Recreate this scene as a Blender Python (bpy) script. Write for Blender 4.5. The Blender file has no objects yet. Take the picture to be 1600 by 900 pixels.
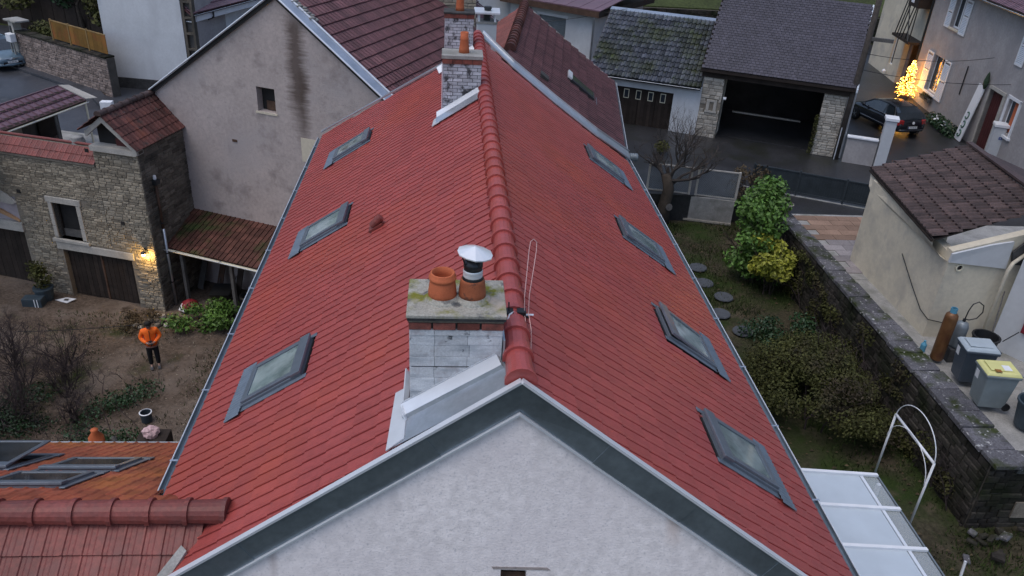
import bpy, bmesh, math, random
import numpy as np
from mathutils import Vector, Matrix

random.seed(7)
S = bpy.context.scene
COL = S.collection

# ------------------------------------------------------------------ camera
CAM = Vector((-0.7706, 0.0, 16.0))
cd = bpy.data.cameras.new('camera')
cam = bpy.data.objects.new('camera', cd)
COL.objects.link(cam)
right = Vector((0.99638, -0.06409, 0.05587))
down = Vector((0.01744, -0.48908, -0.87207))
fwd = Vector((0.08322, 0.86988, -0.48619))
cam.matrix_world = Matrix(((right.x, -down.x, -fwd.x, CAM.x), (right.y, -down.y, -fwd.y, CAM.y),
                           (right.z, -down.z, -fwd.z, CAM.z), (0, 0, 0, 1)))
cd.sensor_width = 36.0
cd.lens = 28.077
cd.clip_start = 0.1
cd.clip_end = 2000
S.camera = cam

# ------------------------------------------------------------------ sky, sun, exposure (overcast dusk)
W = bpy.data.worlds.new('World')
S.world = W
W.use_nodes = True
wn = W.node_tree
for nd in list(wn.nodes):
    wn.nodes.remove(nd)
wo = wn.nodes.new('ShaderNodeOutputWorld')
wb = wn.nodes.new('ShaderNodeBackground')
wh = wn.nodes.new('ShaderNodeHueSaturation')
ws = wn.nodes.new('ShaderNodeTexSky')
ws.sky_type = 'NISHITA'
ws.sun_disc = False
SUN_EL, SUN_AZ = math.radians(70), math.radians(-120)
ws.sun_elevation = SUN_EL
ws.sun_rotation = SUN_AZ
ws.air_density = 1.0
ws.dust_density = 2.5
wh.inputs['Saturation'].default_value = 1.0
wb.inputs['Strength'].default_value = 0.13
wn.links.new(ws.outputs[0], wh.inputs['Color'])
wn.links.new(wh.outputs[0], wb.inputs['Color'])
wn.links.new(wb.outputs[0], wo.inputs['Surface'])

sl = bpy.data.lights.new('sun', 'SUN')
sl.energy = 0.5
sl.angle = math.radians(50)
sl.color = (1.0, 0.98, 0.96)
so = bpy.data.objects.new('sun', sl)
COL.objects.link(so)
sdir = Vector((math.sin(SUN_AZ) * math.cos(SUN_EL), math.cos(SUN_AZ) * math.cos(SUN_EL), math.sin(SUN_EL)))
so.rotation_euler = sdir.to_track_quat('Z', 'Y').to_euler()
so.location = (0, -20, 60)

S.view_settings.view_transform = 'Standard'
S.view_settings.look = 'None'
S.view_settings.exposure = 0.5
S.view_settings.gamma = 1.0
S.view_settings.use_curve_mapping = False

# ------------------------------------------------------------------ materials
M = {}


def mat(name, col, rough=0.85, var=0.22, scale=3.0, bump=0.0, bscale=30.0, spec=0.3, metal=0.0, tint=0.0,
        layers=(), fine=0.0, emit=None, trans=0.0, alpha=None, bdist=0.02):
    """Procedural material: base colour broken up by two noises, optional layers (colour, scale, lo, hi, stretch)."""
    m = bpy.data.materials.new(name)
    m.use_nodes = True
    nt = m.node_tree
    N, L = nt.nodes, nt.links
    P = N['Principled BSDF']
    geo = N.new('ShaderNodeNewGeometry')

    def noise(sc, det=4.0, stretch=None, seed=0.0):
        src = geo.outputs['Position']
        mp = N.new('ShaderNodeMapping')
        mp.inputs['Location'].default_value = (seed, seed * 1.7, seed * 0.6)
        if stretch:
            mp.inputs['Scale'].default_value = stretch
        L.new(src, mp.inputs['Vector'])
        t = N.new('ShaderNodeTexNoise')
        t.inputs['Scale'].default_value = sc
        t.inputs['Detail'].default_value = det
        t.inputs['Roughness'].default_value = 0.6
        L.new(mp.outputs[0], t.inputs['Vector'])
        return t.outputs['Fac']

    def rng(fac, a, b, c, d):
        r = N.new('ShaderNodeMapRange')
        r.inputs['From Min'].default_value = a
        r.inputs['From Max'].default_value = b
        r.inputs['To Min'].default_value = c
        r.inputs['To Max'].default_value = d
        L.new(fac, r.inputs['Value'])
        return r.outputs[0]

    def mul(c, f):
        x = N.new('ShaderNodeVectorMath')
        x.operation = 'SCALE'
        L.new(c, x.inputs[0])
        L.new(f, x.inputs['Scale'])
        return x.outputs[0]

    rgb = N.new('ShaderNodeRGB')
    rgb.outputs[0].default_value = (*col, 1)
    c = rgb.outputs[0]
    c = mul(c, rng(noise(scale), 0.3, 0.7, 1 - var, 1 + var))
    if fine:
        c = mul(c, rng(noise(scale * 12, 2.0, seed=9.0), 0.3, 0.7, 1 - fine, 1 + fine))
    for i, ly in enumerate(layers):
        lc, lsc, lo, hi = ly[:4]
        st = ly[4] if len(ly) > 4 else None
        mx = N.new('ShaderNodeMix')
        mx.data_type = 'RGBA'
        L.new(rng(noise(lsc, 5.0, st, 3.3 + 5 * i), lo, hi, 0, 1), mx.inputs[0])
        L.new(c, mx.inputs[6])
        mx.inputs[7].default_value = (*lc, 1)
        c = mx.outputs[2]
    if tint:
        at = N.new('ShaderNodeAttribute')
        at.attribute_name = 'tint'
        c = mul(c, rng(at.outputs['Fac'], 0, 1, 1 - tint, 1 + tint))
    L.new(c, P.inputs['Base Color'])
    P.inputs['Roughness'].default_value = rough
    P.inputs['Specular IOR Level'].default_value = spec
    P.inputs['Metallic'].default_value = metal
    if trans:
        P.inputs['Transmission Weight'].default_value = trans
    if alpha is not None:
        P.inputs['Alpha'].default_value = alpha
    if emit:
        P.inputs['Emission Color'].default_value = (*emit[0], 1)
        P.inputs['Emission Strength'].default_value = emit[1]
    if bump:
        b = N.new('ShaderNodeBump')
        b.inputs['Strength'].default_value = bump
        b.inputs['Distance'].default_value = bdist
        L.new(noise(bscale, 3.0, seed=2.0), b.inputs['Height'])
        L.new(b.outputs[0], P.inputs['Normal'])
    M[name] = m
    return m


mat('red_tile', (0.340, 0.068, 0.062), rough=0.33, var=0.07, scale=0.9, fine=0.10, spec=0.55, tint=0.08, bump=0.2, bscale=60,
    layers=[((0.385, 0.076, 0.048), 0.35, 0.48, 0.75), ((0.32, 0.064, 0.056), 1.3, 0.55, 0.8), ((0.22, 0.055, 0.05), 9.0, 0.64, 0.78)])
mat('old_red_tile', (0.185, 0.046, 0.038), rough=0.5, var=0.18, scale=1.5, fine=0.2, spec=0.4, tint=0.2, bump=0.2,
    layers=[((0.15, 0.055, 0.05), 3.0, 0.5, 0.75)])
mat('orange_tile', (0.30, 0.075, 0.038), rough=0.45, var=0.2, scale=1.0, fine=0.2, spec=0.4, tint=0.25,
    layers=[((0.36, 0.12, 0.03), 0.8, 0.5, 0.7)])
mat('purple_tile', (0.130, 0.058, 0.064), rough=0.5, var=0.2, scale=1.2, fine=0.25, spec=0.4, tint=0.28, bump=0.2,
    layers=[((0.20, 0.10, 0.10), 2.2, 0.55, 0.8)])
mat('purple_smooth_tile', (0.15, 0.085, 0.105), rough=0.4, var=0.15, scale=1.2, fine=0.12, spec=0.5, tint=0.15)
mat('brown_tile', (0.064, 0.043, 0.040), rough=0.6, var=0.25, scale=1.5, fine=0.3, spec=0.35, tint=0.4, bump=0.3,
    layers=[((0.11, 0.068, 0.06), 3.0, 0.55, 0.8)])
mat('barn_tile', (0.088, 0.034, 0.029), rough=0.65, var=0.3, scale=1.5, fine=0.3, spec=0.3, tint=0.35, bump=0.3,
    layers=[((0.14, 0.045, 0.028), 1.2, 0.54, 0.72), ((0.03, 0.03, 0.028), 2.5, 0.55, 0.75)])
mat('moss_tile', (0.058, 0.064, 0.080), rough=0.42, var=0.3, scale=2.5, fine=0.4, spec=0.5, tint=0.55, bump=0.3,
    layers=[((0.032, 0.038, 0.018), 0.8, 0.42, 0.62), ((0.03, 0.045, 0.01), 3.5, 0.58, 0.72)])
mat('slate', (0.050, 0.047, 0.062), rough=0.5, var=0.15, scale=0.6, fine=0.15, spec=0.4, tint=0.2)
mat('shed_tile', (0.085, 0.035, 0.026), rough=0.8, var=0.3, scale=2, fine=0.3, tint=0.3,
    layers=[((0.035, 0.05, 0.014), 1.0, 0.5, 0.68)])
mat('zinc', (0.50, 0.53, 0.57), rough=0.34, var=0.10, scale=2.0, fine=0.06, spec=0.5, metal=0.75,
    layers=[((0.36, 0.40, 0.43), 1.6, 0.5, 0.75)])
mat('dark_zinc', (0.21, 0.255, 0.29), rough=0.38, var=0.25, scale=1.2, fine=0.08, spec=0.5, metal=0.7,
    layers=[((0.26, 0.30, 0.34), 2.0, 0.58, 0.8)])  # darkened zinc: ground reflected in the verge fascia put into the colour
mat('bright_zinc', (0.68, 0.71, 0.75), rough=0.35, var=0.06, scale=3.0, spec=0.5, metal=0.35)  # lightened zinc: skylight on folds and aprons put into the colour
mat('grey_alu', (0.145, 0.172, 0.205), rough=0.36, var=0.1, scale=5, spec=0.5, metal=0.35)
mat('lead_apron', (0.15, 0.185, 0.225), rough=0.42, var=0.15, scale=6, spec=0.5, metal=0.3)
mat('black_rubber', (0.015, 0.016, 0.018), rough=0.5, spec=0.4)
mat('dark_metal', (0.035, 0.038, 0.042), rough=0.4, spec=0.5, metal=0.5)
mat('steel', (0.78, 0.80, 0.82), rough=0.3, var=0.05, metal=0.35)
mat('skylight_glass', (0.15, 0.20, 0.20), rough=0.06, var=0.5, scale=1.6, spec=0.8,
    layers=[((0.36, 0.42, 0.42), 1.1, 0.46, 0.66), ((0.05, 0.07, 0.065), 1.7, 0.58, 0.72)])  # pale and dark cloud reflections painted into the glass colour
mat('window_glass', (0.025, 0.032, 0.04), rough=0.06, spec=0.7, var=0.4, scale=1.5)
mat('gable_render', (0.73, 0.685, 0.675), rough=0.95, var=0.06, scale=0.8, fine=0.12, bump=0.32, bscale=42, spec=0.1, bdist=0.02,
    layers=[((0.71, 0.655, 0.66), 0.7, 0.45, 0.8), ((0.52, 0.50, 0.515), 34.0, 0.54, 0.74), ((0.66, 0.615, 0.615), 2.2, 0.55, 0.85, (1, 1, .12))])
mat('beige_render', (0.33, 0.29, 0.275), rough=0.95, var=0.10, scale=0.7, fine=0.09, bump=0.6, bscale=24, spec=0.1,
    layers=[((0.34, 0.31, 0.30), 0.5, 0.5, 0.7), ((0.20, 0.18, 0.18), 1.2, 0.55, 0.75), ((0.17, 0.155, 0.155), 18, 0.6, 0.8)])
mat('white_render', (0.60, 0.62, 0.64), rough=0.9, var=0.08, scale=0.8, fine=0.04, bump=0.25, bscale=30, spec=0.15,
    layers=[((0.50, 0.51, 0.53), 0.9, 0.48, 0.75, (1, 1, 0.3))])
mat('cream_render', (0.60, 0.545, 0.43), rough=0.92, var=0.08, scale=0.8, fine=0.05, bump=0.3, bscale=25, spec=0.12,
    layers=[((0.43, 0.40, 0.34), 1.0, 0.48, 0.7), ((0.30, 0.29, 0.28), 2.0, 0.60, 0.85, (1, 1, 0.35))])
mat('grey_render', (0.36, 0.34, 0.335), rough=0.92, var=0.1, scale=0.7, fine=0.1, bump=0.4, bscale=20, spec=0.12,
    layers=[((0.30, 0.285, 0.285), 0.9, 0.45, 0.7)])
mat('pale_render', (0.50, 0.52, 0.54), rough=0.92, var=0.05, scale=0.5, fine=0.04, spec=0.12)
mat('rubble_stone', (0.28, 0.243, 0.185), rough=0.9, var=0.2, scale=2, fine=0.2, bump=0.5, bscale=25, spec=0.15, tint=0.36,
    layers=[((0.21, 0.195, 0.165), 0.9, 0.5, 0.75)])
mat('dark_stone', (0.155, 0.135, 0.110), rough=0.95, var=0.25, scale=1.5, fine=0.25, bump=0.5, bscale=25, spec=0.1, tint=0.35,
    layers=[((0.07, 0.066, 0.058), 0.8, 0.45, 0.7)])
mat('pale_stone', (0.40, 0.37, 0.32), rough=0.9, var=0.15, scale=2, fine=0.15, bump=0.4, bscale=25, spec=0.15, tint=0.28)
mat('dressed_stone', (0.42, 0.40, 0.36), rough=0.9, var=0.12, scale=2, fine=0.12, bump=0.3, bscale=20, spec=0.15,
    layers=[((0.30, 0.29, 0.27), 2.5, 0.5, 0.75)])
mat('mortar', (0.21, 0.185, 0.15), rough=0.95, var=0.2, scale=3, fine=0.2, spec=0.1)
mat('dark_mortar', (0.10, 0.09, 0.078), rough=0.95, var=0.2, scale=3, fine=0.2, spec=0.1)
mat('garden_stone', (0.046, 0.041, 0.036), rough=0.95, var=0.3, scale=1.2, fine=0.3, bump=0.6, bscale=18, spec=0.1, tint=0.4,
    layers=[((0.016, 0.020, 0.010), 0.9, 0.44, 0.66), ((0.10, 0.092, 0.08), 4, 0.64, 0.8)])
mat('coping_stone', (0.105, 0.103, 0.112), rough=0.95, var=0.25, scale=2, fine=0.3, bump=0.8, bscale=20, spec=0.1, tint=0.25,
    layers=[((0.036, 0.046, 0.016), 1.6, 0.48, 0.64), ((0.36, 0.36, 0.35), 9, 0.60, 0.67), ((0.05, 0.048, 0.05), 5, 0.60, 0.70)])
mat('road_wall_stone', (0.23, 0.185, 0.165), rough=0.95, var=0.25, scale=2, fine=0.2, bump=0.5, spec=0.1, tint=0.3)
mat('painted_block', (0.58, 0.60, 0.62), rough=0.9, var=0.14, scale=4, fine=0.12, bump=0.3, bscale=30, spec=0.15, tint=0.12,
    layers=[((0.43, 0.41, 0.42), 5.0, 0.52, 0.7), ((0.34, 0.37, 0.40), 2.0, 0.5, 0.7, (1, 1, 4)), ((0.10, 0.11, 0.12), 8.0, 0.62, 0.69)])
mat('painted_brick', (0.48, 0.50, 0.54), rough=0.9, var=0.18, scale=5, fine=0.15, spec=0.15, tint=0.2,
    layers=[((0.07, 0.07, 0.075), 5.0, 0.50, 0.62)])
mat('sooty_mortar', (0.09, 0.088, 0.088), rough=0.95, var=0.3, scale=6)
mat('red_brick', (0.20, 0.065, 0.05), rough=0.9, var=0.25, scale=8, fine=0.2, bump=0.3, tint=0.3,
    layers=[((0.07, 0.04, 0.036), 5.0, 0.5, 0.7)])
mat('mossy_concrete', (0.33, 0.32, 0.28), rough=0.95, var=0.2, scale=4, fine=0.2, bump=0.5, bscale=40,
    layers=[((0.17, 0.17, 0.025), 3.2, 0.48, 0.62), ((0.11, 0.11, 0.11), 6.0, 0.54, 0.66), ((0.42, 0.36, 0.30), 2.4, 0.58, 0.7)])
mat('concrete', (0.30, 0.295, 0.28), rough=0.95, var=0.18, scale=3, fine=0.15, bump=0.4, bscale=20,
    layers=[((0.16, 0.165, 0.14), 1.3, 0.5, 0.72)])
mat('dark_slab', (0.055, 0.055, 0.055), rough=0.95, var=0.4, scale=6, fine=0.2)
mat('terracotta', (0.46, 0.125, 0.055), rough=0.75, var=0.10, scale=6, fine=0.08, spec=0.25,
    layers=[((0.30, 0.09, 0.045), 7.0, 0.56, 0.75)])
mat('terracotta_sooty', (0.33, 0.10, 0.045), rough=0.8, var=0.2, scale=8, fine=0.1,
    layers=[((0.05, 0.035, 0.03), 9.0, 0.57, 0.68)])
mat('white_paint', (0.72, 0.74, 0.77), rough=0.5, var=0.05, spec=0.4)
mat('shutter_paint', (0.60, 0.65, 0.71), rough=0.55, var=0.05, spec=0.4)
mat('cream_paint', (0.62, 0.58, 0.45), rough=0.6, var=0.06)
mat('canopy_panel', (0.48, 0.54, 0.59), rough=0.3, var=0.05, scale=2, spec=0.5,
    layers=[((0.12, 0.14, 0.15), 9, 0.72, 0.76)])
mat('clear_panel', (0.55, 0.60, 0.62), rough=0.15, var=0.05, spec=0.5, alpha=0.35)
mat('dark_wood', (0.030, 0.022, 0.018), rough=0.8, var=0.3, scale=3, fine=0.2, tint=0.3)
mat('brown_wood', (0.085, 0.05, 0.035), rough=0.8, var=0.3, scale=3, fine=0.25, tint=0.3)
mat('grey_wood', (0.11, 0.105, 0.10), rough=0.85, var=0.25, scale=3, fine=0.25, tint=0.3)
mat('pole_wood', (0.065, 0.055, 0.048), rough=0.9, var=0.3, scale=4, fine=0.2)
mat('yellow_fence', (0.20, 0.105, 0.022), rough=0.75, var=0.25, scale=1.5, fine=0.12, tint=0.22,
    layers=[((0.28, 0.09, 0.028), 0.6, 0.52, 0.66)])
mat('yellow_post', (0.26, 0.17, 0.07), rough=0.75, var=0.15)
mat('unlit_interior', (0.025, 0.024, 0.024), rough=0.95, var=0.3, scale=1.5)  # near-black: shade inside openings put into the colour
mat('red_door', (0.075, 0.020, 0.020), rough=0.5, var=0.2, scale=2)
mat('red_shutter', (0.19, 0.018, 0.030), rough=0.55, var=0.1)
mat('dark_green_fence', (0.035, 0.045, 0.052), rough=0.5, spec=0.4)
mat('asphalt', (0.055, 0.060, 0.072), rough=0.42, var=0.22, scale=0.7, fine=0.2, bump=0.3, bscale=50, spec=0.35,
    layers=[((0.032, 0.034, 0.038), 0.5, 0.5, 0.7), ((0.08, 0.08, 0.086), 1.6, 0.6, 0.75)])
mat('dark_street', (0.030, 0.031, 0.034), rough=0.38, var=0.3, scale=0.8, fine=0.25, bump=0.3, bscale=40, spec=0.4,
    layers=[((0.02, 0.022, 0.016), 0.9, 0.5, 0.7)])
mat('pavers', (0.25, 0.165, 0.12), rough=0.9, var=0.15, scale=1.5, fine=0.15, tint=0.22)
mat('pale_pavers', (0.27, 0.245, 0.245), rough=0.9, var=0.15, scale=1.5, fine=0.15, tint=0.2)
mat('yard_earth', (0.105, 0.080, 0.062), rough=0.98, var=0.25, scale=0.9, fine=0.35, bump=0.9, bscale=14, spec=0.08, bdist=0.05,
    layers=[((0.170, 0.138, 0.115), 0.45, 0.46, 0.62), ((0.040, 0.050, 0.018), 0.55, 0.53, 0.66), ((0.055, 0.042, 0.032), 2.2, 0.56, 0.72),
            ((0.22, 0.19, 0.165), 24, 0.66, 0.74)])
mat('garden_earth', (0.052, 0.046, 0.030), rough=0.98, var=0.3, scale=0.9, fine=0.35, bump=0.9, bscale=14, spec=0.08, bdist=0.05,
    layers=[((0.030, 0.046, 0.014), 0.5, 0.46, 0.62), ((0.095, 0.076, 0.055), 1.1, 0.56, 0.7)])
mat('hill_grass', (0.045, 0.058, 0.018), rough=0.98, var=0.3, scale=0.4, fine=0.3, bump=0.6, bscale=6,
    layers=[((0.035, 0.028, 0.02), 0.3, 0.5, 0.65)])
mat('step_stone', (0.075, 0.083, 0.095), rough=0.85, var=0.2, scale=4, fine=0.15)
mat('grass_blade', (0.035, 0.052, 0.014), rough=0.8, var=0.4, scale=0.8, tint=0.5, spec=0.2)
mat('leaf_green', (0.085, 0.170, 0.030), rough=0.5, var=0.3, scale=2, tint=0.55, spec=0.35)
mat('leaf_yellow', (0.27, 0.28, 0.035), rough=0.5, var=0.2, scale=3, tint=0.45, spec=0.35)
mat('leaf_dark', (0.020, 0.052, 0.018), rough=0.45, var=0.3, scale=2, tint=0.6, spec=0.4)
mat('leaf_olive', (0.058, 0.062, 0.018), rough=0.7, var=0.35, scale=1.2, tint=0.6, spec=0.2,
    layers=[((0.042, 0.032, 0.02), 0.7, 0.50, 0.66)])
mat('leaf_brown', (0.075, 0.055, 0.03), rough=0.8, var=0.3, scale=2, tint=0.5)
mat('bark', (0.060, 0.048, 0.038), rough=0.95, var=0.3, scale=5, fine=0.2, bump=0.6)
mat('twig', (0.048, 0.036, 0.036), rough=0.95, var=0.25, scale=3)
mat('grey_twig', (0.062, 0.052, 0.046), rough=0.95, var=0.25, scale=3)
mat('conifer', (0.012, 0.020, 0.012), rough=0.8, var=0.3, scale=2, tint=0.5)
mat('car_black', (0.010, 0.012, 0.017), rough=0.16, spec=0.7, var=0.1)
mat('car_blue', (0.10, 0.155, 0.20), rough=0.2, spec=0.7, var=0.08)
mat('car_glass', (0.020, 0.028, 0.036), rough=0.05, spec=0.9)
mat('chrome', (0.72, 0.74, 0.76), rough=0.12, metal=0.9, var=0.03)
mat('tail_light', (0.35, 0.02, 0.02), rough=0.2, spec=0.6, var=0.1)
mat('head_light', (0.62, 0.66, 0.70), rough=0.12, spec=0.7, var=0.1)
mat('plate_white', (0.72, 0.73, 0.74), rough=0.5, var=0.02)
mat('plate_blue', (0.03, 0.07, 0.28), rough=0.5, var=0.02)
mat('plate_black', (0.02, 0.02, 0.022), rough=0.5, var=0.02)
mat('lamp_glow', (1.0, 0.75, 0.25), emit=((1.0, 0.62, 0.16), 22.0), var=0.0)
mat('tree_glow', (1.0, 0.6, 0.1), emit=((1.0, 0.42, 0.045), 2.6), var=0.0)
mat('tree_spark', (1.0, 0.8, 0.3), emit=((1.0, 0.66, 0.16), 6.5), var=0.0)
mat('skin', (0.42, 0.25, 0.19), rough=0.6, var=0.06)
mat('hi_vis', (0.98, 0.17, 0.02), rough=0.75, var=0.12, scale=6, bump=0.3, bscale=15)
mat('reflective', (0.30, 0.18, 0.15), rough=0.35, var=0.1)
mat('black_cloth', (0.014, 0.014, 0.017), rough=0.9, var=0.2, scale=8)
mat('dark_hair', (0.015, 0.012, 0.010), rough=0.7)
mat('shoe', (0.10, 0.10, 0.105), rough=0.6)
mat('copper', (0.17, 0.080, 0.032), rough=0.42, var=0.25, scale=4, metal=0.35, spec=0.5,
    layers=[((0.12, 0.045, 0.025), 4, 0.52, 0.7)])
mat('grey_bottle', (0.20, 0.23, 0.25), rough=0.4, var=0.15, metal=0.3)
mat('bin_dark', (0.055, 0.072, 0.092), rough=0.5, var=0.12, scale=3, spec=0.4)
mat('bin_grey', (0.19, 0.225, 0.235), rough=0.5, var=0.1, scale=3, spec=0.4)
mat('bin_lid_grey', (0.36, 0.42, 0.46), rough=0.45, var=0.06, spec=0.4)
mat('bin_lid_yellow', (0.62, 0.60, 0.25), rough=0.45, var=0.06, spec=0.4)
mat('bucket_white', (0.66, 0.70, 0.70), rough=0.45, var=0.05)
mat('tub_dark', (0.040, 0.058, 0.072), rough=0.5, var=0.15)
mat('blue_plastic', (0.10, 0.30, 0.42), rough=0.4)
mat('pink_wire', (0.62, 0.40, 0.38), rough=0.4, metal=0.3)
mat('orange_bag', (0.50, 0.13, 0.05), rough=0.7)
mat('pink_bag', (0.60, 0.42, 0.43), rough=0.6, var=0.3, scale=9)
mat('tan_mould', (0.40, 0.24, 0.13), rough=0.8, var=0.2)
mat('lilac_panel', (0.36, 0.32, 0.34), rough=0.8, var=0.15)
mat('foam', (0.66, 0.70, 0.72), rough=0.9, var=0.1, scale=8, bump=0.6, bscale=14)
mat('olive_ornament', (0.03, 0.055, 0.03), rough=0.6)
mat('deco_green', (0.05, 0.12, 0.085), rough=0.6)

def add_streak(m, origin, d, x0, z0, z1, halfw, col, fr=.55, drift=.9, wob=.35, soft=1.3):
    """A long damp stain with ragged edges, running down a wall whose front runs along d."""
    nt = m.node_tree
    N, L = nt.nodes, nt.links
    P = N['Principled BSDF']
    src = P.inputs['Base Color'].links[0].from_socket
    geo = N.new('ShaderNodeNewGeometry')

    def math_(op, a, b=None):
        q = N.new('ShaderNodeMath')
        q.operation = op
        for i, v in enumerate((a, b)):
            if v is None:
                continue
            if isinstance(v, (int, float)):
                q.inputs[i].default_value = v
            else:
                L.new(v, q.inputs[i])
        return q.outputs[0]
    dot = N.new('ShaderNodeVectorMath')
    dot.operation = 'DOT_PRODUCT'
    sub = N.new('ShaderNodeVectorMath')
    sub.operation = 'SUBTRACT'
    sub.inputs[1].default_value = origin
    L.new(geo.outputs['Position'], sub.inputs[0])
    L.new(sub.outputs[0], dot.inputs[0])
    dot.inputs[1].default_value = d
    sep = N.new('ShaderNodeSeparateXYZ')
    L.new(geo.outputs['Position'], sep.inputs[0])
    z = sep.outputs['Z']

    def nz(sc, st, seed):
        mp = N.new('ShaderNodeMapping')
        mp.inputs['Scale'].default_value = st
        mp.inputs['Location'].default_value = (seed, seed, seed)
        L.new(geo.outputs['Position'], mp.inputs['Vector'])
        t = N.new('ShaderNodeTexNoise')
        t.inputs['Scale'].default_value = sc
        t.inputs['Detail'].default_value = 5
        L.new(mp.outputs[0], t.inputs['Vector'])
        return math_('SUBTRACT', t.outputs['Fac'], .5)
    # the stain drifts sideways with height, and frays in level combs
    cx = math_('ADD', math_('MULTIPLY', nz(.55, (.2, .2, 1), 2.0), drift), x0)
    dist = math_('ABSOLUTE', math_('SUBTRACT', dot.outputs['Value'], cx))
    fray = math_('MULTIPLY', nz(6.0, (.22, .22, 2.0), 7.0), fr)
    wv = math_('ADD', math_('MULTIPLY', nz(.8, (.2, .2, 1), 5.0), wob), halfw)
    edge = math_('SUBTRACT', math_('ADD', wv, fray), dist)

    def ramp(v, a, b):
        r = N.new('ShaderNodeMapRange')
        r.inputs['From Min'].default_value = a
        r.inputs['From Max'].default_value = b
        L.new(v, r.inputs['Value'])
        return r.outputs[0]
    mask = ramp(edge, -.14 * wob / .35, .20 * wob / .35)
    zz = math_('ADD', z, math_('MULTIPLY', nz(2.2, (1, 1, .6), 11.0), .85 * soft))
    mask = math_('MULTIPLY', mask, ramp(zz, z0 - .2 * soft, z0 + soft))
    mask = math_('MULTIPLY', mask, ramp(math_('MULTIPLY', zz, -1.0), -z1 - .08 * soft, -z1 + .4 * soft))
    mask = math_('MULTIPLY', mask, .80)
    mx = N.new('ShaderNodeMix')
    mx.data_type = 'RGBA'
    L.new(mask, mx.inputs[0])
    L.new(src, mx.inputs[6])
    mx.inputs[7].default_value = (*col, 1)
    L.new(mx.outputs[2], P.inputs['Base Color'])


mat('stained_render', (0.46, 0.40, 0.375), rough=0.95, var=0.10, scale=0.7, fine=0.09, bump=0.6, bscale=24, spec=0.1,
    layers=[((0.42, 0.38, 0.37), 0.5, 0.48, 0.7), ((0.26, 0.225, 0.215), 1.2, 0.55, 0.75), ((0.22, 0.195, 0.19), 18, 0.6, 0.8)])
add_streak(M['stained_render'], (-6.31, 27.08, 0), (0.918, -0.396, 0), .58, 6.9, 10.9, .34, (0.080, 0.056, 0.045))
add_streak(M['stained_render'], (-6.31, 27.08, 0), (0.918, -0.396, 0), .72, 6.3, 9.2, .16, (0.105, 0.080, 0.068))

gr = M['gable_render']
for x_, za_, zb_, w_, c_ in ((1.70, 9.55, 10.12, .07, (.52, .40, .34)), (-2.56, 8.9, 9.42, .025, (.40, .33, .31)), (.42, 8.7, 9.12, .03, (.50, .46, .45)),
                             (-1.3, 9.6, 10.25, .03, (.60, .56, .56)), (2.6, 8.6, 9.3, .04, (.58, .53, .51)), (-3.3, 8.2, 8.85, .04, (.56, .51, .50))):
    add_streak(gr, (0, 0, 0), (1, 0, 0), x_, za_, zb_, w_, c_, fr=.10, drift=.06, wob=.09, soft=.35)

# ------------------------------------------------------------------ geometry helpers
WL = {}                      # world location of every parent object


def V3(*a):
    return Vector(a)


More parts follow.
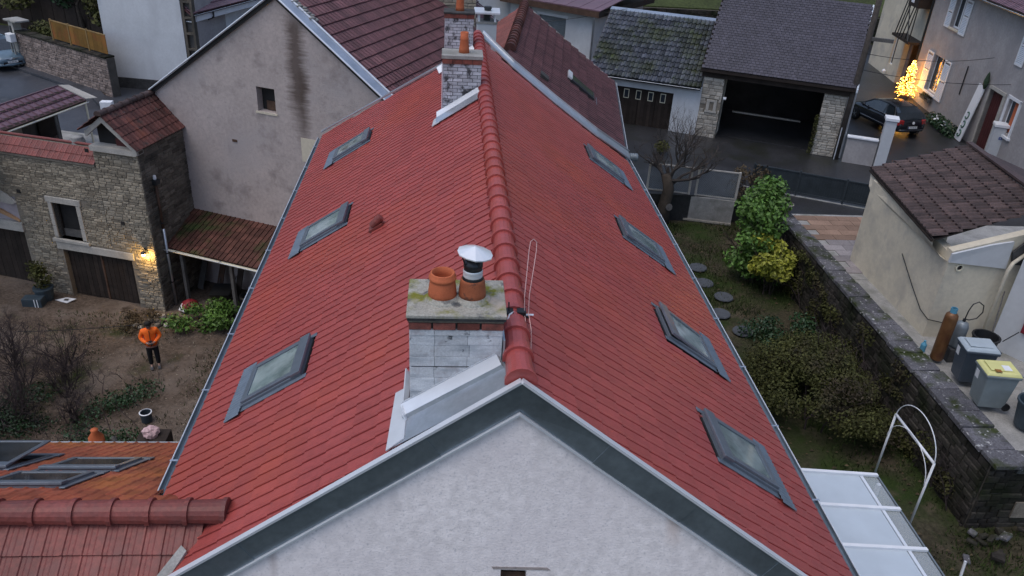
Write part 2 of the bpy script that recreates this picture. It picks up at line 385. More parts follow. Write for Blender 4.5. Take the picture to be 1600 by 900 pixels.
class MB:
    def __init__(s):
        s.v, s.f, s.t = [], [], []

    def add(s, vs, fs, t=0.5):
        o = len(s.v)
        s.v.extend([tuple(p) for p in vs])
        s.t.extend([t] * len(vs))
        s.f.extend([tuple(i + o for i in f) for f in fs])
        return s

    def hexa(s, p, t=0.5):
        return s.add(p, [(0, 3, 2, 1), (4, 5, 6, 7), (0, 1, 5, 4), (1, 2, 6, 5), (2, 3, 7, 6), (3, 0, 4, 7)], t)

    def box(s, lo, hi, F=None, t=0.5):
        x0, y0, z0 = lo
        x1, y1, z1 = hi
        p = [(x0, y0, z0), (x1, y0, z0), (x1, y1, z0), (x0, y1, z0), (x0, y0, z1), (x1, y0, z1), (x1, y1, z1), (x0, y1, z1)]
        if F:
            p = [F.p(*q) for q in p]
        return s.hexa(p, t)

    def prism(s, poly, vec, t=0.5):
        n = len(poly)
        vec = Vector(vec)
        a = [Vector(p) for p in poly]
        b = [p + vec for p in a]
        fs = [tuple(range(n - 1, -1, -1)), tuple(range(n, 2 * n))]
        fs += [(i, (i + 1) % n, n + (i + 1) % n, n + i) for i in range(n)]
        return s.add(a + b, fs, t)

    def quad(s, *p, t=0.5):
        return s.add(p, [tuple(range(len(p)))], t)

    def tube(s, pts, r, n=8, t=0.5, cap=True, closed=False):
        pts = [Vector(p) for p in pts]
        k = len(pts)
        rs = r if isinstance(r, (list, tuple)) else [r] * k
        base = len(s.v)
        ref = None
        for i, p in enumerate(pts):
            if closed:
                d = pts[(i + 1) % k] - pts[i - 1]
            else:
                d = pts[min(i + 1, k - 1)] - pts[max(i - 1, 0)]
            d = d.normalized() if d.length > 1e-9 else Vector((0, 0, 1))
            if ref is None:
                ref = Vector((0, 0, 1)) if abs(d.z) < 0.9 else Vector((1, 0, 0))
            u = d.cross(ref).normalized()
            w = u.cross(d).normalized()
            ref = w
            for j in range(n):
                a = 2 * math.pi * j / n
                s.v.append(tuple(p + (u * math.cos(a) + w * math.sin(a)) * rs[i]))
                s.t.append(t)
        for i in range(k if closed else k - 1):
            i2 = (i + 1) % k
            for j in range(n):
                s.f.append((base + i * n + j, base + i * n + (j + 1) % n, base + i2 * n + (j + 1) % n, base + i2 * n + j))
        if cap and not closed:
            s.f.append(tuple(base + j for j in range(n - 1, -1, -1)))
            s.f.append(tuple(base + (k - 1) * n + j for j in range(n)))
        return s

    def lathe(s, prof, c, n=20, t=0.5, axis=None, cap0=True, cap1=True):
        """prof: (radius, height) along axis (default +z) from c."""
        c = Vector(c)
        ax = Vector(axis).normalized() if axis else Vector((0, 0, 1))
        u = ax.orthogonal().normalized()
        w = ax.cross(u)
        base = len(s.v)
        for r, h in prof:
            for j in range(n):
                a = 2 * math.pi * j / n
                s.v.append(tuple(c + ax * h + (u * math.cos(a) + w * math.sin(a)) * r))
                s.t.append(t)
        for i in range(len(prof) - 1):
            for j in range(n):
                s.f.append((base + i * n + j, base + i * n + (j + 1) % n, base + (i + 1) * n + (j + 1) % n, base + (i + 1) * n + j))
        if cap0:
            s.f.append(tuple(base + j for j in range(n - 1, -1, -1)))
        if cap1:
            k = (len(prof) - 1) * n
            s.f.append(tuple(base + k + j for j in range(n)))
        return s

    def mesh(s, name, material, origin=(0, 0, 0), smooth=False):
        me = bpy.data.meshes.new(name)
        o = Vector(origin)
        me.from_pydata([(p[0] - o.x, p[1] - o.y, p[2] - o.z) for p in s.v], [], s.f)
        at = me.attributes.new('tint', 'FLOAT', 'POINT')
        at.data.foreach_set('value', s.t)
        me.materials.append(M[material] if isinstance(material, str) else material)
        if smooth:
            me.shade_smooth() if hasattr(me, 'shade_smooth') else None
        me.validate()
        return me

    def build(s, name, material, parent=None, smooth=False, bevel=0.0, kind=None, fix=True):
        org = WL[parent.name] if parent else Vector((0, 0, 0))
        me = s.mesh(name, material, org, smooth)
        if fix:
            bm = bmesh.new()
            bm.from_mesh(me)
            bmesh.ops.recalc_face_normals(bm, faces=bm.faces)
            bm.to_mesh(me)
            bm.free()
        ob = bpy.data.objects.new(name, me)
        COL.objects.link(ob)
        if parent:
            ob.parent = parent
        WL[ob.name] = org.copy()
        if bevel:
            md = ob.modifiers.new('bevel', 'BEVEL')
            md.width = bevel
            md.segments = 2
            md.limit_method = 'ANGLE'
        if kind:
            ob['kind'] = kind
        return ob


def thing(name, label, cat, loc=(0, 0, 0), group=None):
    o = bpy.data.objects.new(name, None)
    o.empty_display_size = 0.2
    COL.objects.link(o)
    o.location = loc
    o['label'] = label
    o['category'] = cat
    if group:
        o['group'] = group
    WL[o.name] = Vector(loc)
    return o


def tag(o, label, cat, group=None):
    o['label'] = label
    o['category'] = cat
    if group:
        o['group'] = group
    return o


def struct(o):
    o['kind'] = 'structure'
    return o


class Fr:
    """A building's own frame: origin, d along its front (to the right), n to the back."""

    def __init__(s, o, d):
        s.o = Vector((o[0], o[1], 0))
        s.d = Vector((d[0], d[1], 0)).normalized()
        s.n = Vector((-s.d.y, s.d.x, 0))

    def p(s, x, y, z):
        return s.o + s.d * x + s.n * y + Vector((0, 0, z))


def wall_cells(mb, F, x0, x1, z0, z1, y0, y1, holes):
    """A wall slab from y0 to y1 with rectangular openings (xa, xb, za, zb)."""
    xs = sorted({x0, x1, *[min(max(h[i], x0), x1) for h in holes for i in (0, 1)]})
    for xa, xb in zip(xs, xs[1:]):
        xm = (xa + xb) / 2
        cuts = sorted([(max(h[2], z0), min(h[3], z1)) for h in holes if h[0] < xm < h[1]])
        z = z0
        for a, b in cuts:
            if a > z + 1e-4:
                mb.box((xa, y0, z), (xb, y1, a), F)
            z = max(z, b)
        if z < z1 - 1e-4:
            mb.box((xa, y0, z), (xb, y1, z1), F)


def place(mesh, name, mtx, parent):
    ob = bpy.data.objects.new(name, mesh)
    COL.objects.link(ob)
    ob.parent = parent
    ob.matrix_local = Matrix.Translation(-WL[parent.name]) @ mtx
    return ob


def pieces(name, templ, mats, parent, material, limit=300, variants=7, smooth=False):
    """Lay copies of templ (verts, faces) at the matrices: the nearest ones one by one, the rest joined."""
    tv, tf = templ
    order = sorted(range(len(mats)), key=lambda i: (mats[i].translation - CAM).length)
    meshes = []
    rnd = random.Random(len(mats))
    for k in range(variants):
        mb = MB()
        mb.add(tv, tf, (k + 0.5) / variants)
        meshes.append(mb.mesh(name, material, smooth=smooth))
    for i in order[:limit]:
        place(rnd.choice(meshes), name, mats[i], parent)
    rest = order[limit:]
    if rest:
        org = WL[parent.name]
        T = np.array([tuple(p) + (1.0,) for p in tv])
        nv = len(tv)
        vs = np.concatenate([(T @ np.array(mats[i]).T)[:, :3] for i in rest]) - np.array(org)
        fs = [tuple(j + q * nv for j in f) for q in range(len(rest)) for f in tf]
        me = bpy.data.meshes.new(name)
        me.from_pydata(vs.tolist(), [], fs)
        at = me.attributes.new('tint', 'FLOAT', 'POINT')
        at.data.foreach_set('value', np.repeat([rnd.random() for _ in rest], nv).astype(np.float32))
        me.materials.append(M[material])
        ob = bpy.data.objects.new(name, me)
        COL.objects.link(ob)
        ob.parent = parent
        ob['kind'] = 'stuff'
        WL[ob.name] = org.copy()


def frame_mtx(o, u, v, w):
    return Matrix(((u.x, v.x, w.x, o.x), (u.y, v.y, w.y, o.y), (u.z, v.z, w.z, o.z), (0, 0, 0, 1)))


def tile_flat(w, g, rise=0.020, thick=0.020, lap=0.03, groove=0.022, gw=0.016, flip=False):
    """Flat interlocking tile: u across (its right edge rolls up and laps the neighbour), v up the slope."""
    us = [(-w / 2, -groove), (-w / 2 + gw, -groove), (-w / 2 + gw + .006, 0.0), (w / 2 - 0.05, rise * 0.25), (w / 2 - 0.022, rise), (w / 2 + 0.002, rise)]
    n = len(us)
    vs = []
    for v, h in ((0.0, thick + 0.004), (g + lap, 0.004)):
        for u, r in us:
            vs.append((u, v, h + r))
    for u, r in us:
        vs.append((u, 0.0, -0.024))
    vs += [(us[-1][0], g + lap, -0.022)]
    fs = [(i, i + 1, n + i + 1, n + i) for i in range(n - 1)] + [(2 * n + i, 2 * n + i + 1, i + 1, i) for i in range(n - 1)]
    fs += [(n - 1, 3 * n - 1, 3 * n, 2 * n - 1)]
    if flip:
        vs = [(-u, v, h) for u, v, h in vs]
        fs = [tuple(reversed(f)) for f in fs]
    return vs, fs


def tile_wave(w, g, amp=0.035, thick=0.025, lap=0.03):
    """Roman tile: a shallow pan with one round roll."""
    us = []
    for k in range(7):
        x = k / 6
        h = amp * max(0.0, math.sin(math.pi * (x - 0.42) / 0.58)) if x > 0.42 else 0.0
        us.append((-w / 2 + x * w, h))
    n = len(us)
    vs = [(u, 0.0, thick + h) for u, h in us] + [(u, g + lap, 0.003 + h) for u, h in us] + [(u, 0.0, -0.01) for u, h in us]
    fs = [(i, i + 1, n + i + 1, n + i) for i in range(n - 1)] + [(2 * n + i, 2 * n + i + 1, i + 1, i) for i in range(n - 1)]
    return vs, fs


def tile_slab(w, g, thick=0.018, lap=0.03, gap=0.006):
    a = w / 2 - gap
    vs = [(-a, 0, thick), (a, 0, thick), (a, g + lap, 0.003), (-a, g + lap, 0.003), (-a, 0, -0.01), (a, 0, -0.01), (a, g + lap, -0.012), (-a, g + lap, -0.012)]
    return vs, [(0, 1, 2, 3), (4, 5, 1, 0), (5, 6, 2, 1), (7, 4, 0, 3)]


def tile_ribbed(w, g, thick=0.03, lap=0.03, rib=0.007):
    """Mechanical tile with three shallow flutes."""
    us = []
    for x, h in ((0, 0.013), (0.10, 0.013), (0.16, 0.0), (0.32, 0.0), (0.36, rib), (0.40, 0.0), (0.60, 0.0), (0.64, rib), (0.68, 0.0), (0.93, 0.0), (1.0, 0.0)):
        us.append((-w / 2 + x * w, h))
    n = len(us)
    vs = [(u, 0.0, thick + h) for u, h in us] + [(u, g + lap, 0.003 + h) for u, h in us] + [(u, 0.0, -0.01) for u, h in us]
    fs = [(i, i + 1, n + i + 1, n + i) for i in range(n - 1)] + [(2 * n + i, 2 * n + i + 1, i + 1, i) for i in range(n - 1)]
    return vs, fs


def lay_tiles(parent, O, U, V, nu, nv, w, g, templ, material, keep=None, limit=300, stagger=False, name='tile', jit=0.003, lift=0.0):
    """Cover a slope: O is the lower left corner, U along the eave, V up the slope."""
    U, V = U.normalized(), V.normalized()
    Nn = U.cross(V).normalized()
    rnd = random.Random(int(nu * 31 + nv))
    ms = []
    for j in range(nv):
        for i in range(nu):
            u = (i + 0.5 + (0.5 if stagger and j % 2 else 0)) * w
            v = j * g
            c = O + U * u + V * (v + g / 2)
            if keep and not keep(c):
                continue
            a = rnd.uniform(-1, 1) * jit
            u2 = (U + V * a).normalized()
            v2 = Nn.cross(u2)
            ms.append(frame_mtx(O + U * u + V * (v + rnd.uniform(-1, 1) * jit) + Nn * (lift + rnd.uniform(0, jit)), u2, v2, Nn))
    pieces(name, templ, ms, parent, material, limit)
    return ms


def stone_unit():
    vs = [(-.5, 0, -.5), (.5, 0, -.5), (.5, 0, .5), (-.5, 0, .5), (-.5, -.55, -.5), (.5, -.6, -.5), (.5, -.55, .5), (-.5, -.5, .5),
          (-.42, -1, -.36), (.4, -.95, -.38), (.43, -1, .36), (-.4, -.9, .38)]
    fs = [(0, 1, 5, 4), (1, 2, 6, 5), (2, 3, 7, 6), (3, 0, 4, 7), (4, 5, 9, 8), (5, 6, 10, 9), (6, 7, 11, 10), (7, 4, 8, 11), (8, 9, 10, 11)]
    return vs, fs


STONE = stone_unit()


def rubble(parent, F, x0, x1, z0, z1, y, material, hr=(0.09, 0.17), lr=(0.2, 0.5), proud=0.035, keep=None, limit=150, seed=1, side=False, name='stone'):
    """Coursed rubble masonry standing proud of a wall face at depth y (side=True: the face x = y, courses run along F's depth)."""
    rnd = random.Random(seed)
    ms = []
    z = z0
    while z < z1 - 0.03:
        h = min(rnd.uniform(*hr), z1 - z)
        x = x0 - rnd.uniform(0, lr[0])
        while x < x1:
            l = rnd.uniform(*lr)
            a, b = max(x, x0), min(x + l, x1)
            if b - a > 0.05 and (keep is None or keep((a + b) / 2, z + h / 2, (b - a) / 2, h / 2)):
                pr = proud * rnd.uniform(0.5, 1.3)
                cz = z + h / 2 + rnd.uniform(-.008, .008)
                if side:
                    o = F.p(y, (a + b) / 2, cz)
                    ux, uy = F.n, -F.d
                else:
                    o = F.p((a + b) / 2, y, cz)
                    ux, uy = F.d, F.n
                wz = Vector((0, 0, 1))
                t = rnd.uniform(-.03, .03)
                ux2 = (ux + wz * t).normalized()
                wz2 = (wz - ux * t).normalized()
                ms.append(frame_mtx(o, ux2 * (b - a - 0.018), uy * pr, wz2 * (h - 0.016)))
            x += l
        z += h
    pieces(name, STONE, ms, parent, material, limit)
    return ms


def leaf_cloud(blobs, n, size, seed, up=0.35, gap=0.0):
    """Many small leaf faces through the volume of overlapping blobs (centre, radii)."""
    rnd = random.Random(seed)
    mb = MB()
    vol = [b[1][0] * b[1][1] * b[1][2] for b in blobs]
    tot = sum(vol)
    for (c, r), vv in zip(blobs, vol):
        k = int(n * vv / tot)
        btint = rnd.uniform(-.15, .15)
        for _ in range(k):
            d = Vector((rnd.gauss(0, 1), rnd.gauss(0, 1), rnd.gauss(0, 1))).normalized()
            q = rnd.random() ** 0.45
            p = Vector((c[0] + d.x * r[0] * q, c[1] + d.y * r[1] * q, c[2] + d.z * r[2] * q))
            nn = (d * 0.6 + Vector((rnd.gauss(0, .5), rnd.gauss(0, .5), rnd.gauss(up, .5)))).normalized()
            a = nn.orthogonal().normalized()
            a = (Matrix.Rotation(rnd.uniform(0, 6.28), 3, nn) @ a)
            b = nn.cross(a)
            s = size * rnd.uniform(.6, 1.35)
            t = min(1, max(0, 0.5 + btint + rnd.gauss(0, .2)))
            mb.add([p - a * s * .5, p + b * s * .28 + nn * s * .06, p + a * s * .5, p - b * s * .28 + nn * s * .06], [(0, 1, 2, 3)], t)
    return mb


def branches(mb, p, d, length, r, depth, rnd, spread=0.6, kids=(2, 3), shrink=0.72, up=0.1, tips=None):
    pts = [Vector(p)]
    dd = Vector(d).normalized()
    k = 3
    for i in range(k):
        dd = (dd + Vector((rnd.gauss(0, .16), rnd.gauss(0, .16), rnd.gauss(up * .5, .12)))).normalized()
        pts.append(pts[-1] + dd * length / k)
    mb.tube(pts, [r, r * .85, r * .72, r * .55], n=6 if r > 0.03 else 4, t=rnd.random(), cap=False)
    if depth <= 0:
        if tips is not None:
            tips.append(pts[-1])
        return
    for _ in range(rnd.randint(*kids)):
        q = rnd.choice(pts[1:])
        nd = (dd + Vector((rnd.gauss(0, spread), rnd.gauss(0, spread), rnd.gauss(up, spread * .7)))).normalized()
        branches(mb, q, nd, length * shrink * rnd.uniform(.8, 1.2), r * .55, depth - 1, rnd, spread, kids, shrink, up, tips)


def text(name, s, size, mtx, material, parent, extrude=0.002):
    cu = bpy.data.curves.new(name, 'FONT')
    cu.body = s
    cu.size = size
    cu.extrude = extrude
    cu.align_x = 'CENTER'
    cu.align_y = 'CENTER'
    cu.materials.append(M[material])
    tmp = bpy.data.objects.new(name, cu)
    COL.objects.link(tmp)
    me = bpy.data.meshes.new_from_object(tmp.evaluated_get(bpy.context.evaluated_depsgraph_get()))
    bpy.data.objects.remove(tmp)
    me.materials.clear()
    me.materials.append(M[material])
    ob = bpy.data.objects.new(name, me)
    COL.objects.link(ob)
    ob.parent = parent
    ob.matrix_local = Matrix.Translation(-WL[parent.name]) @ mtx
    return ob

# ================================================================== terrain
def sheet(name, pts, z, material):
    mb = MB()
    mb.quad(*[(x, y, z) for x, y in pts])
    return struct(mb.build(name, material))


struct(MB().box((-400, -300, -2.0), (400, 45, -0.6)).build('ground', 'garden_earth'))


def grid_sheet(name, x0, x1, y0, y1, nx, ny, hf, material):
    mb = MB()
    vs, fs = [], []
    for j in range(ny + 1):
        for i in range(nx + 1):
            x, y = x0 + (x1 - x0) * i / nx, y0 + (y1 - y0) * j / ny
            vs.append((x, y, hf(x, y)))
    for j in range(ny):
        for i in range(nx):
            a = j * (nx + 1) + i
            fs.append((a, a + 1, a + nx + 2, a + nx + 1))
    mb.add(vs, fs)
    o = mb.build(name, material, smooth=True, fix=False)
    return struct(o)


from mathutils import noise as mn


def bumpy(x, y, a=0.05, s=0.9):
    return a * mn.noise(Vector((x * s, y * s, 0.3))) + a * 0.4 * mn.noise(Vector((x * s * 3, y * s * 3, 1.7)))


grid_sheet('yard', -40, -4.2, 4, 30, 120, 90, lambda x, y: bumpy(x, y, .05) + max(0, -14.5 - x) * 0.06, 'yard_earth')
grid_sheet('garden', 4.0, 11.2, 12.6, 29.4, 60, 160, lambda x, y: 3.0 + bumpy(x, y, .06) + (0.0 if y < 24 else 0.0), 'garden_earth')
grid_sheet('lower_garden', 4.0, 20.0, 2, 12.6, 100, 80, lambda x, y: 3.0 + bumpy(x, y, .06), 'garden_earth')
struct(MB().box((4.0, 2, -1.9), (11.0, 29.4, 2.85)).build('garden_bank', 'dark_mortar'))
struct(MB().prism([(4.0, 29.3, -1.9), (11.2, 29.1, -1.9), (11.2, 26.5, -1.9), (60, 10, -1.9), (60, 120, -1.9), (2.0, 120, -1.9), (2.0, 33, -1.9)], (0, 0, 6.0)).build('street', 'dark_street'))
struct(MB().prism([(11.6, 12.6, -1.9), (60, 12.6, -1.9), (60, 26.0, -1.9), (11.6, 26.0, -1.9)], (0, 0, 6.4)).build('courtyard', 'concrete'))
struct(MB().prism([(-60, 33.6, -1.9), (-16.5, 33.6, -1.9), (-11.0, 33.0, -1.9), (2.0, 33.0, -1.9), (2.0, 120, -1.9), (-60, 120, -1.9)], (0, 0, 5.4)).build('road', 'asphalt'))


def hill(x, y):
    return 3.0 + max(0.0, y - 56) * 0.34 + max(0, abs(x) - 60) * .1 + 1.2 * mn.noise(Vector((x * .06, y * .06, 0)))


grid_sheet('hillside', -320, 320, 56, 420, 80, 60, hill, 'hill_grass')

# ================================================================== the long house with the red roof
H = thing('long_house', 'long pale house under the bright red tiled roof with eight grey skylights', 'house', (0, 12, 0))
ZR, PL, PR = 11.3, math.radians(33.42), math.radians(34.32)
SL, SR = 5.18, 5.16
EL = V3(-SL * math.cos(PL), 0, ZR - SL * math.sin(PL))
ER = V3(SR * math.cos(PR), 0, ZR - SR * math.sin(PR))
VL = V3(math.cos(PL), 0, math.sin(PL))
VR = V3(-math.cos(PR), 0, math.sin(PR))
NLs = V3(-math.sin(PL), 0, math.cos(PL))
NRs = V3(math.sin(PR), 0, math.cos(PR))


def onL(y, s, h=0.0):
    return V3(0, y, ZR) - VL * s + NLs * h


def onR(y, s, h=0.0):
    return V3(0, y, ZR) - VR * s + NRs * h


def nearL(s):
    return 6.40 - 0.067 * s


def nearR(s):
    return 6.40 - 0.150 * s


def farL(s):
    return 22.65 - min(s, 1.1) * 1.05 if s < 1.1 else 21.5 + (s - 1.1) * 0.19


def farR(s):
    return 22.68 - s * .92 if s < 1.12 else (21.65 - (s - 1.12) * .30 if s < 2.6 else 21.1 - (s - 2.6) * .04)


# body: walls below the roof, gable to the front with a vent
gp = [onL(6.46, 0.0, -0.1), V3(-4.22, 6.10, 8.42), V3(4.16, 5.66, 8.36)]
mb = MB()
gn = (gp[1] - gp[0]).cross(gp[2] - gp[0]).normalized()
if gn.y > 0:
    gn = -gn


def gable_y(x, z):
    return gp[0].y - (gn.x * (x - gp[0].x) + gn.z * (z - gp[0].z)) / gn.y


def gpt(x, z, d=0.0):
    return V3(x, gable_y(x, z), z) + gn * d


vx0, vx1, vz1 = -0.12, 0.16, 9.13
zt = gp[0].z
sl_l = (zt - 8.42) / 4.22
sl_r = (zt - 8.36) / 4.16
front = [(-4.22, 8.42), (-4.22, 7.4), (4.16, 7.4), (4.16, 8.36)]
# gable face cut round the vent opening: left, right, above, below
face = [[(-4.22, 7.4), (vx0, 7.4), (vx0, zt - abs(vx0) * sl_l), (-4.22, 8.42)],
        [(vx1, 7.4), (4.16, 7.4), (4.16, 8.36), (vx1, zt - vx1 * sl_r)],
        [(vx0, vz1), (vx1, vz1), (vx1, zt - vx1 * sl_r), (0, zt), (vx0, zt - abs(vx0) * sl_l)],
        [(vx0, 7.4), (vx1, 7.4), (vx1, 8.72), (vx0, 8.72)]]
for poly in face:
    mb.prism([gpt(x, z) for x, z in poly], -gn * 0.3)
y74 = gable_y(0, 7.4)
mb.prism([(-4.22, gable_y(-4.22, 7.4), 7.4), (4.16, gable_y(4.16, 7.4), 7.4), (4.16, y74 + .3, 0), (-4.22, y74 + .3, 0)], (0, 0.3, 0))
mb.build('gable_wall', 'gable_render', H)
mb = MB()
mb.box((-4.10, 6.5, 0), (-3.85, 22.0, 8.45))
mb.box((3.85, 6.2, 0), (4.08, 21.2, 8.40))
mb.prism([(-4.1, 21.6, 0), (4.08, 21.0, 0), (4.08, 21.0, 8.4), (0, 21.3, 11.0), (-4.1, 21.6, 8.4)], (0, 0.3, 0))
mb.build('side_wall', 'beige_render', H)
mb = MB()
for k in range(1):
    mb.prism([gpt(vx0, 8.72, -.2), gpt(vx1, 8.72, -.2), gpt(vx1, vz1, -.2), gpt(vx0, vz1, -.2)], -gn * .03)
mb.build('vent_opening', 'unlit_interior', H)
for k in range(3):
    MB().prism([gpt(vx0, 8.78 + k * .09, -.12), gpt(vx1, 8.78 + k * .09, -.12), gpt(vx1, 8.81 + k * .09, -.16), gpt(vx0, 8.81 + k * .09, -.16)], -gn * .02).build('louvre_slat', 'brown_wood', H)
MB().prism([gpt(vx0 - .08, vz1 + .008, .006), gpt(vx1 + .26, vz1 + .012, .006), gpt(vx1 + .22, vz1 + .045, .006), gpt(vx0 - .10, vz1 + .038, .006)], -gn * .03).build('lintel', 'beige_render', H)

# roof deck
mb = MB()
mb.prism([onL(6.5, 0.0, -.03), onL(6.2, 5.1, -.03), onL(22.1, 5.1, -.03), onL(21.5, 1.2, -.03), onL(22.5, 0, -.03)], -NLs * .1)
mb.prism([onR(6.5, 0.0, -.03), onR(5.75, 5.1, -.03), onR(21.2, 5.1, -.03), onR(20.85, 2.4, -.03), onR(21.25, 1.0, -.03), onR(22.5, 0, -.03)], -NRs * .1)
mb.build('roof_deck', 'old_red_tile', H)

SKL = [(9.0, 9.93), (13.88, 14.76), (18.62, 19.45)]          # y ranges on the left slope, s 3.10..4.17
SKR = [(7.36, 8.27), (10.12, 11.04), (13.66, 14.54), (17.95, 18.88)]
SK_S = (3.20, 4.23)
C1 = (-1.13, -0.17, 6.95, 7.60)                              # chimney footprints x0,x1,y0,y1
C2 = (-0.90, -0.09, 17.0, 17.55)


def annex_z(y):
    return 9.16 - 0.658 * abs(y - 6.84)


def keepL(c):
    s = (ZR - c.z) / math.sin(PL)
    if s < 0.1:
        return False
    if c.y < nearL(s) - 0.07 or c.y > farL(s) + .04:
        return False
    if annex_z(c.y) > c.z + 0.05 and c.x < -3.0:
        return False
    for a, b in SKL:
        if a - .02 < c.y < b + .02 and SK_S[0] - .05 < s < SK_S[1] + .12:
            return False
    if C1[0] - .18 < c.x < 0 and c.y < C1[3] - .1 and s < 1.5:
        return False
    if C2[0] < c.x < C2[1] and C2[2] - .05 < c.y < C2[3]:
        return False
    return True


def keepR(c):
    s = (ZR - c.z) / math.sin(PR)
    if s < 0.1:
        return False
    if c.y < nearR(s) - 0.07 or c.y > farR(s) + .04:
        return False
    for a, b in SKR:
        if a - .02 < c.y < b + .02 and SK_S[0] - .05 < s < SK_S[1] + .12:
            return False
    return True


TW, TG = 0.200, 0.338
both = []


def collect(O, U, V, nu, nv, keep, seed):
    U, V = U.normalized(), V.normalized()
    Nn = U.cross(V).normalized()
    rnd = random.Random(seed)
    for j in range(nv):
        for i in range(nu):
            c = O + U * ((i + .5) * TW) + V * (j * TG + TG / 2)
            if not keep(c):
                continue
            a = rnd.uniform(-1, 1) * .004
            u2 = (U + V * a).normalized()
            both.append(frame_mtx(O + U * ((i + .5) * TW) + V * (j * TG + rnd.uniform(-1, 1) * .003) + Nn * rnd.uniform(0, .004), u2, Nn.cross(u2), Nn))


collect(onL(22.8, SL - .02), V3(0, -1, 0), VL, 85, 16, keepL, 3)
collect(onR(5.4, SR - .02), V3(0, 1, 0), VR, 87, 16, keepR, 4)
TPL_L = tile_flat(TW, TG, rise=.011, thick=.013, groove=.010, gw=.010)
TPL_R = tile_flat(TW, TG, rise=.006, thick=.012, groove=.009, gw=.009, flip=True)
# tiles at the front verge are cut along it, one by one
cut_mesh_n = 0


def cut_tile(m, tpl, on, nf, k):
    bm = bmesh.new()
    vv = [bm.verts.new(m @ Vector(p)) for p in tpl[0]]
    for f in tpl[1]:
        bm.faces.new([vv[i] for i in f])
    a, b, c = on(nf(0) + .02, 0), on(nf(5) + .02, 5), on(nf(0) + .02, 0, 1.0)
    no = (b - a).cross(c - a).normalized()
    if no.y > 0:
        no = -no
    bmesh.ops.bisect_plane(bm, geom=bm.verts[:] + bm.edges[:] + bm.faces[:], plane_co=a, plane_no=no, clear_outer=True)
    if bm.faces:
        me = bpy.data.meshes.new('roof_tile')
        org = WL[H.name]
        for v_ in bm.verts:
            v_.co -= org
        bm.to_mesh(me)
        at = me.attributes.new('tint', 'FLOAT', 'POINT')
        at.data.foreach_set('value', [random.random()] * len(me.vertices))
        me.materials.append(M['red_tile'])
        ob = bpy.data.objects.new('roof_tile', me)
        COL.objects.link(ob)
        ob.parent = H
    bm.free()


leftm = [m for m in both if m.col[2][0] < 0]
rightm = [m for m in both if m.col[2][0] >= 0]
ncut = 0
for lst, tpl, on, nf, sn in ((leftm, TPL_L, onL, nearL, math.sin(PL)), (rightm, TPL_R, onR, nearR, math.sin(PR))):
    keepers = []
    for m in lst:
        s_ = (ZR - m.translation.z) / sn
        if m.translation.y < nf(s_) + .16:
            cut_tile(m, tpl, on, nf, ncut)
            ncut += 1
        else:
            keepers.append(m)
    pieces('roof_tile', tpl, keepers, H, 'red_tile', 150 - ncut // 2, variants=9)

# ridge tiles
def ridge_tile_mesh(L, r0, r1):
    vs, fs = [], []
    n = 10
    secs = [(0, r0 + .018), (.05, r0 + .018), (.055, r0), (L + .04, r1)]
    for y, r in secs:
        for j in range(n + 1):
            a = math.pi * (-.06 + 1.12 * j / n)
            vs.append((r * math.cos(a), y, r * math.sin(a) * 1.0))
    for i in range(len(secs) - 1):
        for j in range(n):
            a = i * (n + 1) + j
            fs.append((a, a + 1, a + n + 2, a + n + 1))
    fs.append(tuple(range(n, -1, -1)))
    return vs, fs


RT = ridge_tile_mesh(0.40, .150, .136)
ms = []
for k in range(40):
    y = 6.46 + k * .405
    ms.append(frame_mtx(V3(0, y, ZR + .012), V3(1, 0, 0), V3(0, 1, 0), V3(0, 0, 1)))
ms = [m for m in ms if m.translation.y < 22.3]
pieces('ridge_tile', RT, ms, H, 'red_tile', 60, variants=5, smooth=False)

# zinc verge along the front gable: fascia sheets, bright top fold, drip edge
for side, on, nf, smax in (('L', onL, nearL, 5.3), ('R', onR, nearR, 5.35)):
    nrm = NLs if side == 'L' else NRs
    q = 0.0
    k = 0
    lens = [1.1, 1.15, 1.2, 1.1, 1.0]
    while q < smax - .05:
        e = min(q + lens[k % 5], smax)
        a, b = on(nf(q), q, .045), on(nf(e) , e, .045)
        dn = -nrm * .29
        if q == 0:
            a0 = V3(0, a.y, ZR + .05)
            a1 = V3(0, a.y - .0, ZR - .29)
        else:
            a0, a1 = a, a + dn
        off = V3(0, -0.012 - .008 * (k % 2), 0)
        MB().prism([a0 + off, b + off + (b - a).normalized() * .03, b + dn + off + (b - a).normalized() * .03, a1 + off], (0, .022, 0)).build('verge_sheet', 'dark_zinc', H)
        q = e
        k += 1
    a, b = on(nf(0), 0, .05), on(nf(smax), smax, .05)
    a = V3(0, a.y, ZR + .055)
    MB().prism([a + V3(0, -.03, .0), a + V3(0, .045, .0), on(nf(smax) + .045, smax, .05), on(nf(smax) - .03, smax, .05)], nrm * .028).build('verge_fold', 'bright_zinc', H)
    a2, b2 = V3(0, a.y, ZR - .30), b - nrm * .30
    MB().prism([a2 + V3(0, -.05, 0), a2 + V3(0, .08, 0), b2 + V3(0, .08, 0), b2 + V3(0, -.05, 0)], nrm * -.022).build('drip_edge', 'bright_zinc', H)
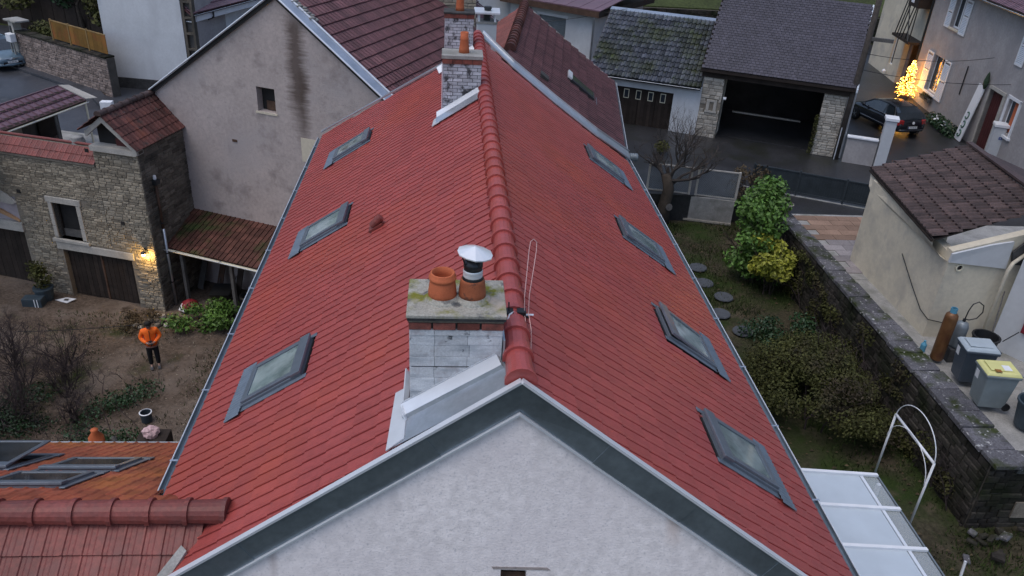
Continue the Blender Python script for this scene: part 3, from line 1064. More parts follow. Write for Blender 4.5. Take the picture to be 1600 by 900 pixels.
# zinc along the far verges
MB().prism([onL(22.3, .35, .05), onL(21.5, 1.1, .05), onL(21.52, 1.2, .05), onL(22.35, 5.2, .05), onL(22.5, 5.2, .05), onL(21.68, 1.15, .05), onL(22.7, .2, .05)], NLs * .03).build('far_verge', 'zinc', H)
fR = [(0.1, 22.6), (1.12, 21.65), (2.55, 21.15), (3.98, 20.95), (5.25, 21.25)]
for (sa, ya), (sb, yb) in zip(fR, fR[1:]):
    MB().prism([onR(ya, sa, .04), onR(yb, sb, .04), onR(yb + .42, sb, .10), onR(ya + .42, sa, .10)], NRs * .03).build('far_verge', 'zinc', H)
    MB().prism([onR(ya + .40, sa, .12), onR(yb + .40, sb, .12), onR(yb + .47, sb, .12), onR(ya + .47, sa, .12)], NRs * .05).build('verge_upstand', 'zinc', H)
# gutters
def gutter(parent, a, b, out, r=.065, name='gutter', material='dark_zinc'):
    a, b = Vector(a), Vector(b)
    mb = MB()
    n = 8
    vs = []
    for p in (a, b):
        for rr in (r, r - .008):
            for j in range(n + 1):
                t = math.pi * (1 + j / n)
                vs.append(p + out * (math.cos(t) * rr) + V3(0, 0, math.sin(t) * rr))
    m = n + 1
    fs = []
    for j in range(n):
        fs += [(j, j + 1, 2 * m + j + 1, 2 * m + j), (m + j + 1, m + j, 3 * m + j, 3 * m + j + 1)]
    fs += [(0, m, 3 * m, 2 * m), (n, 2 * m + n, 3 * m + n, m + n)]
    mb.add(vs, fs)
    g = mb.build(name, material, parent)
    mb = MB().tube([a + out * r, b + out * r], .010, 6)
    mb.build('gutter_bead', 'bright_zinc', g)
    k = int((b - a).length / 1.6)
    for i in range(k):
        p = a + (b - a) * ((i + .5) / k)
        mb = MB()
        u = (b - a).normalized()
        mb.hexa([p - u * .015 - out * r, p + u * .015 - out * r, p + u * .015 + out * (r + .02), p - u * .015 + out * (r + .02),
                 p - u * .015 - out * r + V3(0, 0, .012), p + u * .015 - out * r + V3(0, 0, .012), p + u * .015 + out * (r + .02) + V3(0, 0, .012), p - u * .015 + out * (r + .02) + V3(0, 0, .012)])
        mb.build('gutter_clip', 'zinc', g)
    return g


gutter(H, (-4.40, 7.85, 8.36), (-4.40, 22.3, 8.36), V3(-1, 0, 0))
gutter(H, (4.35, 5.5, 8.31), (4.35, 21.5, 8.31), V3(1, 0, 0))
mb = MB().prism([onL(7.8, SL - .1, .0), onL(22.2, SL - .1, .0), onL(22.2, SL + .03, -.01), onL(7.8, SL + .03, -.01)], NLs * .012)
mb.build('eave_flashing', 'dark_zinc', H)
MB().prism([onR(5.6, SR - .02, -.0), onR(21.4, SR - .02, -.0), onR(21.4, SR + .04, -.01), onR(5.6, SR + .04, -.01)], NRs * .012).build('eave_flashing', 'dark_zinc', H)

# soil vent tile and skylights
mb = MB()
o = onL(12.8, 2.5, .03)
mb.prism([o + V3(0, -.1, 0), o + V3(0, .1, 0), o + VL * .28 + V3(0, .1, 0), o + VL * .28 + V3(0, -.1, 0)], NLs * .03)
mb.lathe([(.0, 0), (.065, .0), (.075, .12), (.07, .24), (.0, .25)], onL(12.8, 2.42, .08), 12, axis=VL * .9 + NLs * .25)
mb.build('vent_tile', 'old_red_tile', H, smooth=False)


def skylight(label, y0, y1, right=False, opened=0.0, tilt=0.0):
    on, V, N_ = (onR, VR, NRs) if right else (onL, VL, NLs)
    U = V3(0, 1, 0) if right else V3(0, -1, 0)
    yc, s0, s1 = (y0 + y1) / 2, SK_S[0], SK_S[1]
    o = on(yc, (s0 + s1) / 2, 0.0)
    t = thing('skylight', label, 'skylight', o, 'grey roof windows along the two red slopes')
    hw, hh = (y1 - y0) / 2, (s1 - s0) / 2

    def B(name, u0, u1, v0, v1, w0, w1, m, par=t, rot=0.0):
        mb = MB()
        pts = []
        for w in (w0, w1):
            for u, v in ((u0, v0), (u1, v0), (u1, v1), (u0, v1)):
                # the sash turns about its middle (pivot) when open
                v_, w_ = v, w
                if rot:
                    v_ = v * math.cos(rot) + (w - .05) * math.sin(rot) * 1
                    w_ = -v * math.sin(rot) + (w - .05) * math.cos(rot) + .05
                pts.append(o + U * u + V * v_ + N_ * w_)
        mb.hexa(pts)
        return mb.build(name, m, par, bevel=.006)

    # outer frame (curb)
    B('frame', -hw, -hw + .06, -hh, hh, -.04, .07, 'grey_alu')
    B('frame', hw - .06, hw, -hh, hh, -.04, .07, 'grey_alu')
    B('frame', -hw + .06, hw - .06, -hh, -hh + .06, -.04, .065, 'grey_alu')
    B('frame', -hw + .06, hw - .06, hh - .06, hh, -.04, .065, 'grey_alu')
    B('black_gasket', -hw - .03, hw + .03, -hh - .01, hh + .02, -.03, .012, 'black_rubber')
    r = -opened
    a = hw - .03
    sb = B('sash', -a, -a + .085, -hh + .03, hh - .04, .07, .105, 'grey_alu', rot=r)
    B('sash', a - .085, a, -hh + .03, hh - .04, .07, .105, 'grey_alu', rot=r)
    B('sash', -a + .085, a - .085, -hh + .03, -hh + .12, .07, .10, 'grey_alu', rot=r)
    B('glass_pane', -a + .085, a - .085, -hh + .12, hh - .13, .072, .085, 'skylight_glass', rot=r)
    B('top_casing', -hw - .015, hw + .015, hh - .15, hh + .02, .075, .118, 'grey_alu', rot=r)
    # side flashing and ribbed apron
    B('side_flashing', -hw - .085, -hw, -hh, hh + .08, .02, .035, 'lead_apron')
    B('side_flashing', hw, hw + .085, -hh, hh + .08, .02, .035, 'lead_apron')
    mb = MB()
    k = 18
    L = 2 * hw + .34
    for i in range(k):
        u0 = -L / 2 + L * i / k
        u1 = u0 + L / k * .5
        u2 = u0 + L / k
        for (p, q, h0, h1) in ((u0, u1, .05, .062), (u1, u2, .062, .05)):
            mb.quad(o + U * p + V * (-hh - .24) + N_ * (h0 - .006), o + U * q + V * (-hh - .24) + N_ * (h1 - .006),
                    o + U * q + V * (-hh + .02) + N_ * (h1 + .006), o + U * p + V * (-hh + .02) + N_ * (h0 + .006))
    ap = mb.build('apron', 'lead_apron', t, fix=False)
    md = ap.modifiers.new('thick', 'SOLIDIFY')
    md.thickness = .006
    return t


skylight('skylight on the left slope beside the near chimney, nearest the yard corner', *SKL[0])
skylight('middle skylight of the left slope, beside the small vent tile', *SKL[1])
skylight('farthest skylight of the left slope, beside the beige gable', *SKL[2])
skylight('skylight on the right slope closest to the glazed canopy', *SKR[0], right=True)
skylight('skylight on the right slope with its sash tilted open', *SKR[1], right=True, opened=0.06)
skylight('skylight on the right slope level with the trunk of the laurel bush', *SKR[2], right=True)
skylight('farthest skylight of the right slope near the bare tree', *SKR[3], right=True)

# ------------------------------------------------------------------ near chimney with two pots
x0, x1, y0, y1 = C1
C = thing('chimney', 'painted block chimney with two terracotta pots beside the red ridge', 'chimney', ((x0 + x1) / 2, y0, 10.5))
MB().box((x0 + .02, y0 + .02, 9.9), (x1 - .02, y1 - .02, 11.70)).build('core', 'sooty_mortar', C)
rows = [(10.10, 10.28), (10.28, 10.45), (10.45, 10.64), (10.64, 10.83), (10.83, 11.01), (11.01, 11.14), (11.155, 11.275), (11.275, 11.42), (11.42, 11.545), (11.545, 11.615)]
rr = random.Random(5)
for i, (za, zb) in enumerate(rows):
    cuts = [x0, x0 + .26, (x0 + x1) / 2 + .12, x1] if i % 2 == 0 else [x0, x0 + .255, x0 + .62, x1]
    ex = .012 if i == 9 else 0.0
    for a, b in zip(cuts, cuts[1:]):
        MB().box((a + .0015, y0 - ex + rr.uniform(0, .003), za + .0015), (b - .0015, y0 + .05, zb - .0015), t=rr.random()).build('painted_block', 'painted_block', C, bevel=.004)
    for xa, xb in ((x0 - .004, x0 + .04), (x1 - .04, x1 + .004)):
        MB().box((xa, y0 + .054, za + .003), (xb, y1, zb - .003), t=rr.random()).build('painted_block', 'painted_block', C)
for i in range(4):
    a = x0 - .015 + i * (x1 - x0 + .03) / 4
    MB().box((a + .01, y0 - .025, 11.622), (a + (x1 - x0 + .03) / 4 - .01, y0 + .10, 11.70), t=rr.random()).build('brick', 'red_brick', C, bevel=.005)
for xs in (x0 - .02, x1 - .08):
    for i in range(3):
        a = y0 + .11 + i * .18
        MB().box((xs, a, 11.622), (xs + .10, a + .165, 11.70), t=rr.random()).build('brick', 'red_brick', C)
mb = MB()
mb.box((x0 - .005, y0 - .01, 11.702), (x1 + .005, y1 + .01, 11.735))
mb.build('mortar_bed', 'mortar', C)
MB().box((x0 - .022, y0 - .045, 11.737), (x1 + .022, y1 + .045, 11.772)).build('sooty_course', 'dark_slab', C, bevel=.006)
MB().box((x0 - .03, y0 - .06, 11.774), (x1 + .03, y1 + .06, 11.815)).build('cap_slab', 'mossy_concrete', C, bevel=.010)
mb = MB()
mb.lathe([(.20, 0), (.19, .02), (.15, .05), (.12, .05)], (-.80, 7.25, 11.813), 20)
mb.lathe([(.20, 0), (.19, .02), (.15, .05), (.12, .05)], (-.49, 7.25, 11.813), 20)
mb.build('pot_bedding', 'mossy_concrete', C)
pot = [(.150, 0), (.148, .06), (.132, .185), (.126, .195), (.126, .20), (.140, .205), (.143, .215), (.143, .235), (.130, .243), (.127, .275), (.119, .283), (.108, .28), (.104, .2), (.105, .03)]
MB().lathe(pot, (-.80, 7.25, 11.84), 28, cap1=True).build('chimney_pot', 'terracotta', C, smooth=True)
p2 = MB().lathe([(.145, 0), (.142, .07), (.128, .19), (.122, .21), (.110, .22), (.10, .21)], (-.49, 7.25, 11.84), 28).build('chimney_pot', 'terracotta_sooty', C, smooth=True)
mb = MB()
mb.lathe([(.108, 0), (.112, .02), (.100, .05), (.094, .07), (.094, .15), (.100, .155), (.100, .20), (.094, .205), (.09, .24), (.085, .24)], (-.49, 7.25, 12.04), 22)
mb.build('flue_collar', 'dark_metal', p2, smooth=True)
MB().lathe([(.097, 0), (.102, .01), (.102, .03), (.098, .04), (.102, .05), (.102, .075), (.097, .085)], (-.49, 7.25, 12.08), 22, cap0=False, cap1=False).build('flue_band', 'steel', p2, smooth=True)
for k in range(4):
    a = k * math.pi / 2 + .6
    p = V3(-.49 + .095 * math.cos(a), 7.25 + .095 * math.sin(a), 12.22)
    MB().tube([p, p + V3(.05 * math.cos(a), .05 * math.sin(a), .13)], .008, 5).build('cowl_stay', 'dark_metal', p2)
mb = MB()
cn = 12
ap_ = V3(-.475, 7.24, 12.43)
ring = [V3(-.475 + (.18 + .006 * (k % 2)) * math.cos(2 * math.pi * k / cn), 7.24 + (.18 + .006 * (k % 2)) * math.sin(2 * math.pi * k / cn), 12.355 - .022 * math.cos(2 * math.pi * k / cn)) for k in range(cn)]
for k in range(cn):
    mb.add([ap_, ring[k], ring[(k + 1) % cn], ap_ - V3(0, 0, .012), ring[k] - V3(0, 0, .012), ring[(k + 1) % cn] - V3(0, 0, .012)],
           [(0, 1, 2), (5, 4, 3), (1, 4, 5, 2)])
mb.build('cowl', 'steel', p2, fix=False)
# lead and zinc work round the stack
tray = MB()
tray.prism([onL(6.44, .02, .035), onL(6.42, 1.52, .035), onL(7.0, 1.52, .035), onL(7.0, .02, .035)], NLs * .012)
tray.build('zinc_tray', 'zinc', C)


def along(s, y, h):
    return onL(y, s, h)


MB().prism([along(.18, y0 - .01, .155), along(1.36, y0 - .01, .155), along(1.36, y0 - .01, .13), along(.18, y0 - .01, .13)], (0, .02, 0)).build('flashing_edge', 'bright_zinc', C)
MB().prism([along(.18, y0 - .012, .14), along(1.38, y0 - .012, .14), along(1.38, y0 - .15, .085), along(.16, y0 - .15, .085)], (0, -.004, .012)).build('apron_slope', 'bright_zinc', C)
MB().prism([along(.15, y0 - .152, .09), along(1.39, y0 - .152, .09), along(1.39, y0 - .165, .03), along(.15, y0 - .165, .03)], (0, .01, 0)).build('apron_riser', 'zinc', C)
MB().prism([along(1.36, 6.46, .05), along(1.58, 6.40, .05), along(1.53, 7.35, .05), along(1.36, 7.35, .05)], NLs * .012).build('side_flashing', 'bright_zinc', C)
MB().prism([along(1.345, 6.75, .05), along(1.36, 6.75, .05), along(1.36, 7.6, .05), along(1.345, 7.6, .05)], NLs * .09).build('side_upstand', 'bright_zinc', C)
MB().prism([V3(x1 + .008, y0 - .1, 11.1), V3(x1 + .008, y1, 11.1), V3(x1 + .008, y1, 11.45), V3(x1 + .008, y0 - .02, 11.5)], (.02, 0, 0)).build('ridge_flashing', 'zinc', C)

# aerial bracket clamped over the ridge with its looped wires
A = thing('aerial_clamp', 'black clamp strapped over the ridge with two thin looped wires', 'aerial', (.02, 7.62, 11.42))
mb = MB()
mb.box((-.10, 7.56, 11.405), (-.01, 7.68, 11.455))
mb.box((.03, 7.57, 11.40), (.13, 7.67, 11.46))
mb.tube([(-.15, 7.62, 11.37), (-.06, 7.62, 11.44), (.06, 7.62, 11.44), (.17, 7.62, 11.36)], .012, 6)
mb.tube([(-.06, 7.62, 11.44), (-.065, 7.62, 11.56)], .008, 6)
mb.build('clamp', 'black_rubber', A)
MB().tube([(.13, 7.62, 11.40), (.22, 7.62, 11.40)], .012, 6).build('bolt', 'steel', A)
MB().tube([(.10, 7.0, 11.34), (.13, 7.4, 11.33), (.115, 7.60, 11.43), (.11, 7.68, 11.60), (.16, 8.0, 12.02), (.175, 8.05, 12.10), (.21, 8.06, 12.13), (.245, 8.04, 12.10),
           (.24, 7.98, 12.02), (.165, 7.70, 11.60), (.16, 7.60, 11.43), (.185, 7.45, 11.31), (.15, 7.05, 11.30)], .0045, 6).build('wire_loop', 'pink_wire', A)
MB().tube([(0, 7.62, 11.44), (-.06, 7.52, 11.46), (-.11, 7.40, 11.36)], .010, 6).build('white_cable', 'white_paint', A)

# ------------------------------------------------------------------ far chimneys on the same roof
def brick_stack(label, x0, x1, y0, y1, zb, zt, white, pot_xy, pot_z, slab, h=.075, group=None):
    t = thing('chimney', label, 'chimney', ((x0 + x1) / 2, y0, zb))
    MB().box((x0 + .01, y0 + .01, zb), (x1 - .01, y1, zt - .02)).build('core', 'sooty_mortar', t)
    z, i = zb, 0
    rd = random.Random(int(y0 * 10))
    while z < zt - .22:
        x = x0 - (.11 if i % 2 else 0)
        while x < x1 - .02:
            a, b = max(x, x0), min(x + .21, x1)
            MB().box((a + .006, y0 - rd.uniform(0, .006), z + .006), (b - .006, y0 + .04, z + h - .006), t=rd.random()).build('brick', white, t)
            x += .21
        yy = y0 + .05
        while yy < y1 - .05:
            for xa, xb in ((x0 - .004, x0 + .04), (x1 - .04, x1 + .004)):
                MB().box((xa, yy, z + .006), (xb, min(yy + .2, y1), z + h - .006), t=rd.random()).build('brick', white, t)
            yy += .21
        z += h
        i += 1
    for k in range(4):
        w = (x1 - x0 + .04) / 4
        MB().box((x0 - .02 + k * w + .005, y0 - .03, z + .005), (x0 - .02 + (k + 1) * w - .005, y1 + .01, z + .10), t=rd.random()).build('brick', 'red_brick', t)
    MB().box((x0 - .03, y0 - .045, z + .105), (x1 + .03, y1 + .04, zt)).build('cap_slab', slab, t, bevel=.01)
    mb = MB()
    px, py = pot_xy
    mb.lathe([(.115, 0), (.105, .10), (.088, pot_z * .62), (.092, pot_z * .66), (.092, pot_z * .72), (.084, pot_z * .75), (.086, pot_z), (.07, pot_z), (.07, pot_z * .7)], (px, py, zt - .01), 22)
    mb.build('chimney_pot', 'terracotta', t, smooth=True)
    return t


c2 = brick_stack('sooty whitewashed brick chimney with one pot, middle of the three along the ridge', *C2, 10.45, 12.06, 'painted_brick', (-.46, 17.27), .43, 'concrete')
MB().prism([onL(16.98, .08, .17), onL(16.98, 1.12, .17), onL(16.86, 1.16, .10), onL(16.86, .08, .10)], (0, -.01, .014)).build('apron_slope', 'bright_zinc', c2)
MB().prism([onL(16.855, .05, .10), onL(16.855, 1.17, .10), onL(16.62, 1.2, .05), onL(16.62, .05, .05)], NLs * .01).build('apron_tray', 'zinc', c2)
MB().prism([onL(16.6, 1.12, .05), onL(16.6, 1.30, .05), onL(17.0, 1.26, .05), onL(17.0, 1.12, .05)], NLs * .012).build('side_flashing', 'bright_zinc', c2)
MB().box((C2[0] - .025, 16.98, 10.6), (C2[0] - .006, 17.02, 11.9)).build('edge_strip', 'bright_zinc', c2)
c3 = brick_stack('white brick chimney with dark cap behind the middle stack', -.90, -.17, 21.0, 21.5, 10.4, 12.20, 'painted_brick', (-.52, 21.25), .55, 'dark_slab')
MB().prism([onL(20.98, .1, .18), onL(20.98, 1.2, .18), onL(20.8, 1.2, .05), onL(20.8, .1, .05)], (0, -.01, .014)).build('apron_slope', 'bright_zinc', c3)
c4 = thing('chimney', 'smooth rendered chimney under a metal table cowl at the far ridge end', 'chimney', (.28, 23.5, 10.5))
MB().box((.0, 23.5, 10.2), (.56, 24.0, 11.46)).build('stack', 'pale_render', c4, bevel=.01)
MB().box((-.02, 23.48, 11.462), (.58, 24.02, 11.52)).build('collar', 'concrete', c4)
for a, b in ((.02, 23.5), (.48, 23.5), (.02, 23.92), (.48, 23.92)):
    MB().box((a, b, 11.52), (a + .06, b + .06, 11.74)).build('cowl_leg', 'white_paint', c4)
MB().lathe([(.10, 0), (.10, .16), (.06, .2)], (.28, 23.75, 11.522), 14).build('flue', 'dark_metal', c4)
MB().prism([(-.08, 23.40, 11.74), (.64, 23.40, 11.74), (.66, 24.1, 11.76), (-.08, 24.1, 11.76)], (0, 0, .045)).build('cowl_plate', 'bright_zinc', c4)
MB().lathe([(.10, 0), (.10, .05), (.115, .05), (.11, .10)], (.30, 23.72, 11.80), 14).build('cowl_cap', 'dark_metal', c4)

# ================================================================== annex with the second red roof, left foreground
AX = thing('annex_house', 'lower annex with a red roof and ridge joining the long house, front left', 'house', (-7, 7, 5))
PA = math.atan(0.658)
VF = V3(0, -math.cos(PA), math.sin(PA))
VN = V3(0, math.cos(PA), math.sin(PA))
AR = V3(0, 6.84, 9.16)


def keepF(c):
    return c.x < -4.46 or c.z > ZR + c.x * math.tan(PL) + .02


mb = MB()
mb.prism([V3(-14, 6.84, 9.10), V3(-4.45, 6.84, 9.10), V3(-4.45, 12.25, 5.54), V3(-14, 12.25, 5.54)], (0, 0, -.12))
mb.prism([V3(-4.6, 6.84, 9.10), V3(-3.1, 6.84, 9.10), V3(-4.6, 8.1, 8.25)], (0, 0, -.12))
mb.prism([V3(-14, 6.84, 9.10), V3(-3.2, 6.84, 9.10), V3(-4.3, 5.3, 8.08), V3(-4.3, 2.4, 6.2), V3(-14, 2.4, 6.2)], (0, 0, -.12))
mb.build('roof_deck', 'old_red_tile', AX)
mb = MB()
mb.box((-14, 11.7, 0), (-4.5, 12.0, 5.6))
mb.box((-14, 2.6, 0), (-4.4, 2.9, 6.3))
mb.build('wall', 'beige_render', AX)
SLF = 5.41 / math.cos(PA)
lay_tiles(AX, V3(-3.0, 12.25, 5.60), V3(-1, 0, 0), VF, 60, 19, .200, .338, tile_flat(.2, .338), 'orange_tile', keep=lambda c: keepF(c) and not any(
    x0 < c.x < x1 and s0 < (9.16 - c.z) / math.sin(PA) < s1 for x0, x1, s0, s1 in ((-6.72, -5.58, 3.0, 4.25), (-6.85, -5.72, 1.6, 2.8), (-8.5, -7.2, 3.2, 4.7))), limit=0)
# near slope: big fluted tiles
lay_tiles(AX, V3(-14.0 + .06, 6.82, 9.15) - VN * (.36 * 4 + .05), V3(1, 0, 0), VN, 54, 4, .210, .36, tile_ribbed(.210, .36, rib=.003), 'old_red_tile',
          keep=lambda c: c.x < -3.45 - (9.16 - c.z) * .60 and c.x > -10, limit=200)
rt = ridge_tile_mesh(0.405, .150, .138)
ms = []
for k in range(14):
    ms.append(frame_mtx(V3(-3.18 - k * .41, 6.84, 9.20), V3(0, 1, 0), V3(-1, 0, 0), V3(0, 0, 1)))
pieces('ridge_tile', rt, ms, AX, 'old_red_tile', 60, variants=4)
gutter(AX, (-4.5, 12.30, 5.55), (-9.0, 12.30, 5.55), V3(0, 1, 0))
MB().tube([(-8.75, 12.2, 5.62), (-8.75, 9.5, 7.4), (-8.75, 6.9, 9.2)], .03, 6).build('verge_trim', 'zinc', AX)
MB().lathe([(.05, -.06), (.12, -.02), (.14, .04), (.09, .10), (.03, .14)], (-4.42, 7.72, 8.40), 9).build('mortar_patch', 'foam', AX)
MB().prism([V3(-3.62, 6.50, 8.99), V3(-3.55, 6.44, 8.97), V3(-3.80, 6.02, 8.70), V3(-3.90, 5.95, 8.64), V3(-3.86, 6.2, 8.78)], (0, 0, .06)).build('mortar_patch', 'concrete', AX)
# its two closed skylights and the open one
def fskylight(label, x0, x1, s0, s1, opened=0.0):
    o = AR - VF * ((s0 + s1) / 2) + V3((x0 + x1) / 2, 0, 0)
    N_ = V3(0, math.sin(PA), math.cos(PA))
    U = V3(-1, 0, 0)
    t = thing('skylight', label, 'skylight', o, 'grey roof windows of the annex')
    hw, hh = (x1 - x0) / 2, (s1 - s0) / 2

    def B(name, u0, u1, v0, v1, w0, w1, m, rot=0.0):
        pts = []
        for w in (w0, w1):
            for u, v in ((u0, v0), (u1, v0), (u1, v1), (u0, v1)):
                vv, ww = v, w
                if rot:
                    vv = hh + (v - hh) * math.cos(rot)
                    ww = w - (v - hh) * math.sin(rot)
                pts.append(o + U * u + VF * vv + N_ * ww)
        return MB().hexa(pts).build(name, m, t, bevel=.005)
    for a, b, c, d in ((-hw, -hw + .07, -hh, hh), (hw - .07, hw, -hh, hh), (-hw + .07, hw - .07, -hh, -hh + .07), (-hw + .07, hw - .07, hh - .07, hh)):
        B('frame', a, b, c, d, 0, .06, 'grey_alu')
    for a, b, c, d in ((-hw + .02, -hw + .10, -hh + .02, hh), (hw - .10, hw - .02, -hh + .02, hh), (-hw + .10, hw - .10, -hh + .02, -hh + .1)):
        B('sash', a, b, c, d, .06, .085, 'grey_alu', opened)
    B('glass_pane', -hw + .1, hw - .1, -hh + .1, hh - .14, .062, .075, 'window_glass', opened)
    B('top_casing', -hw, hw, hh - .15, hh + .03,   .065, .105, 'lead_apron', opened)
    B('side_flashing', -hw - .08, -hw, -hh - .1, hh + .1, .03, .05, 'lead_apron')
    B('side_flashing', hw, hw + .08, -hh - .1, hh + .1, .03, .05, 'lead_apron')
    B('apron', -hw - .1, hw + .1, -hh - .22, -hh, .03, .055, 'lead_apron')
    return t


fskylight('annex roof window nearest the zinc gutter of the long house', -6.70, -5.60, 3.02, 4.12)
fskylight('annex roof window just behind the annex ridge', -6.83, -5.74, 1.64, 2.68)
fskylight('annex roof window propped open at the left edge', -8.35, -7.22, 3.15, 4.55, .16)

# ================================================================== stone barn round the yard
BF = Fr((-11.15, 26.33), (0.9596, -0.2814))
B_ = thing('stone_barn', 'rubble stone barn with plank doors and a small tiled turret by the yard', 'barn', BF.p(-4, 0, 0))
TOWER = -1.72
holes = [(-3.87, -2.87, 2.45, 3.88), (-3.87, -1.03, -.2, 2.0), (-9.5, -5.38, -.2, 2.47), (-9.5, -5.4, 2.83, 3.85)]
mb = MB()
wall_cells(mb, BF, -14, TOWER, -.2, 5.55, 0, .5, holes)
wall_cells(mb, BF, TOWER, 0, -.2, 6.12, 0, .5, [holes[1]])
mb.box((-.5, .5, -.2), (0, 3.1, 6.4), BF)
mb.box((TOWER, .5, 4), (TOWER + .4, 3.1, 6.6), BF)
mb.build('wall', 'mortar', B_)
mb = MB()
mb.box((-14, .5, 4.0), (TOWER, 6.0, 4.15), BF)
mb.build('terrace_floor', 'concrete', B_)


def keepB(x, z, hx, hz):
    for a, b, c, d in holes:
        if a - .02 < x + hx and x - hx < b + .02 and c < z + hz and z - hz < d + .02:
            return False
    if abs(x - (-3.37)) < .75 + hx and 3.88 < z < 4.12:
        return False
    if -4.0 - hx < x < -.9 + hx and 2.0 - hz < z < 2.34:
        return False
    if -9.6 < x < -5.3 and 2.4 < z < 2.9:
        return False
    if -4.05 - hx < x < -2.68 + hx and 2.2 < z < 2.5:
        return False
    return True


rubble(B_, BF, -14, TOWER, -.1, 5.55, 0.0, 'rubble_stone', hr=(.06, .12), lr=(.14, .34), proud=.025, keep=keepB, limit=130, seed=3)
rubble(B_, BF, TOWER, 0.0, -.1, 6.1, 0.0, 'rubble_stone', hr=(.07, .13), lr=(.15, .4), proud=.03, keep=keepB, limit=90, seed=4)
rubble(B_, BF, 0.0, 3.0, -.1, 6.35, 0.0, 'dark_stone', hr=(.09, .16), lr=(.2, .45), proud=.03, limit=80, seed=5, side=True)
# dressed stones round the openings
for x0, x1, z0, z1 in ((-4.02, -3.87, 2.5, 3.88), (-2.87, -2.70, 2.5, 3.88)):
    for k in range(3):
        h = (z1 - z0) / 3
        MB().box((x0, -.05, z0 + k * h + .006), (x1, .3, z0 + (k + 1) * h - .006), BF).build('jamb_stone', 'dressed_stone', B_, bevel=.01)
MB().box((-4.08, -.06, 3.88), (-2.66, .3, 4.10), BF).build('lintel', 'dressed_stone', B_, bevel=.012)
MB().box((-4.12, -.10, 2.33), (-2.62, .3, 2.45), BF).build('sill', 'dressed_stone', B_, bevel=.012)
MB().box((-4.05, -.05, 2.01), (-.90, .3, 2.30), BF).build('lintel', 'dressed_stone', B_, bevel=.012)
MB().box((-9.5, -.08, 2.48), (-5.32, .3, 2.84), BF).build('lintel', 'dressed_stone', B_, bevel=.015)
MB().box((-9.5, .05, 2.85), (-5.42, .1, 3.83), BF).build('tympanum', 'lilac_panel', B_)
arc = [BF.p(-5.42 - .0, -.04, 2.86)] + [BF.p(-5.42 - t, -.04, 2.92 + .55 * math.sin(min(1, t / 1.6) * 1.5)) for t in (0, .3, .7, 1.2, 1.8, 2.6)] + [BF.p(-5.42 - t, -.04, 2.86 + .40 * math.sin(min(1, t / 1.6) * 1.5) - (.0 if t else 0)) for t in (2.6, 1.8, 1.2, .8)]
MB().prism(arc, BF.n * .08).build('arch_mould', 'tan_mould', B_)
MB().prism([BF.p(-9.5, -.05, 3.85), BF.p(-5.55, -.05, 3.55), BF.p(-5.35, -.05, 3.65), BF.p(-5.8, -.05, 4.0), BF.p(-7.5, -.05, 4.35), BF.p(-9.5, -.05, 4.5)], BF.n * .06).build('hood_stone', 'dressed_stone', B_)
# window: near-black sheet set back, the opening's shade put into its colour
MB().box((-3.87, .28, 2.45), (-2.87, .32, 3.88), BF).build('window_void', 'unlit_interior', B_)
MB().box((-3.84, .22, 2.46), (-2.92, .26, 2.75), BF).build('window_board', 'grey_wood', B_)
for x in (-3.86, -2.93):
    MB().box((x, .2, 2.46), (x + .05, .26, 3.86), BF).build('window_frame', 'dark_wood', B_)
# plank doors
def plank_door(F, x0, x1, z0, z1, y, n, parent, m='dark_wood', name='door'):
    mb = MB().box((x0, y + .03, z0), (x1, y + .06, z1), F)
    d = mb.build(name, m, parent)
    w = (x1 - x0) / n
    rd = random.Random(int(abs(x0) * 100))
    for k in range(n):
        MB().box((x0 + k * w + .006, y - rd.uniform(0, .008), z0 + .01), (x0 + (k + 1) * w - .006, y + .03, z1 - .01), F, t=rd.random()).build('plank', m, d)
    return d


plank_door(BF, -3.85, -2.46, 0.03, 1.99, .20, 7, B_)
plank_door(BF, -2.43, -1.05, 0.03, 1.99, .20, 7, B_)
MB().box((-2.48, .16, .02), (-2.41, .24, 1.99), BF).build('door_post', 'brown_wood', B_)
plank_door(BF, -7.4, -5.40, 0.05, 2.45, .22, 9, B_)
plank_door(BF, -9.4, -7.43, 0.05, 2.45, .22, 9, B_)
# parapet tile coping
dcop = (BF.d).normalized()
Vc = (BF.n * .45 + V3(0, 0, .40)).normalized()
lay_tiles(B_, BF.p(-14, -.10, 5.60), BF.d, Vc, 60, 2, .205, .30, tile_ribbed(.205, .30), 'old_red_tile', keep=lambda c: (c - BF.o).dot(BF.d) < TOWER - .02, limit=120)
MB().prism([BF.p(-14, -.08, 5.56), BF.p(TOWER, -.08, 5.56), BF.p(TOWER, .48, 6.05), BF.p(-14, .48, 6.05)], (0, 0, -.05)).build('coping_bed', 'mortar', B_)
MB().tube([BF.p(-14, .47, 6.08), BF.p(TOWER, .47, 6.08)], .05, 8).build('coping_ridge', 'old_red_tile', B_)
# turret roof
AP, TL_, TR_ = -1.05, TOWER - .18, .14
zl, zr_, zap = 6.86, 6.34, 7.46
VLt = (BF.d * (AP - TL_) + V3(0, 0, zap - zl)).normalized()
VRt = (BF.d * (AP - TR_) + V3(0, 0, zap - zr_)).normalized()
nl = int(((AP - TL_) ** 2 + (zap - zl) ** 2) ** .5 / .3) + 1
Lr = ((AP - TR_) ** 2 + (zap - zr_) ** 2) ** .5
lay_tiles(B_, BF.p(TR_, -.22, zr_), BF.n, VRt, 17, 5, .205, Lr / 5, tile_wave(.205, Lr / 5, .03), 'barn_tile', limit=90)
lay_tiles(B_, BF.p(TL_, 3.2, zl), -BF.n, VLt, 17, 3, .205, .31, tile_wave(.205, .31, .03), 'barn_tile', keep=lambda c: c.z < zap, limit=0)
ms = [frame_mtx(BF.p(AP, -.25 + k * .4, zap + .0), BF.d, BF.n, V3(0, 0, 1)) for k in range(9)]
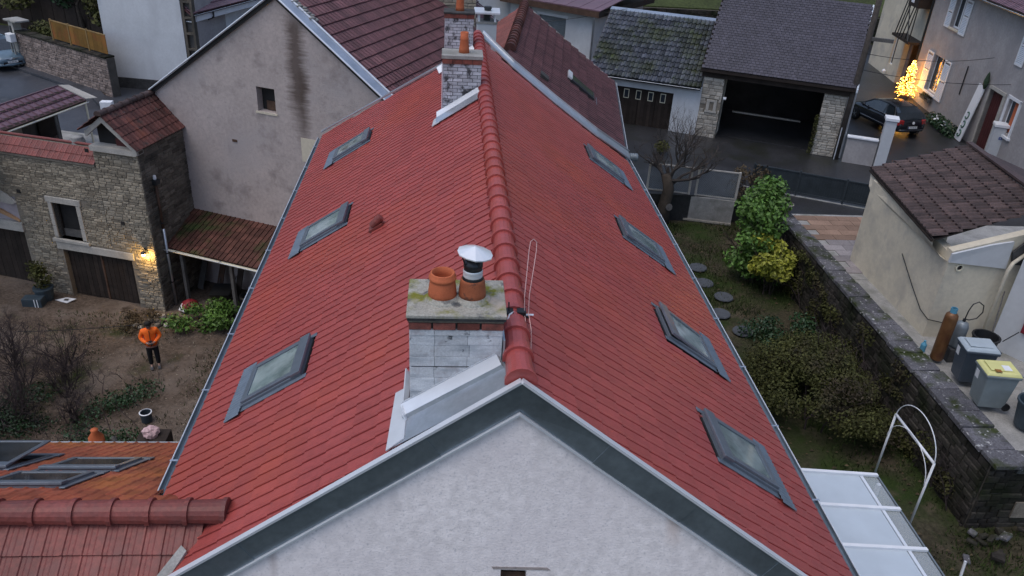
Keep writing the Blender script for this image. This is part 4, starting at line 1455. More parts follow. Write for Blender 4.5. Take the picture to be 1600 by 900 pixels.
pieces('ridge_tile', ridge_tile_mesh(.4, .12, .11), ms, B_, 'brown_tile', 20, variants=3)
# white barge frame and dark gable opening
for a, b in (((TOWER - .05, 6.80), (AP, zap - .08)), ((AP, zap - .08), (.08, 6.36))):
    (xa, za), (xb, zb) = a, b
    MB().prism([BF.p(xa, -.14, za), BF.p(xb, -.14, zb), BF.p(xb, -.14, zb - .2), BF.p(xa, -.14, za - .2)], BF.n * .10).build('barge_board', 'dressed_stone', B_)
MB().box((TOWER - .02, -.12, 6.12), (.02, .3, 6.30), BF).build('sill', 'dressed_stone', B_)
MB().prism([BF.p(TOWER + .1, .3, 6.3), BF.p(-.1, .3, 6.3), BF.p(-.2, .3, 6.5), BF.p(AP, .3, 7.35), BF.p(TOWER + .1, .3, 6.9)], BF.n * .04).build('loft_void', 'unlit_interior', B_)
MB().box((-.9, .2, 6.3), (-.3, .24, 6.55), BF).build('loft_board', 'red_door', B_)
# downpipe with hopper on the dark side wall
mb = MB()
P0 = BF.p(.09, .55, 0)
mb.tube([P0 + V3(0, 0, 0.05), P0 + V3(0, 0, 3.2)], .05, 10)
mb.build('downpipe', 'zinc', B_, smooth=True)
MB().tube([P0 + V3(0, 0, 3.2), P0 + V3(0, 0, 4.9)], .045, 10).build('downpipe', 'brown_wood', B_, smooth=True)
MB().box((.02, .43, 4.9), (.20, .68, 5.08), BF).build('hopper', 'dark_metal', B_, bevel=.02)
MB().lathe([(.04, 0), (.06, .08), (.05, .18), (.0, .2)], P0 + V3(0, 0, 5.05), 10).build('vent_cap', 'white_paint', B_)
for z in (1.0, 2.2, 3.4):
    MB().lathe([(.055, 0), (.06, .01), (.06, .04), (.055, .05)], P0 + V3(0, 0, z), 10).build('pipe_clip', 'dark_metal', B_)
# putlog holes as near-black blocks, their shade put into the colour
for x, z in ((-1.15, 3.42), (-5.2, 4.05), (-2.0, 6.0)):
    MB().box((x, -.045, z), (x + .14, -.02, z + .13), BF).build('wall_hole', 'unlit_interior', B_)

# wall lamp that is lit
LM = thing('wall_lamp', 'lit wall lamp glowing yellow at the barn corner over the door', 'lamp', BF.p(-.32, -.1, 2.45))
MB().box((-.38, -.06, 2.40), (-.26, -.035, 2.62), BF).build('bracket', 'dark_metal', LM)
MB().tube([BF.p(-.32, -.05, 2.58), BF.p(-.32, -.18, 2.62), BF.p(-.32, -.22, 2.56)], .012, 6).build('arm', 'dark_metal', LM)
MB().lathe([(.10, 0), (.09, .03), (.04, .07), (0, .08)], BF.p(-.32, -.22, 2.50), 14, cap0=False).build('lamp_shade', 'dark_metal', LM)
MB().lathe([(0, 0), (.05, .02), (.065, .06), (.05, .10), (0, .12)], BF.p(-.32, -.22, 2.38), 14, cap0=False, cap1=False).build('bulb', 'lamp_glow', LM, smooth=True)
ld = bpy.data.lights.new('lamp_light', 'POINT')
ld.energy = 34
ld.color = (1.0, .60, .18)
ld.shadow_soft_size = .06
lo = bpy.data.objects.new('lamp_light', ld)
COL.objects.link(lo)
lo.parent = LM
lo.location = BF.p(-.30, -.26, 2.36) - LM.location

# ================================================================== lean-to shed in the corner
SF = Fr((-10.45, 29.0), (0.918, -0.396))
SH = thing('lean_to_shed', 'open lean-to shed with a mossy red tile roof below the beige gable', 'shed', SF.p(2, -1, 0))
GF = [SF.p(0, -.02, 3.12), SF.p(4.9, -.02, 3.12)]
Vs = (SF.n * 2.05 + V3(0, 0, .72)).normalized()
lay_tiles(SH, SF.p(-.05, -2.12, 2.42), SF.d, Vs, 28, 6, .205, .36, tile_flat(.205, .36), 'shed_tile', limit=170)
MB().prism([SF.p(-.05, -2.1, 2.37), SF.p(5.6, -2.1, 2.37), SF.p(5.6, -.02, 3.08), SF.p(-.05, -.02, 3.08)], (0, 0, -.05)).build('roof_deck', 'dark_wood', SH)
gutter(SH, SF.p(-.1, -2.2, 2.38), SF.p(5.6, -2.2, 2.38), -SF.n, r=.06, material='cream_paint')
for x in (.75, 2.9, 5.0):
    MB().box((x, -1.95, 0), (x + .12, -1.83, 2.4), SF).build('post', 'grey_wood', SH)
MB().box((0, -1.97, 2.18), (5.6, -1.85, 2.34), SF).build('beam', 'brown_wood', SH)
for k in range(11):
    MB().box((.2 + k * .3, -.12, .02), (.47 + k * .3, -.08, 2.4), SF, t=random.random()).build('back_plank', 'grey_wood', SH)

# ================================================================== big beige gabled house
GFm = Fr((-6.31, 27.08), (0.918, -0.396))
G = thing('gabled_house', 'tall beige house with a blank stained gable and a purple tiled roof', 'house', GFm.p(0, 3, 0))
zA, zB, zLf = 11.41, 8.59, 7.55
xr, xl = 3.89, -5.52
sr = (zA - zB) / xr
sl_ = (zA - zLf) / -xl
XR, XL = 4.9, -6.2


def gz(x):
    return zA - (x * sr if x > 0 else -x * sl_)


mb = MB()
wx0, wx1, wz0, wz1 = -1.08, -.36, 7.45, 8.30
for x0, x1, z0 in ((XL, wx0, -.3), (wx1, XR, -.3)):
    poly = [(x0, z0), (x1, z0), (x1, gz(x1) - .1)] + ([(0, zA - .1)] if x0 < 0 < x1 else []) + [(x0, gz(x0) - .1)]
    mb.prism([GFm.p(x, 0, z) for x, z in poly], GFm.n * .4)
mb.box((wx0, 0, -.3), (wx1, .4, wz0), GFm)
mb.prism([GFm.p(wx0, 0, wz1), GFm.p(wx1, 0, wz1), GFm.p(wx1, 0, gz(wx1) - .1), GFm.p(wx0, 0, gz(wx0) - .1)], GFm.n * .4)
mb.box((XL, .4, -.3), (XL + .3, 11.5, gz(XL) - .2), GFm)
mb.box((XR - .3, .4, -.3), (XR, 11.5, gz(XR) - .2), GFm)
GW = mb.build('gable_wall', 'stained_render', G)
MB().box((wx0, .30, wz0), (wx1, .34, wz1), GFm).build('window_void', 'unlit_interior', G)
MB().box((wx0 + .22, .22, wz0 + .02), (wx1 - .02, .26, wz0 + .34), GFm).build('window_board', 'brown_wood', G)
MB().box((wx0 - .08, -.03, wz0 - .07), (wx1 + .06, .2, wz0 - .002), GFm).build('sill', 'cream_render', G)
MB().box((.55, -.012, 5.9), (1.22, .2, 6.76), GFm).build('render_patch', 'cream_render', G)
MB().box((-2.3, -.02, 6.15), (-2.1, .02, 6.24), GFm).build('tie_plate', 'brown_wood', G)
V2 = (GFm.d * -3.89 + V3(0, 0, zA - zB)).normalized()
U2 = GFm.n
L2 = ((XR) ** 2 + (XR * sr) ** 2) ** .5
lay_tiles(G, GFm.p(XR, .12, gz(XR)), U2, V2, 57, 15, .205, L2 / 15, tile_ribbed(.205, L2 / 15, thick=.05), 'purple_tile', limit=0)
V3l = (GFm.d * 5.52 + V3(0, 0, zA - zLf)).normalized()
L3 = ((XL) ** 2 + (XL * sl_) ** 2) ** .5
lay_tiles(G, GFm.p(XL, 11.8, gz(XL)), -U2, V3l, 57, 18, .205, L3 / 18, tile_ribbed(.205, L3 / 18), 'purple_tile', limit=0)
mb = MB()
mb.prism([GFm.p(0, .02, zA - .03), GFm.p(XR, .02, gz(XR) - .03), GFm.p(XR, 11.7, gz(XR) - .03), GFm.p(0, 11.7, zA - .03)], (0, 0, -.1))
mb.prism([GFm.p(0, .02, zA - .03), GFm.p(XL, .02, gz(XL) - .03), GFm.p(XL, 11.7, gz(XL) - .03), GFm.p(0, 11.7, zA - .03)], (0, 0, -.1))
mb.build('roof_deck', 'purple_tile', G)
ms = [frame_mtx(GFm.p(0, .1 + k * .4, zA + .03), GFm.d, GFm.n, V3(0, 0, 1)) for k in range(28)]
pieces('ridge_tile', ridge_tile_mesh(.4, .13, .12), ms, G, 'purple_tile', 0)
# wide zinc verge with bright rolled edges
for sgn, xe in ((1, XR), (-1, XL)):
    nseg = 6
    for k in range(nseg):
        xa, xb = xe * k / nseg, xe * (k + 1) / nseg
        MB().prism([GFm.p(xa, -.16, gz(xa) + .02 + .003 * (k % 2)), GFm.p(xb, -.16, gz(xb) + .02 + .003 * (k % 2)), GFm.p(xb, .22, gz(xb) + .10), GFm.p(xa, .22, gz(xa) + .10)], (0, 0, .02)).build('verge_sheet', 'zinc' if sgn > 0 else 'dark_zinc', G)
    MB().tube([GFm.p(.0, -.17, gz(0) + .03), GFm.p(xe, -.17, gz(xe) + .03)], .03, 6).build('verge_roll', 'bright_zinc', G)
    MB().tube([GFm.p(.0, .23, gz(0) + .14), GFm.p(xe, .23, gz(xe) + .14)], .03, 6).build('verge_roll', 'bright_zinc', G)
    MB().prism([GFm.p(0, -.10, gz(0) + .0), GFm.p(xe, -.10, gz(xe) + .0), GFm.p(xe, -.10, gz(xe) - .14), GFm.p(0, -.10, gz(0) - .14)], GFm.n * .09).build('barge_board', 'dark_metal', G)
# foam lumps at the top of the verge
mb = MB()
rd = random.Random(6)
for k in range(9):
    x = .45 + k * .09
    mb.lathe([(.0, -.05), (.10, -.02), (.12 + rd.uniform(0, .05), .02), (.06, .05 + rd.uniform(0, .03)), (0, .06)], GFm.p(x, .30 + rd.uniform(-.05, .12), gz(x) + .10), 8)
mb.build('mortar_smear', 'concrete', G, smooth=True)

# ================================================================== row house beyond the far end of the long house
RF = Fr((1.08, 24.18), (0.99087, -0.13484))
R_ = thing('row_house', 'row house with a dull purple-brown roof adjoining the far end of the long house', 'house', RF.p(1, 3, 5))
pr = (10.8 - 8.2) / 3.58
Ve = V3(0, 0, 0)
ex, ez = 3.58, 8.2


def in_row(c):
    # stop at the zinc verge of the long house
    s = c.x / math.cos(PR)
    return c.y > (farR(max(s, 0.0)) if c.x > 0 else 22.9) + .30


VRr = (RF.d * -ex + V3(0, 0, 10.8 - ez)).normalized()
Lr = (ex ** 2 + (10.8 - ez) ** 2) ** .5
lay_tiles(R_, RF.p(ex, -3.6, ez), RF.n, VRr, 50, 12, .205, Lr / 12, tile_ribbed(.205, Lr / 12, thick=.06, rib=.012), 'purple_tile', keep=in_row, limit=0)
VLr = (RF.d * 3.4 + V3(0, 0, 2.5)).normalized()
lay_tiles(R_, RF.p(-3.4, 6.65, 8.3), -RF.n, VLr, 34, 12, .205, 4.22 / 12, tile_ribbed(.205, 4.22 / 12), 'old_red_tile', keep=in_row, limit=0)
ms = [frame_mtx(RF.p(0, -.9 + k * .38, 10.83), RF.d, RF.n, V3(0, 0, 1)) for k in range(20)]
pieces('ridge_tile', ridge_tile_mesh(.375, .16, .14), ms, R_, 'barn_tile', 30, variants=4)
mb = MB()
mb.prism([RF.p(0, 6.7, 10.75), RF.p(ex, 6.7, ez - .04), RF.p(ex, -2.1, ez - .04), RF.p(0, -.9, 10.75)], (0, 0, -.1))
mb.prism([RF.p(0, 6.7, 10.75), RF.p(-3.4, 6.7, 8.2), RF.p(-3.4, 0, 8.2), RF.p(0, -.9, 10.75)], (0, 0, -.1))
mb.build('roof_deck', 'purple_tile', R_)
mb = MB()
mb.box((ex - .45, -1.9, 3), (ex - .2, 6.6, ez), RF)
mb.prism([RF.p(-3.3, 6.4, 3), RF.p(ex - .2, 6.4, 3), RF.p(ex - .2, 6.4, 8.2), RF.p(0, 6.4, 10.6), RF.p(-3.3, 6.4, 8.1)], RF.n * .2)
mb.build('wall', 'pale_render', R_)
# scalloped mortar verge
for k in range(22):
    xa, xb = k * ex / 22, (k + .85) * ex / 22
    MB().prism([RF.p(xa, 6.52, 10.84 - xa * pr), RF.p(xb, 6.52, 10.84 - xb * pr), RF.p(xb, 6.74, 10.83 - xb * pr), RF.p(xa, 6.74, 10.83 - xa * pr)], (0, 0, -.14)).build('verge_mortar', 'pale_stone', R_)
gutter(R_, RF.p(ex + .06, -2.0, ez - .03), RF.p(ex + .06, 6.7, ez - .03), RF.d, r=.06)
# its skylight standing open
o = RF.p(2.15, 1.5, 10.8 - 2.15 * pr)
sk = thing('roof_window', 'dark roof window on the purple-brown row house roof', 'skylight', o)
nn = RF.n.cross(VRr).normalized()
for nm, u0, u1, v0, v1, w0, w1, m in (('frame', -.36, .36, -.55, .55, .02, .12, 'dark_metal'), ('glass_pane', -.30, .30, -.49, .40, .121, .135, 'window_glass'),
                                      ('top_casing', -.37, .37, .42, .58, .10, .17, 'bright_zinc'), ('apron', -.40, .40, -.72, -.55, .02, .05, 'lead_apron')):
    pts = [o + RF.n * u + VRr * v_ + nn * w for w in (w0, w1) for u, v_ in ((u0, v0), (u1, v0), (u1, v1), (u0, v1))]
    MB().hexa(pts).build(nm, m, sk, bevel=.006)
o2 = RF.p(1.15, -1.1, 10.8 - 1.15 * pr)
MB().prism([o2, o2 + RF.n * .35, o2 + RF.n * .35 + VRr * .05 + nn * .12, o2 + VRr * .05 + nn * .12], VRr * .3).build('vent_tile', 'dark_slab', R_)

# ================================================================== stone-gabled house behind the beige roof
T = thing('stone_house', 'old house with a bare coursed stone gable rising behind the purple roof', 'house', (-2, 34.5, 4))
TF = Fr((-4.2, 34.5), (1, 0.0))
MB().box((0, 0, 3), (4.5, 6, 12.6), TF).build('wall', 'mortar', T)
rubble(T, TF, 0, 4.5, 6.5, 12.4, 0.0, 'rubble_stone', hr=(.10, .18), lr=(.25, .55), proud=.03, limit=140, seed=12)
MB().prism([TF.p(-.3, -.3, 12.5), TF.p(4.8, -.3, 12.5), TF.p(4.8, 3, 14.4), TF.p(-.3, 3, 14.4)], (0, 0, .15)).build('roof', 'purple_tile', T)
T2 = thing('tall_house', 'plain pale grey house wall behind the far chimneys', 'house', (1.5, 46, 3))
T2F = Fr((-1.0, 46.2), (1, -.02))
MB().box((0, 0, 3), (5.2, 6, 13), T2F).build('wall', 'pale_render', T2)
MB().prism([T2F.p(-.3, -.3, 13), T2F.p(5.5, -.3, 13), T2F.p(5.5, 3, 14.6), T2F.p(-.3, 3, 14.6)], (0, 0, .15)).build('roof', 'purple_tile', T2)

# white house with the brown eaves
WF = Fr((6.7, 42.7), (.8, -.6))
Wt = thing('white_house', 'white house with a brown boarded roof overhang behind the mossy garage', 'house', WF.p(-2, 2, 3))
mb = MB()
wall_cells(mb, WF, -5.2, 0, 3, 8.45, 0, .3, [(-3.35, -1.65, 6.65, 8.02)])
mb.box((-.3, .3, 3), (0, 6, 8.45), WF)
mb.build('wall', 'white_render', Wt)
MB().box((-3.35, .12, 6.65), (-1.65, .2, 8.02), WF).build('roller_blind', 'car_blue', Wt)
for k in range(12):
    MB().box((-3.33, .10, 6.67 + k * .112), (-1.67, .125, 6.67 + k * .112 + .10), WF).build('blind_slat', 'grey_bottle', Wt)
MB().box((-3.45, -.04, 8.02), (-1.55, .12, 8.14), WF).build('blind_box', 'white_paint', Wt)
MB().prism([WF.p(-5.6, -.45, 8.50), WF.p(.45, -.45, 8.50), WF.p(.45, 6.4, 8.50), WF.p(-5.6, 6.4, 8.50)], (0, 0, .05)).build('soffit', 'brown_wood', Wt)
MB().box((-5.6, -.50, 8.42), (.50, -.45, 8.72), WF).build('fascia', 'brown_wood', Wt)
MB().box((.45, -.46, 8.42), (.50, 6.4, 8.72), WF).build('fascia', 'dark_wood', Wt)
for k in range(15):
    MB().prism([WF.p(-5.6 + k * .41, -.5, 8.725), WF.p(-5.6 + k * .41 + .40, -.5, 8.725), WF.p(-5.6 + k * .41 + .40, 6.4, 9.5), WF.p(-5.6 + k * .41, 6.4, 9.5)], (0, 0, .05 + .012 * (k % 2))).build('roof_sheet', 'purple_smooth_tile', Wt)
MB().tube([WF.p(.04, -.07, 3.2), WF.p(.04, -.07, 8.2), WF.p(.2, -.4, 8.45)], .06, 8).build('downpipe', 'zinc', Wt, smooth=True)
MB().lathe([(.09, 0), (.09, .12)], WF.p(-3.9, -.02, 8.2), 8, axis=-WF.n).build('wall_lamp', 'dark_metal', Wt)

# ================================================================== street garages
GAF = Fr((10.95, 36.63), (.921, -.39))
GA = thing('mossy_garage', 'white garage with mossy dark pantiles and a brown door with five small panes', 'garage', GAF.p(-3, 0, 4))
mb = MB()
wall_cells(mb, GAF, -5.6, .15, 3.9, 6.45, .3, .6, [(-4.55, -1.18, 3.9, 5.95)])
mb.box((-5.6, .6, 3.9), (-5.4, 4.6, 6.5), GAF)
mb.prism([GAF.p(-5.55, .3, 6.4), GAF.p(-5.55, 4.4, 8.8), GAF.p(-5.55, 4.4, 4), GAF.p(-5.55, .3, 4)], GAF.d * .2)
mb.build('wall', 'white_render', GA)
DX0, DX1 = -4.55, -1.18
dw = (DX1 - DX0) / 4
MB().box((DX0, .52, 3.95), (DX1, .56, 5.95), GAF).build('door_back', 'dark_wood', GA)
for k in range(4):
    dl = MB().box((DX0 + k * dw + .012, .46, 4.0), (DX0 + (k + 1) * dw - .012, .51, 5.93), GAF).build('door_leaf', 'dark_wood', GA)
    for j in range(5):
        MB().box((DX0 + k * dw + .03 + j * (dw - .06) / 5, .448, 4.05), (DX0 + k * dw + .03 + (j + .92) * (dw - .06) / 5, .462, 5.40), GAF, t=random.random()).build('plank', 'dark_wood', dl)
for k in range(5):
    xc = -4.08 + k * .60
    fr_ = MB()
    for a, b, c, d in ((-.13, .13, .19, .22), (-.13, .13, -.22, -.19), (-.13, -.10, -.19, .19), (.10, .13, -.19, .19)):
        fr_.box((xc + a, .42, 5.60 + c), (xc + b, .459, 5.60 + d), GAF)
    w_ = fr_.build('window_frame', 'cream_paint', GA)
    MB().box((xc - .10, .44, 5.41), (xc + .10, .452, 5.79), GAF).build('pane', 'window_glass', w_)
tg = 4.65 / 13
lay_tiles(GA, GAF.p(-5.45, -.02, 6.46), GAF.d, GAF.n * 4.05 + V3(0, 0, 2.35), 26, 13, .212, tg, tile_wave(.212, tg, .06, thick=.05), 'moss_tile', limit=300)
MB().prism([GAF.p(-5.5, 0, 6.42), GAF.p(.05, 0, 6.42), GAF.p(.05, 4.1, 8.8), GAF.p(-5.5, 4.1, 8.8)], (0, 0, -.1)).build('roof_deck', 'slate', GA)
MB().prism([GAF.p(-5.5, 3.95, 8.78), GAF.p(.1, 3.95, 8.78), GAF.p(.1, 4.3, 8.86), GAF.p(-5.5, 4.3, 8.86)], (0, 0, .06)).build('ridge_cap', 'zinc', GA)
gutter(GA, GAF.p(-5.55, -.06, 6.42), GAF.p(.05, -.06, 6.42), -GAF.n, r=.06, material='dark_metal')

GBF = Fr((10.93, 36.61), (.9122, -.4097))
GB = thing('open_garage', 'wide open-fronted garage with slate roof on two pale stone piers', 'garage', GBF.p(3, 0, 4))
MB().box((.12, .32, 3.9), (1.08, .8, 7.1), GBF).build('pier', 'mortar', GB)
MB().box((5.52, .32, 3.9), (6.52, .8, 7.0), GBF).build('pier', 'mortar', GB)
mb = MB()
mb.box((.12, .8, 3.9), (.32, 6, 7.4), GBF)
mb.box((6.3, .8, 3.9), (6.52, 6, 7.4), GBF)
mb.build('inner_wall', 'mortar', GB)
rubble(GB, GBF, .12, 1.08, 3.95, 7.05, .32, 'pale_stone', hr=(.12, .2), lr=(.2, .5), proud=.03, limit=140, seed=21, keep=lambda x, z, a, b: not (abs(x - .66) < .26 + a and abs(z - 5.62) < .32 + b))
rubble(GB, GBF, 5.52, 6.52, 3.95, 6.95, .32, 'pale_stone', hr=(.09, .15), lr=(.2, .45), proud=.03, limit=140, seed=22)
rubble(GB, GBF, .33, 1.6, 3.95, 6.95, 1.08, 'pale_stone', hr=(.12, .2), lr=(.2, .5), proud=-.03, limit=0, seed=23, side=True)
for a, b, c, d in ((-.24, .24, .2, .3), (-.28, .28, -.32, -.22), (-.24, -.10, -.22, .2), (.10, .24, -.22, .2)):
    MB().box((.66 + a, .27, 5.62 + c), (.66 + b, .4, 5.62 + d), GBF).build('window_surround', 'dressed_stone', GB, bevel=.008)
MB().box((.56, .36, 5.40), (.76, .38, 5.82), GBF).build('window_void', 'unlit_interior', GB)
MB().box((.1, 5.8, 3.9), (6.5, 6.0, 9), GBF).build('back_wall', 'unlit_interior', GB)
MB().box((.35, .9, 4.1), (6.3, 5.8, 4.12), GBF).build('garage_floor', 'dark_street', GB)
MB().box((0, .22, 6.98), (6.6, .5, 7.28), GBF).build('beam', 'dark_wood', GB)
MB().box((1.5, 3.0, 4.75), (4.8, 3.06, 4.82), GBF).build('pale_rail', 'pale_stone', GB)
sgg = .155
tg2 = 5.2
lay_tiles(GB, GBF.p(-.05, -.02, 7.42), GBF.d, GBF.n * .819 + V3(0, 0, .574), 38, 33, .178, sgg, tile_slab(.178, sgg, thick=.02), 'slate', stagger=True, limit=0)
MB().prism([GBF.p(-.05, 0, 7.37), GBF.p(6.75, 0, 7.37), GBF.p(6.75, 4.25, 10.34), GBF.p(-.05, 4.25, 10.34)], (0, 0, -.12)).build('roof_deck', 'dark_wood', GB)
MB().prism([GBF.p(-.05, 4.25, 10.30), GBF.p(6.75, 4.25, 10.30), GBF.p(6.75, 8, 8), GBF.p(-.05, 8, 8)], (0, 0, -.12)).build('roof_back', 'slate', GB)
MB().box((6.76, .0, 7.30), (6.84, .10, 7.46), GBF).build('verge_end', 'zinc', GB)
MB().prism([GBF.p(6.76, -.05, 7.40), GBF.p(6.76, 4.25, 10.36), GBF.p(6.76, 4.25, 10.2), GBF.p(6.76, -.05, 7.24)], GBF.d * .07).build('verge_board', 'shutter_paint', GB)
MB().tube([GBF.p(6.80, .12, 4.2), GBF.p(6.80, .12, 7.3)], .04, 8).build('downpipe', 'zinc', GB)
MB().lathe([(.07, 0), (.07, .14)], GBF.p(1.14, .36, 6.05), 8, axis=GBF.d).build('lamp_box', 'white_paint', GB)
MB().box((6.86, 3.4, 8.9), (8.0, 3.56, 9.06), GBF).build('tie_beam', 'grey_wood', GB)

# utility pole
PO = thing('utility_pole', 'tall dark wooden utility pole beside the open garage', 'pole', (17.09, 34.1, 4.0))
MB().tube([(17.09, 34.1, 3.9), (17.15, 34.1, 8), (17.22, 34.12, 13.5)], [.15, .135, .11], 12).build('shaft', 'pole_wood', PO, smooth=True)
MB().tube([(16.97, 34.0, 4.0), (16.98, 34.0, 5.6)], .025, 6).build('cable_guard', 'bright_zinc', PO)

# gate pillars and street wall
def pillar(label, x, y, w, z0, z1, a=-.4):
    F = Fr((x, y), (math.cos(a), math.sin(a)))
    t = thing('gate_pillar', label, 'pillar', (x, y, z0), 'rendered gate pillars')
    MB().box((-w / 2, -w / 2, z0), (w / 2, w / 2, z1 - .14), F).build('shaft', 'pale_render', t, bevel=.01)
    MB().box((-w / 2 - .06, -w / 2 - .06, z1 - .138), (w / 2 + .06, w / 2 + .06, z1), F).build('cap', 'white_paint', t, bevel=.02)
    return t, F


pillar('white rendered gate pillar in front of the black car', 18.70, 33.15, .46, 4.0, 6.42)
p2_, pf = pillar('white rendered pillar with a small blue number plate by the brown door', 24.75, 34.4, .5, 4.0, 5.95)
MB().box((.02, -.262, 5.25), (.16, -.252, 5.37), pf).build('number_plate', 'plate_blue', p2_)
text('number', '6', .10, frame_mtx(pf.p(.09, -.264, 5.31), pf.d, V3(0, 0, 1), -pf.n), 'plate_white', p2_)
LWF = Fr((17.25, 33.78), (.918, -.396))
LW = thing('street_wall', 'low pale rendered wall with white coping beside the utility pole', 'wall', LWF.p(.6, 0, 4))
MB().box((0, -.1, 3.9), (1.30, .1, 5.25), LWF).build('wall', 'grey_render', LW)
MB().box((-.03, -.16, 5.252), (1.30, .16, 5.34), LWF).build('coping', 'white_paint', LW, bevel=.02)
LW2 = thing('street_wall', 'grey rendered wall with a dark letterbox at the right edge', 'wall', (26.2, 34.0, 4))
L2F = Fr((25.1, 34.25), (.97, -.25))
MB().box((0, -.1, 3.9), (4.5, .12, 5.05), L2F).build('wall', 'grey_render', LW2)
MB().box((-.02, -.16, 5.052), (4.5, .18, 5.14), L2F).build('coping', 'dressed_stone', LW2)
mbx = MB().box((.40, -.30, 4.42), (.82, -.102, 4.86), L2F).build('letterbox', 'dark_metal', LW2, bevel=.02)
MB().box((.44, -.31, 4.72), (.78, -.301, 4.76), L2F).build('slot', 'grey_bottle', mbx)
MB().box((1.2, -.5, 3.9), (4.5, -.1, 4.25), L2F).build('kerb', 'dressed_stone', LW2)

# ================================================================== long rendered house with white shutters
HF = Fr((26.45, 44.34), (-.1557, -.9878))
HR = thing('shuttered_house', 'long grey rendered house with pale shutters along the lane', 'house', HF.p(4, 1, 4))
hz = [(.55, 2.1, 5.05, 7.0), (1.3, 2.5, 8.65, 10.2), (7.8, 9.15, 4.0, 6.98), (9.75, 10.75, 5.6, 7.05), (9.9, 11.2, 8.5, 10.2)]
mb = MB()
wall_cells(mb, HF, -1.7, 16, 3.9, 10.6, 0, .4, hz)
mb.box((-1.7, .4, 3.9), (-1.3, 8, 10.6), HF)
mb.build('wall', 'grey_render', HR)


def casement(F, x0, x1, z0, z1, y, parent, n=2, m='white_paint'):
    mb = MB()
    mb.box((x0, y, z0), (x0 + .06, y + .05, z1), F).box((x1 - .06, y, z0), (x1, y + .05, z1), F)
    mb.box((x0 + .06, y, z0), (x1 - .06, y + .05, z0 + .07), F).box((x0 + .06, y, z1 - .06), (x1 - .06, y + .05, z1), F)
    for k in range(1, n):
        xm = x0 + (x1 - x0) * k / n
        mb.box((xm - .045, y, z0 + .07), (xm + .045, y + .05, z1 - .06), F)
    w = mb.build('window', m, parent)
    for k in range(n):
        MB().box((x0 + .02 + (x1 - x0) * k / n, y + .02, z0 + .03), (x0 - .02 + (x1 - x0) * (k + 1) / n, y + .03, z1 - .03), F).build('pane', 'window_glass', w)
    return w


def shutter(F, x0, x1, z0, z1, parent, y=-.07):
    mb = MB()
    mb.box((x0, y, z0), (x0 + .07, y + .045, z1), F).box((x1 - .07, y, z0), (x1, y + .045, z1), F)
    zm = (z0 + z1) / 2
    for a, b in ((z0, z0 + .08), (zm - .04, zm + .04), (z1 - .08, z1)):
        mb.box((x0 + .07, y, a), (x1 - .07, y + .045, b), F)
    s = mb.build('shutter', 'white_paint', parent)
    n = int((z1 - z0 - .2) / .075)
    sl_ = MB()
    for k in range(n):
        z = z0 + .09 + k * .075
        if abs(z + .03 - zm) < .07:
            continue
        sl_.hexa([F.p(x0 + .07, y + .004, z), F.p(x1 - .07, y + .004, z), F.p(x1 - .07, y + .03, z + .035), F.p(x0 + .07, y + .03, z + .035),
                  F.p(x0 + .07, y + .004, z + .012), F.p(x1 - .07, y + .004, z + .012), F.p(x1 - .07, y + .03, z + .05), F.p(x0 + .07, y + .03, z + .05)])
    l = sl_.build('slat', 'shutter_paint', s, kind='stuff')
    return s


casement(HF, .55, 2.1, 5.05, 7.0, .16, HR)
shutter(HF, -.32, .50, 4.98, 7.05, HR)
shutter(HF, 2.15, 2.98, 4.92, 7.05, HR)
MB().box((.5, -.10, 4.95), (2.15, .16, 5.045), HF).build('sill', 'white_paint', HR)
casement(HF, 1.3, 2.5, 8.65, 10.2, .16, HR)
shutter(HF, .55, 1.25, 8.55, 10.25, HR)
shutter(HF, 2.55, 3.3, 8.5, 10.25, HR)
MB().box((1.25, -.10, 8.55), (2.55, .16, 8.64), HF).build('sill', 'cream_render', HR)
shutter(HF, 9.15, 9.85, 8.45, 10.25, HR)
casement(HF, 9.9, 11.2, 8.5, 10.2, .16, HR)
casement(HF, 9.75, 10.75, 5.6, 7.05, .14, HR)
MB().box((9.60, -.05, 5.50), (9.745, .1, 7.16), HF).build('window_surround', 'white_paint', HR)
MB().box((10.755, -.05, 5.50), (10.90, .1, 7.16), HF).build('window_surround', 'white_paint', HR)
MB().box((9.6, -.05, 7.05), (10.9, .1, 7.18), HF).build('window_surround', 'white_paint', HR)
MB().box((9.5, -.12, 5.40), (11.0, .1, 5.5), HF).build('sill', 'white_paint', HR)
MB().box((10.2, .1, 5.65), (10.7, .13, 7.0), HF).build('curtain', 'terracotta', HR)
dr = MB().box((7.82, .18, 4.0), (9.13, .24, 6.96), HF).build('door', 'red_door', HR)
for k in range(6):
    MB().box((7.86 + k * .21, .165, 4.05), (8.05 + k * .21, .18, 6.9), HF, t=random.random()).build('plank', 'red_door', dr)
MB().box((7.66, -.03, 4.0), (7.80, .2, 7.12), HF).build('door_surround', 'dressed_stone', HR)
MB().box((9.15, -.03, 4.0), (9.40, .2, 7.12), HF).build('door_surround', 'dressed_stone', HR)
MB().box((7.66, -.05, 6.985), (9.40, .2, 7.14), HF).build('door_lintel', 'dressed_stone', HR)
MB().tube([HF.p(4.9, -.05, 5.9), HF.p(4.9, -.05, 7.35)], .03, 6).build('wall_pipe', 'dark_metal', HR)
MB().lathe([(.05, 0), (.12, .2), (.13, .4), (.06, .72), (0, .85)], HF.p(7.45, -.16, 6.85), 10).build('hanging_plant', 'olive_ornament', HR)
MB().box((-1.7, -.5, 10.55), (16, .0, 10.66), HF).build('eave_soffit', 'dark_wood', HR)
gutter(HR, HF.p(-1.7, -.55, 10.62), HF.p(16, -.55, 10.62), -HF.n, r=.07, material='dark_zinc')
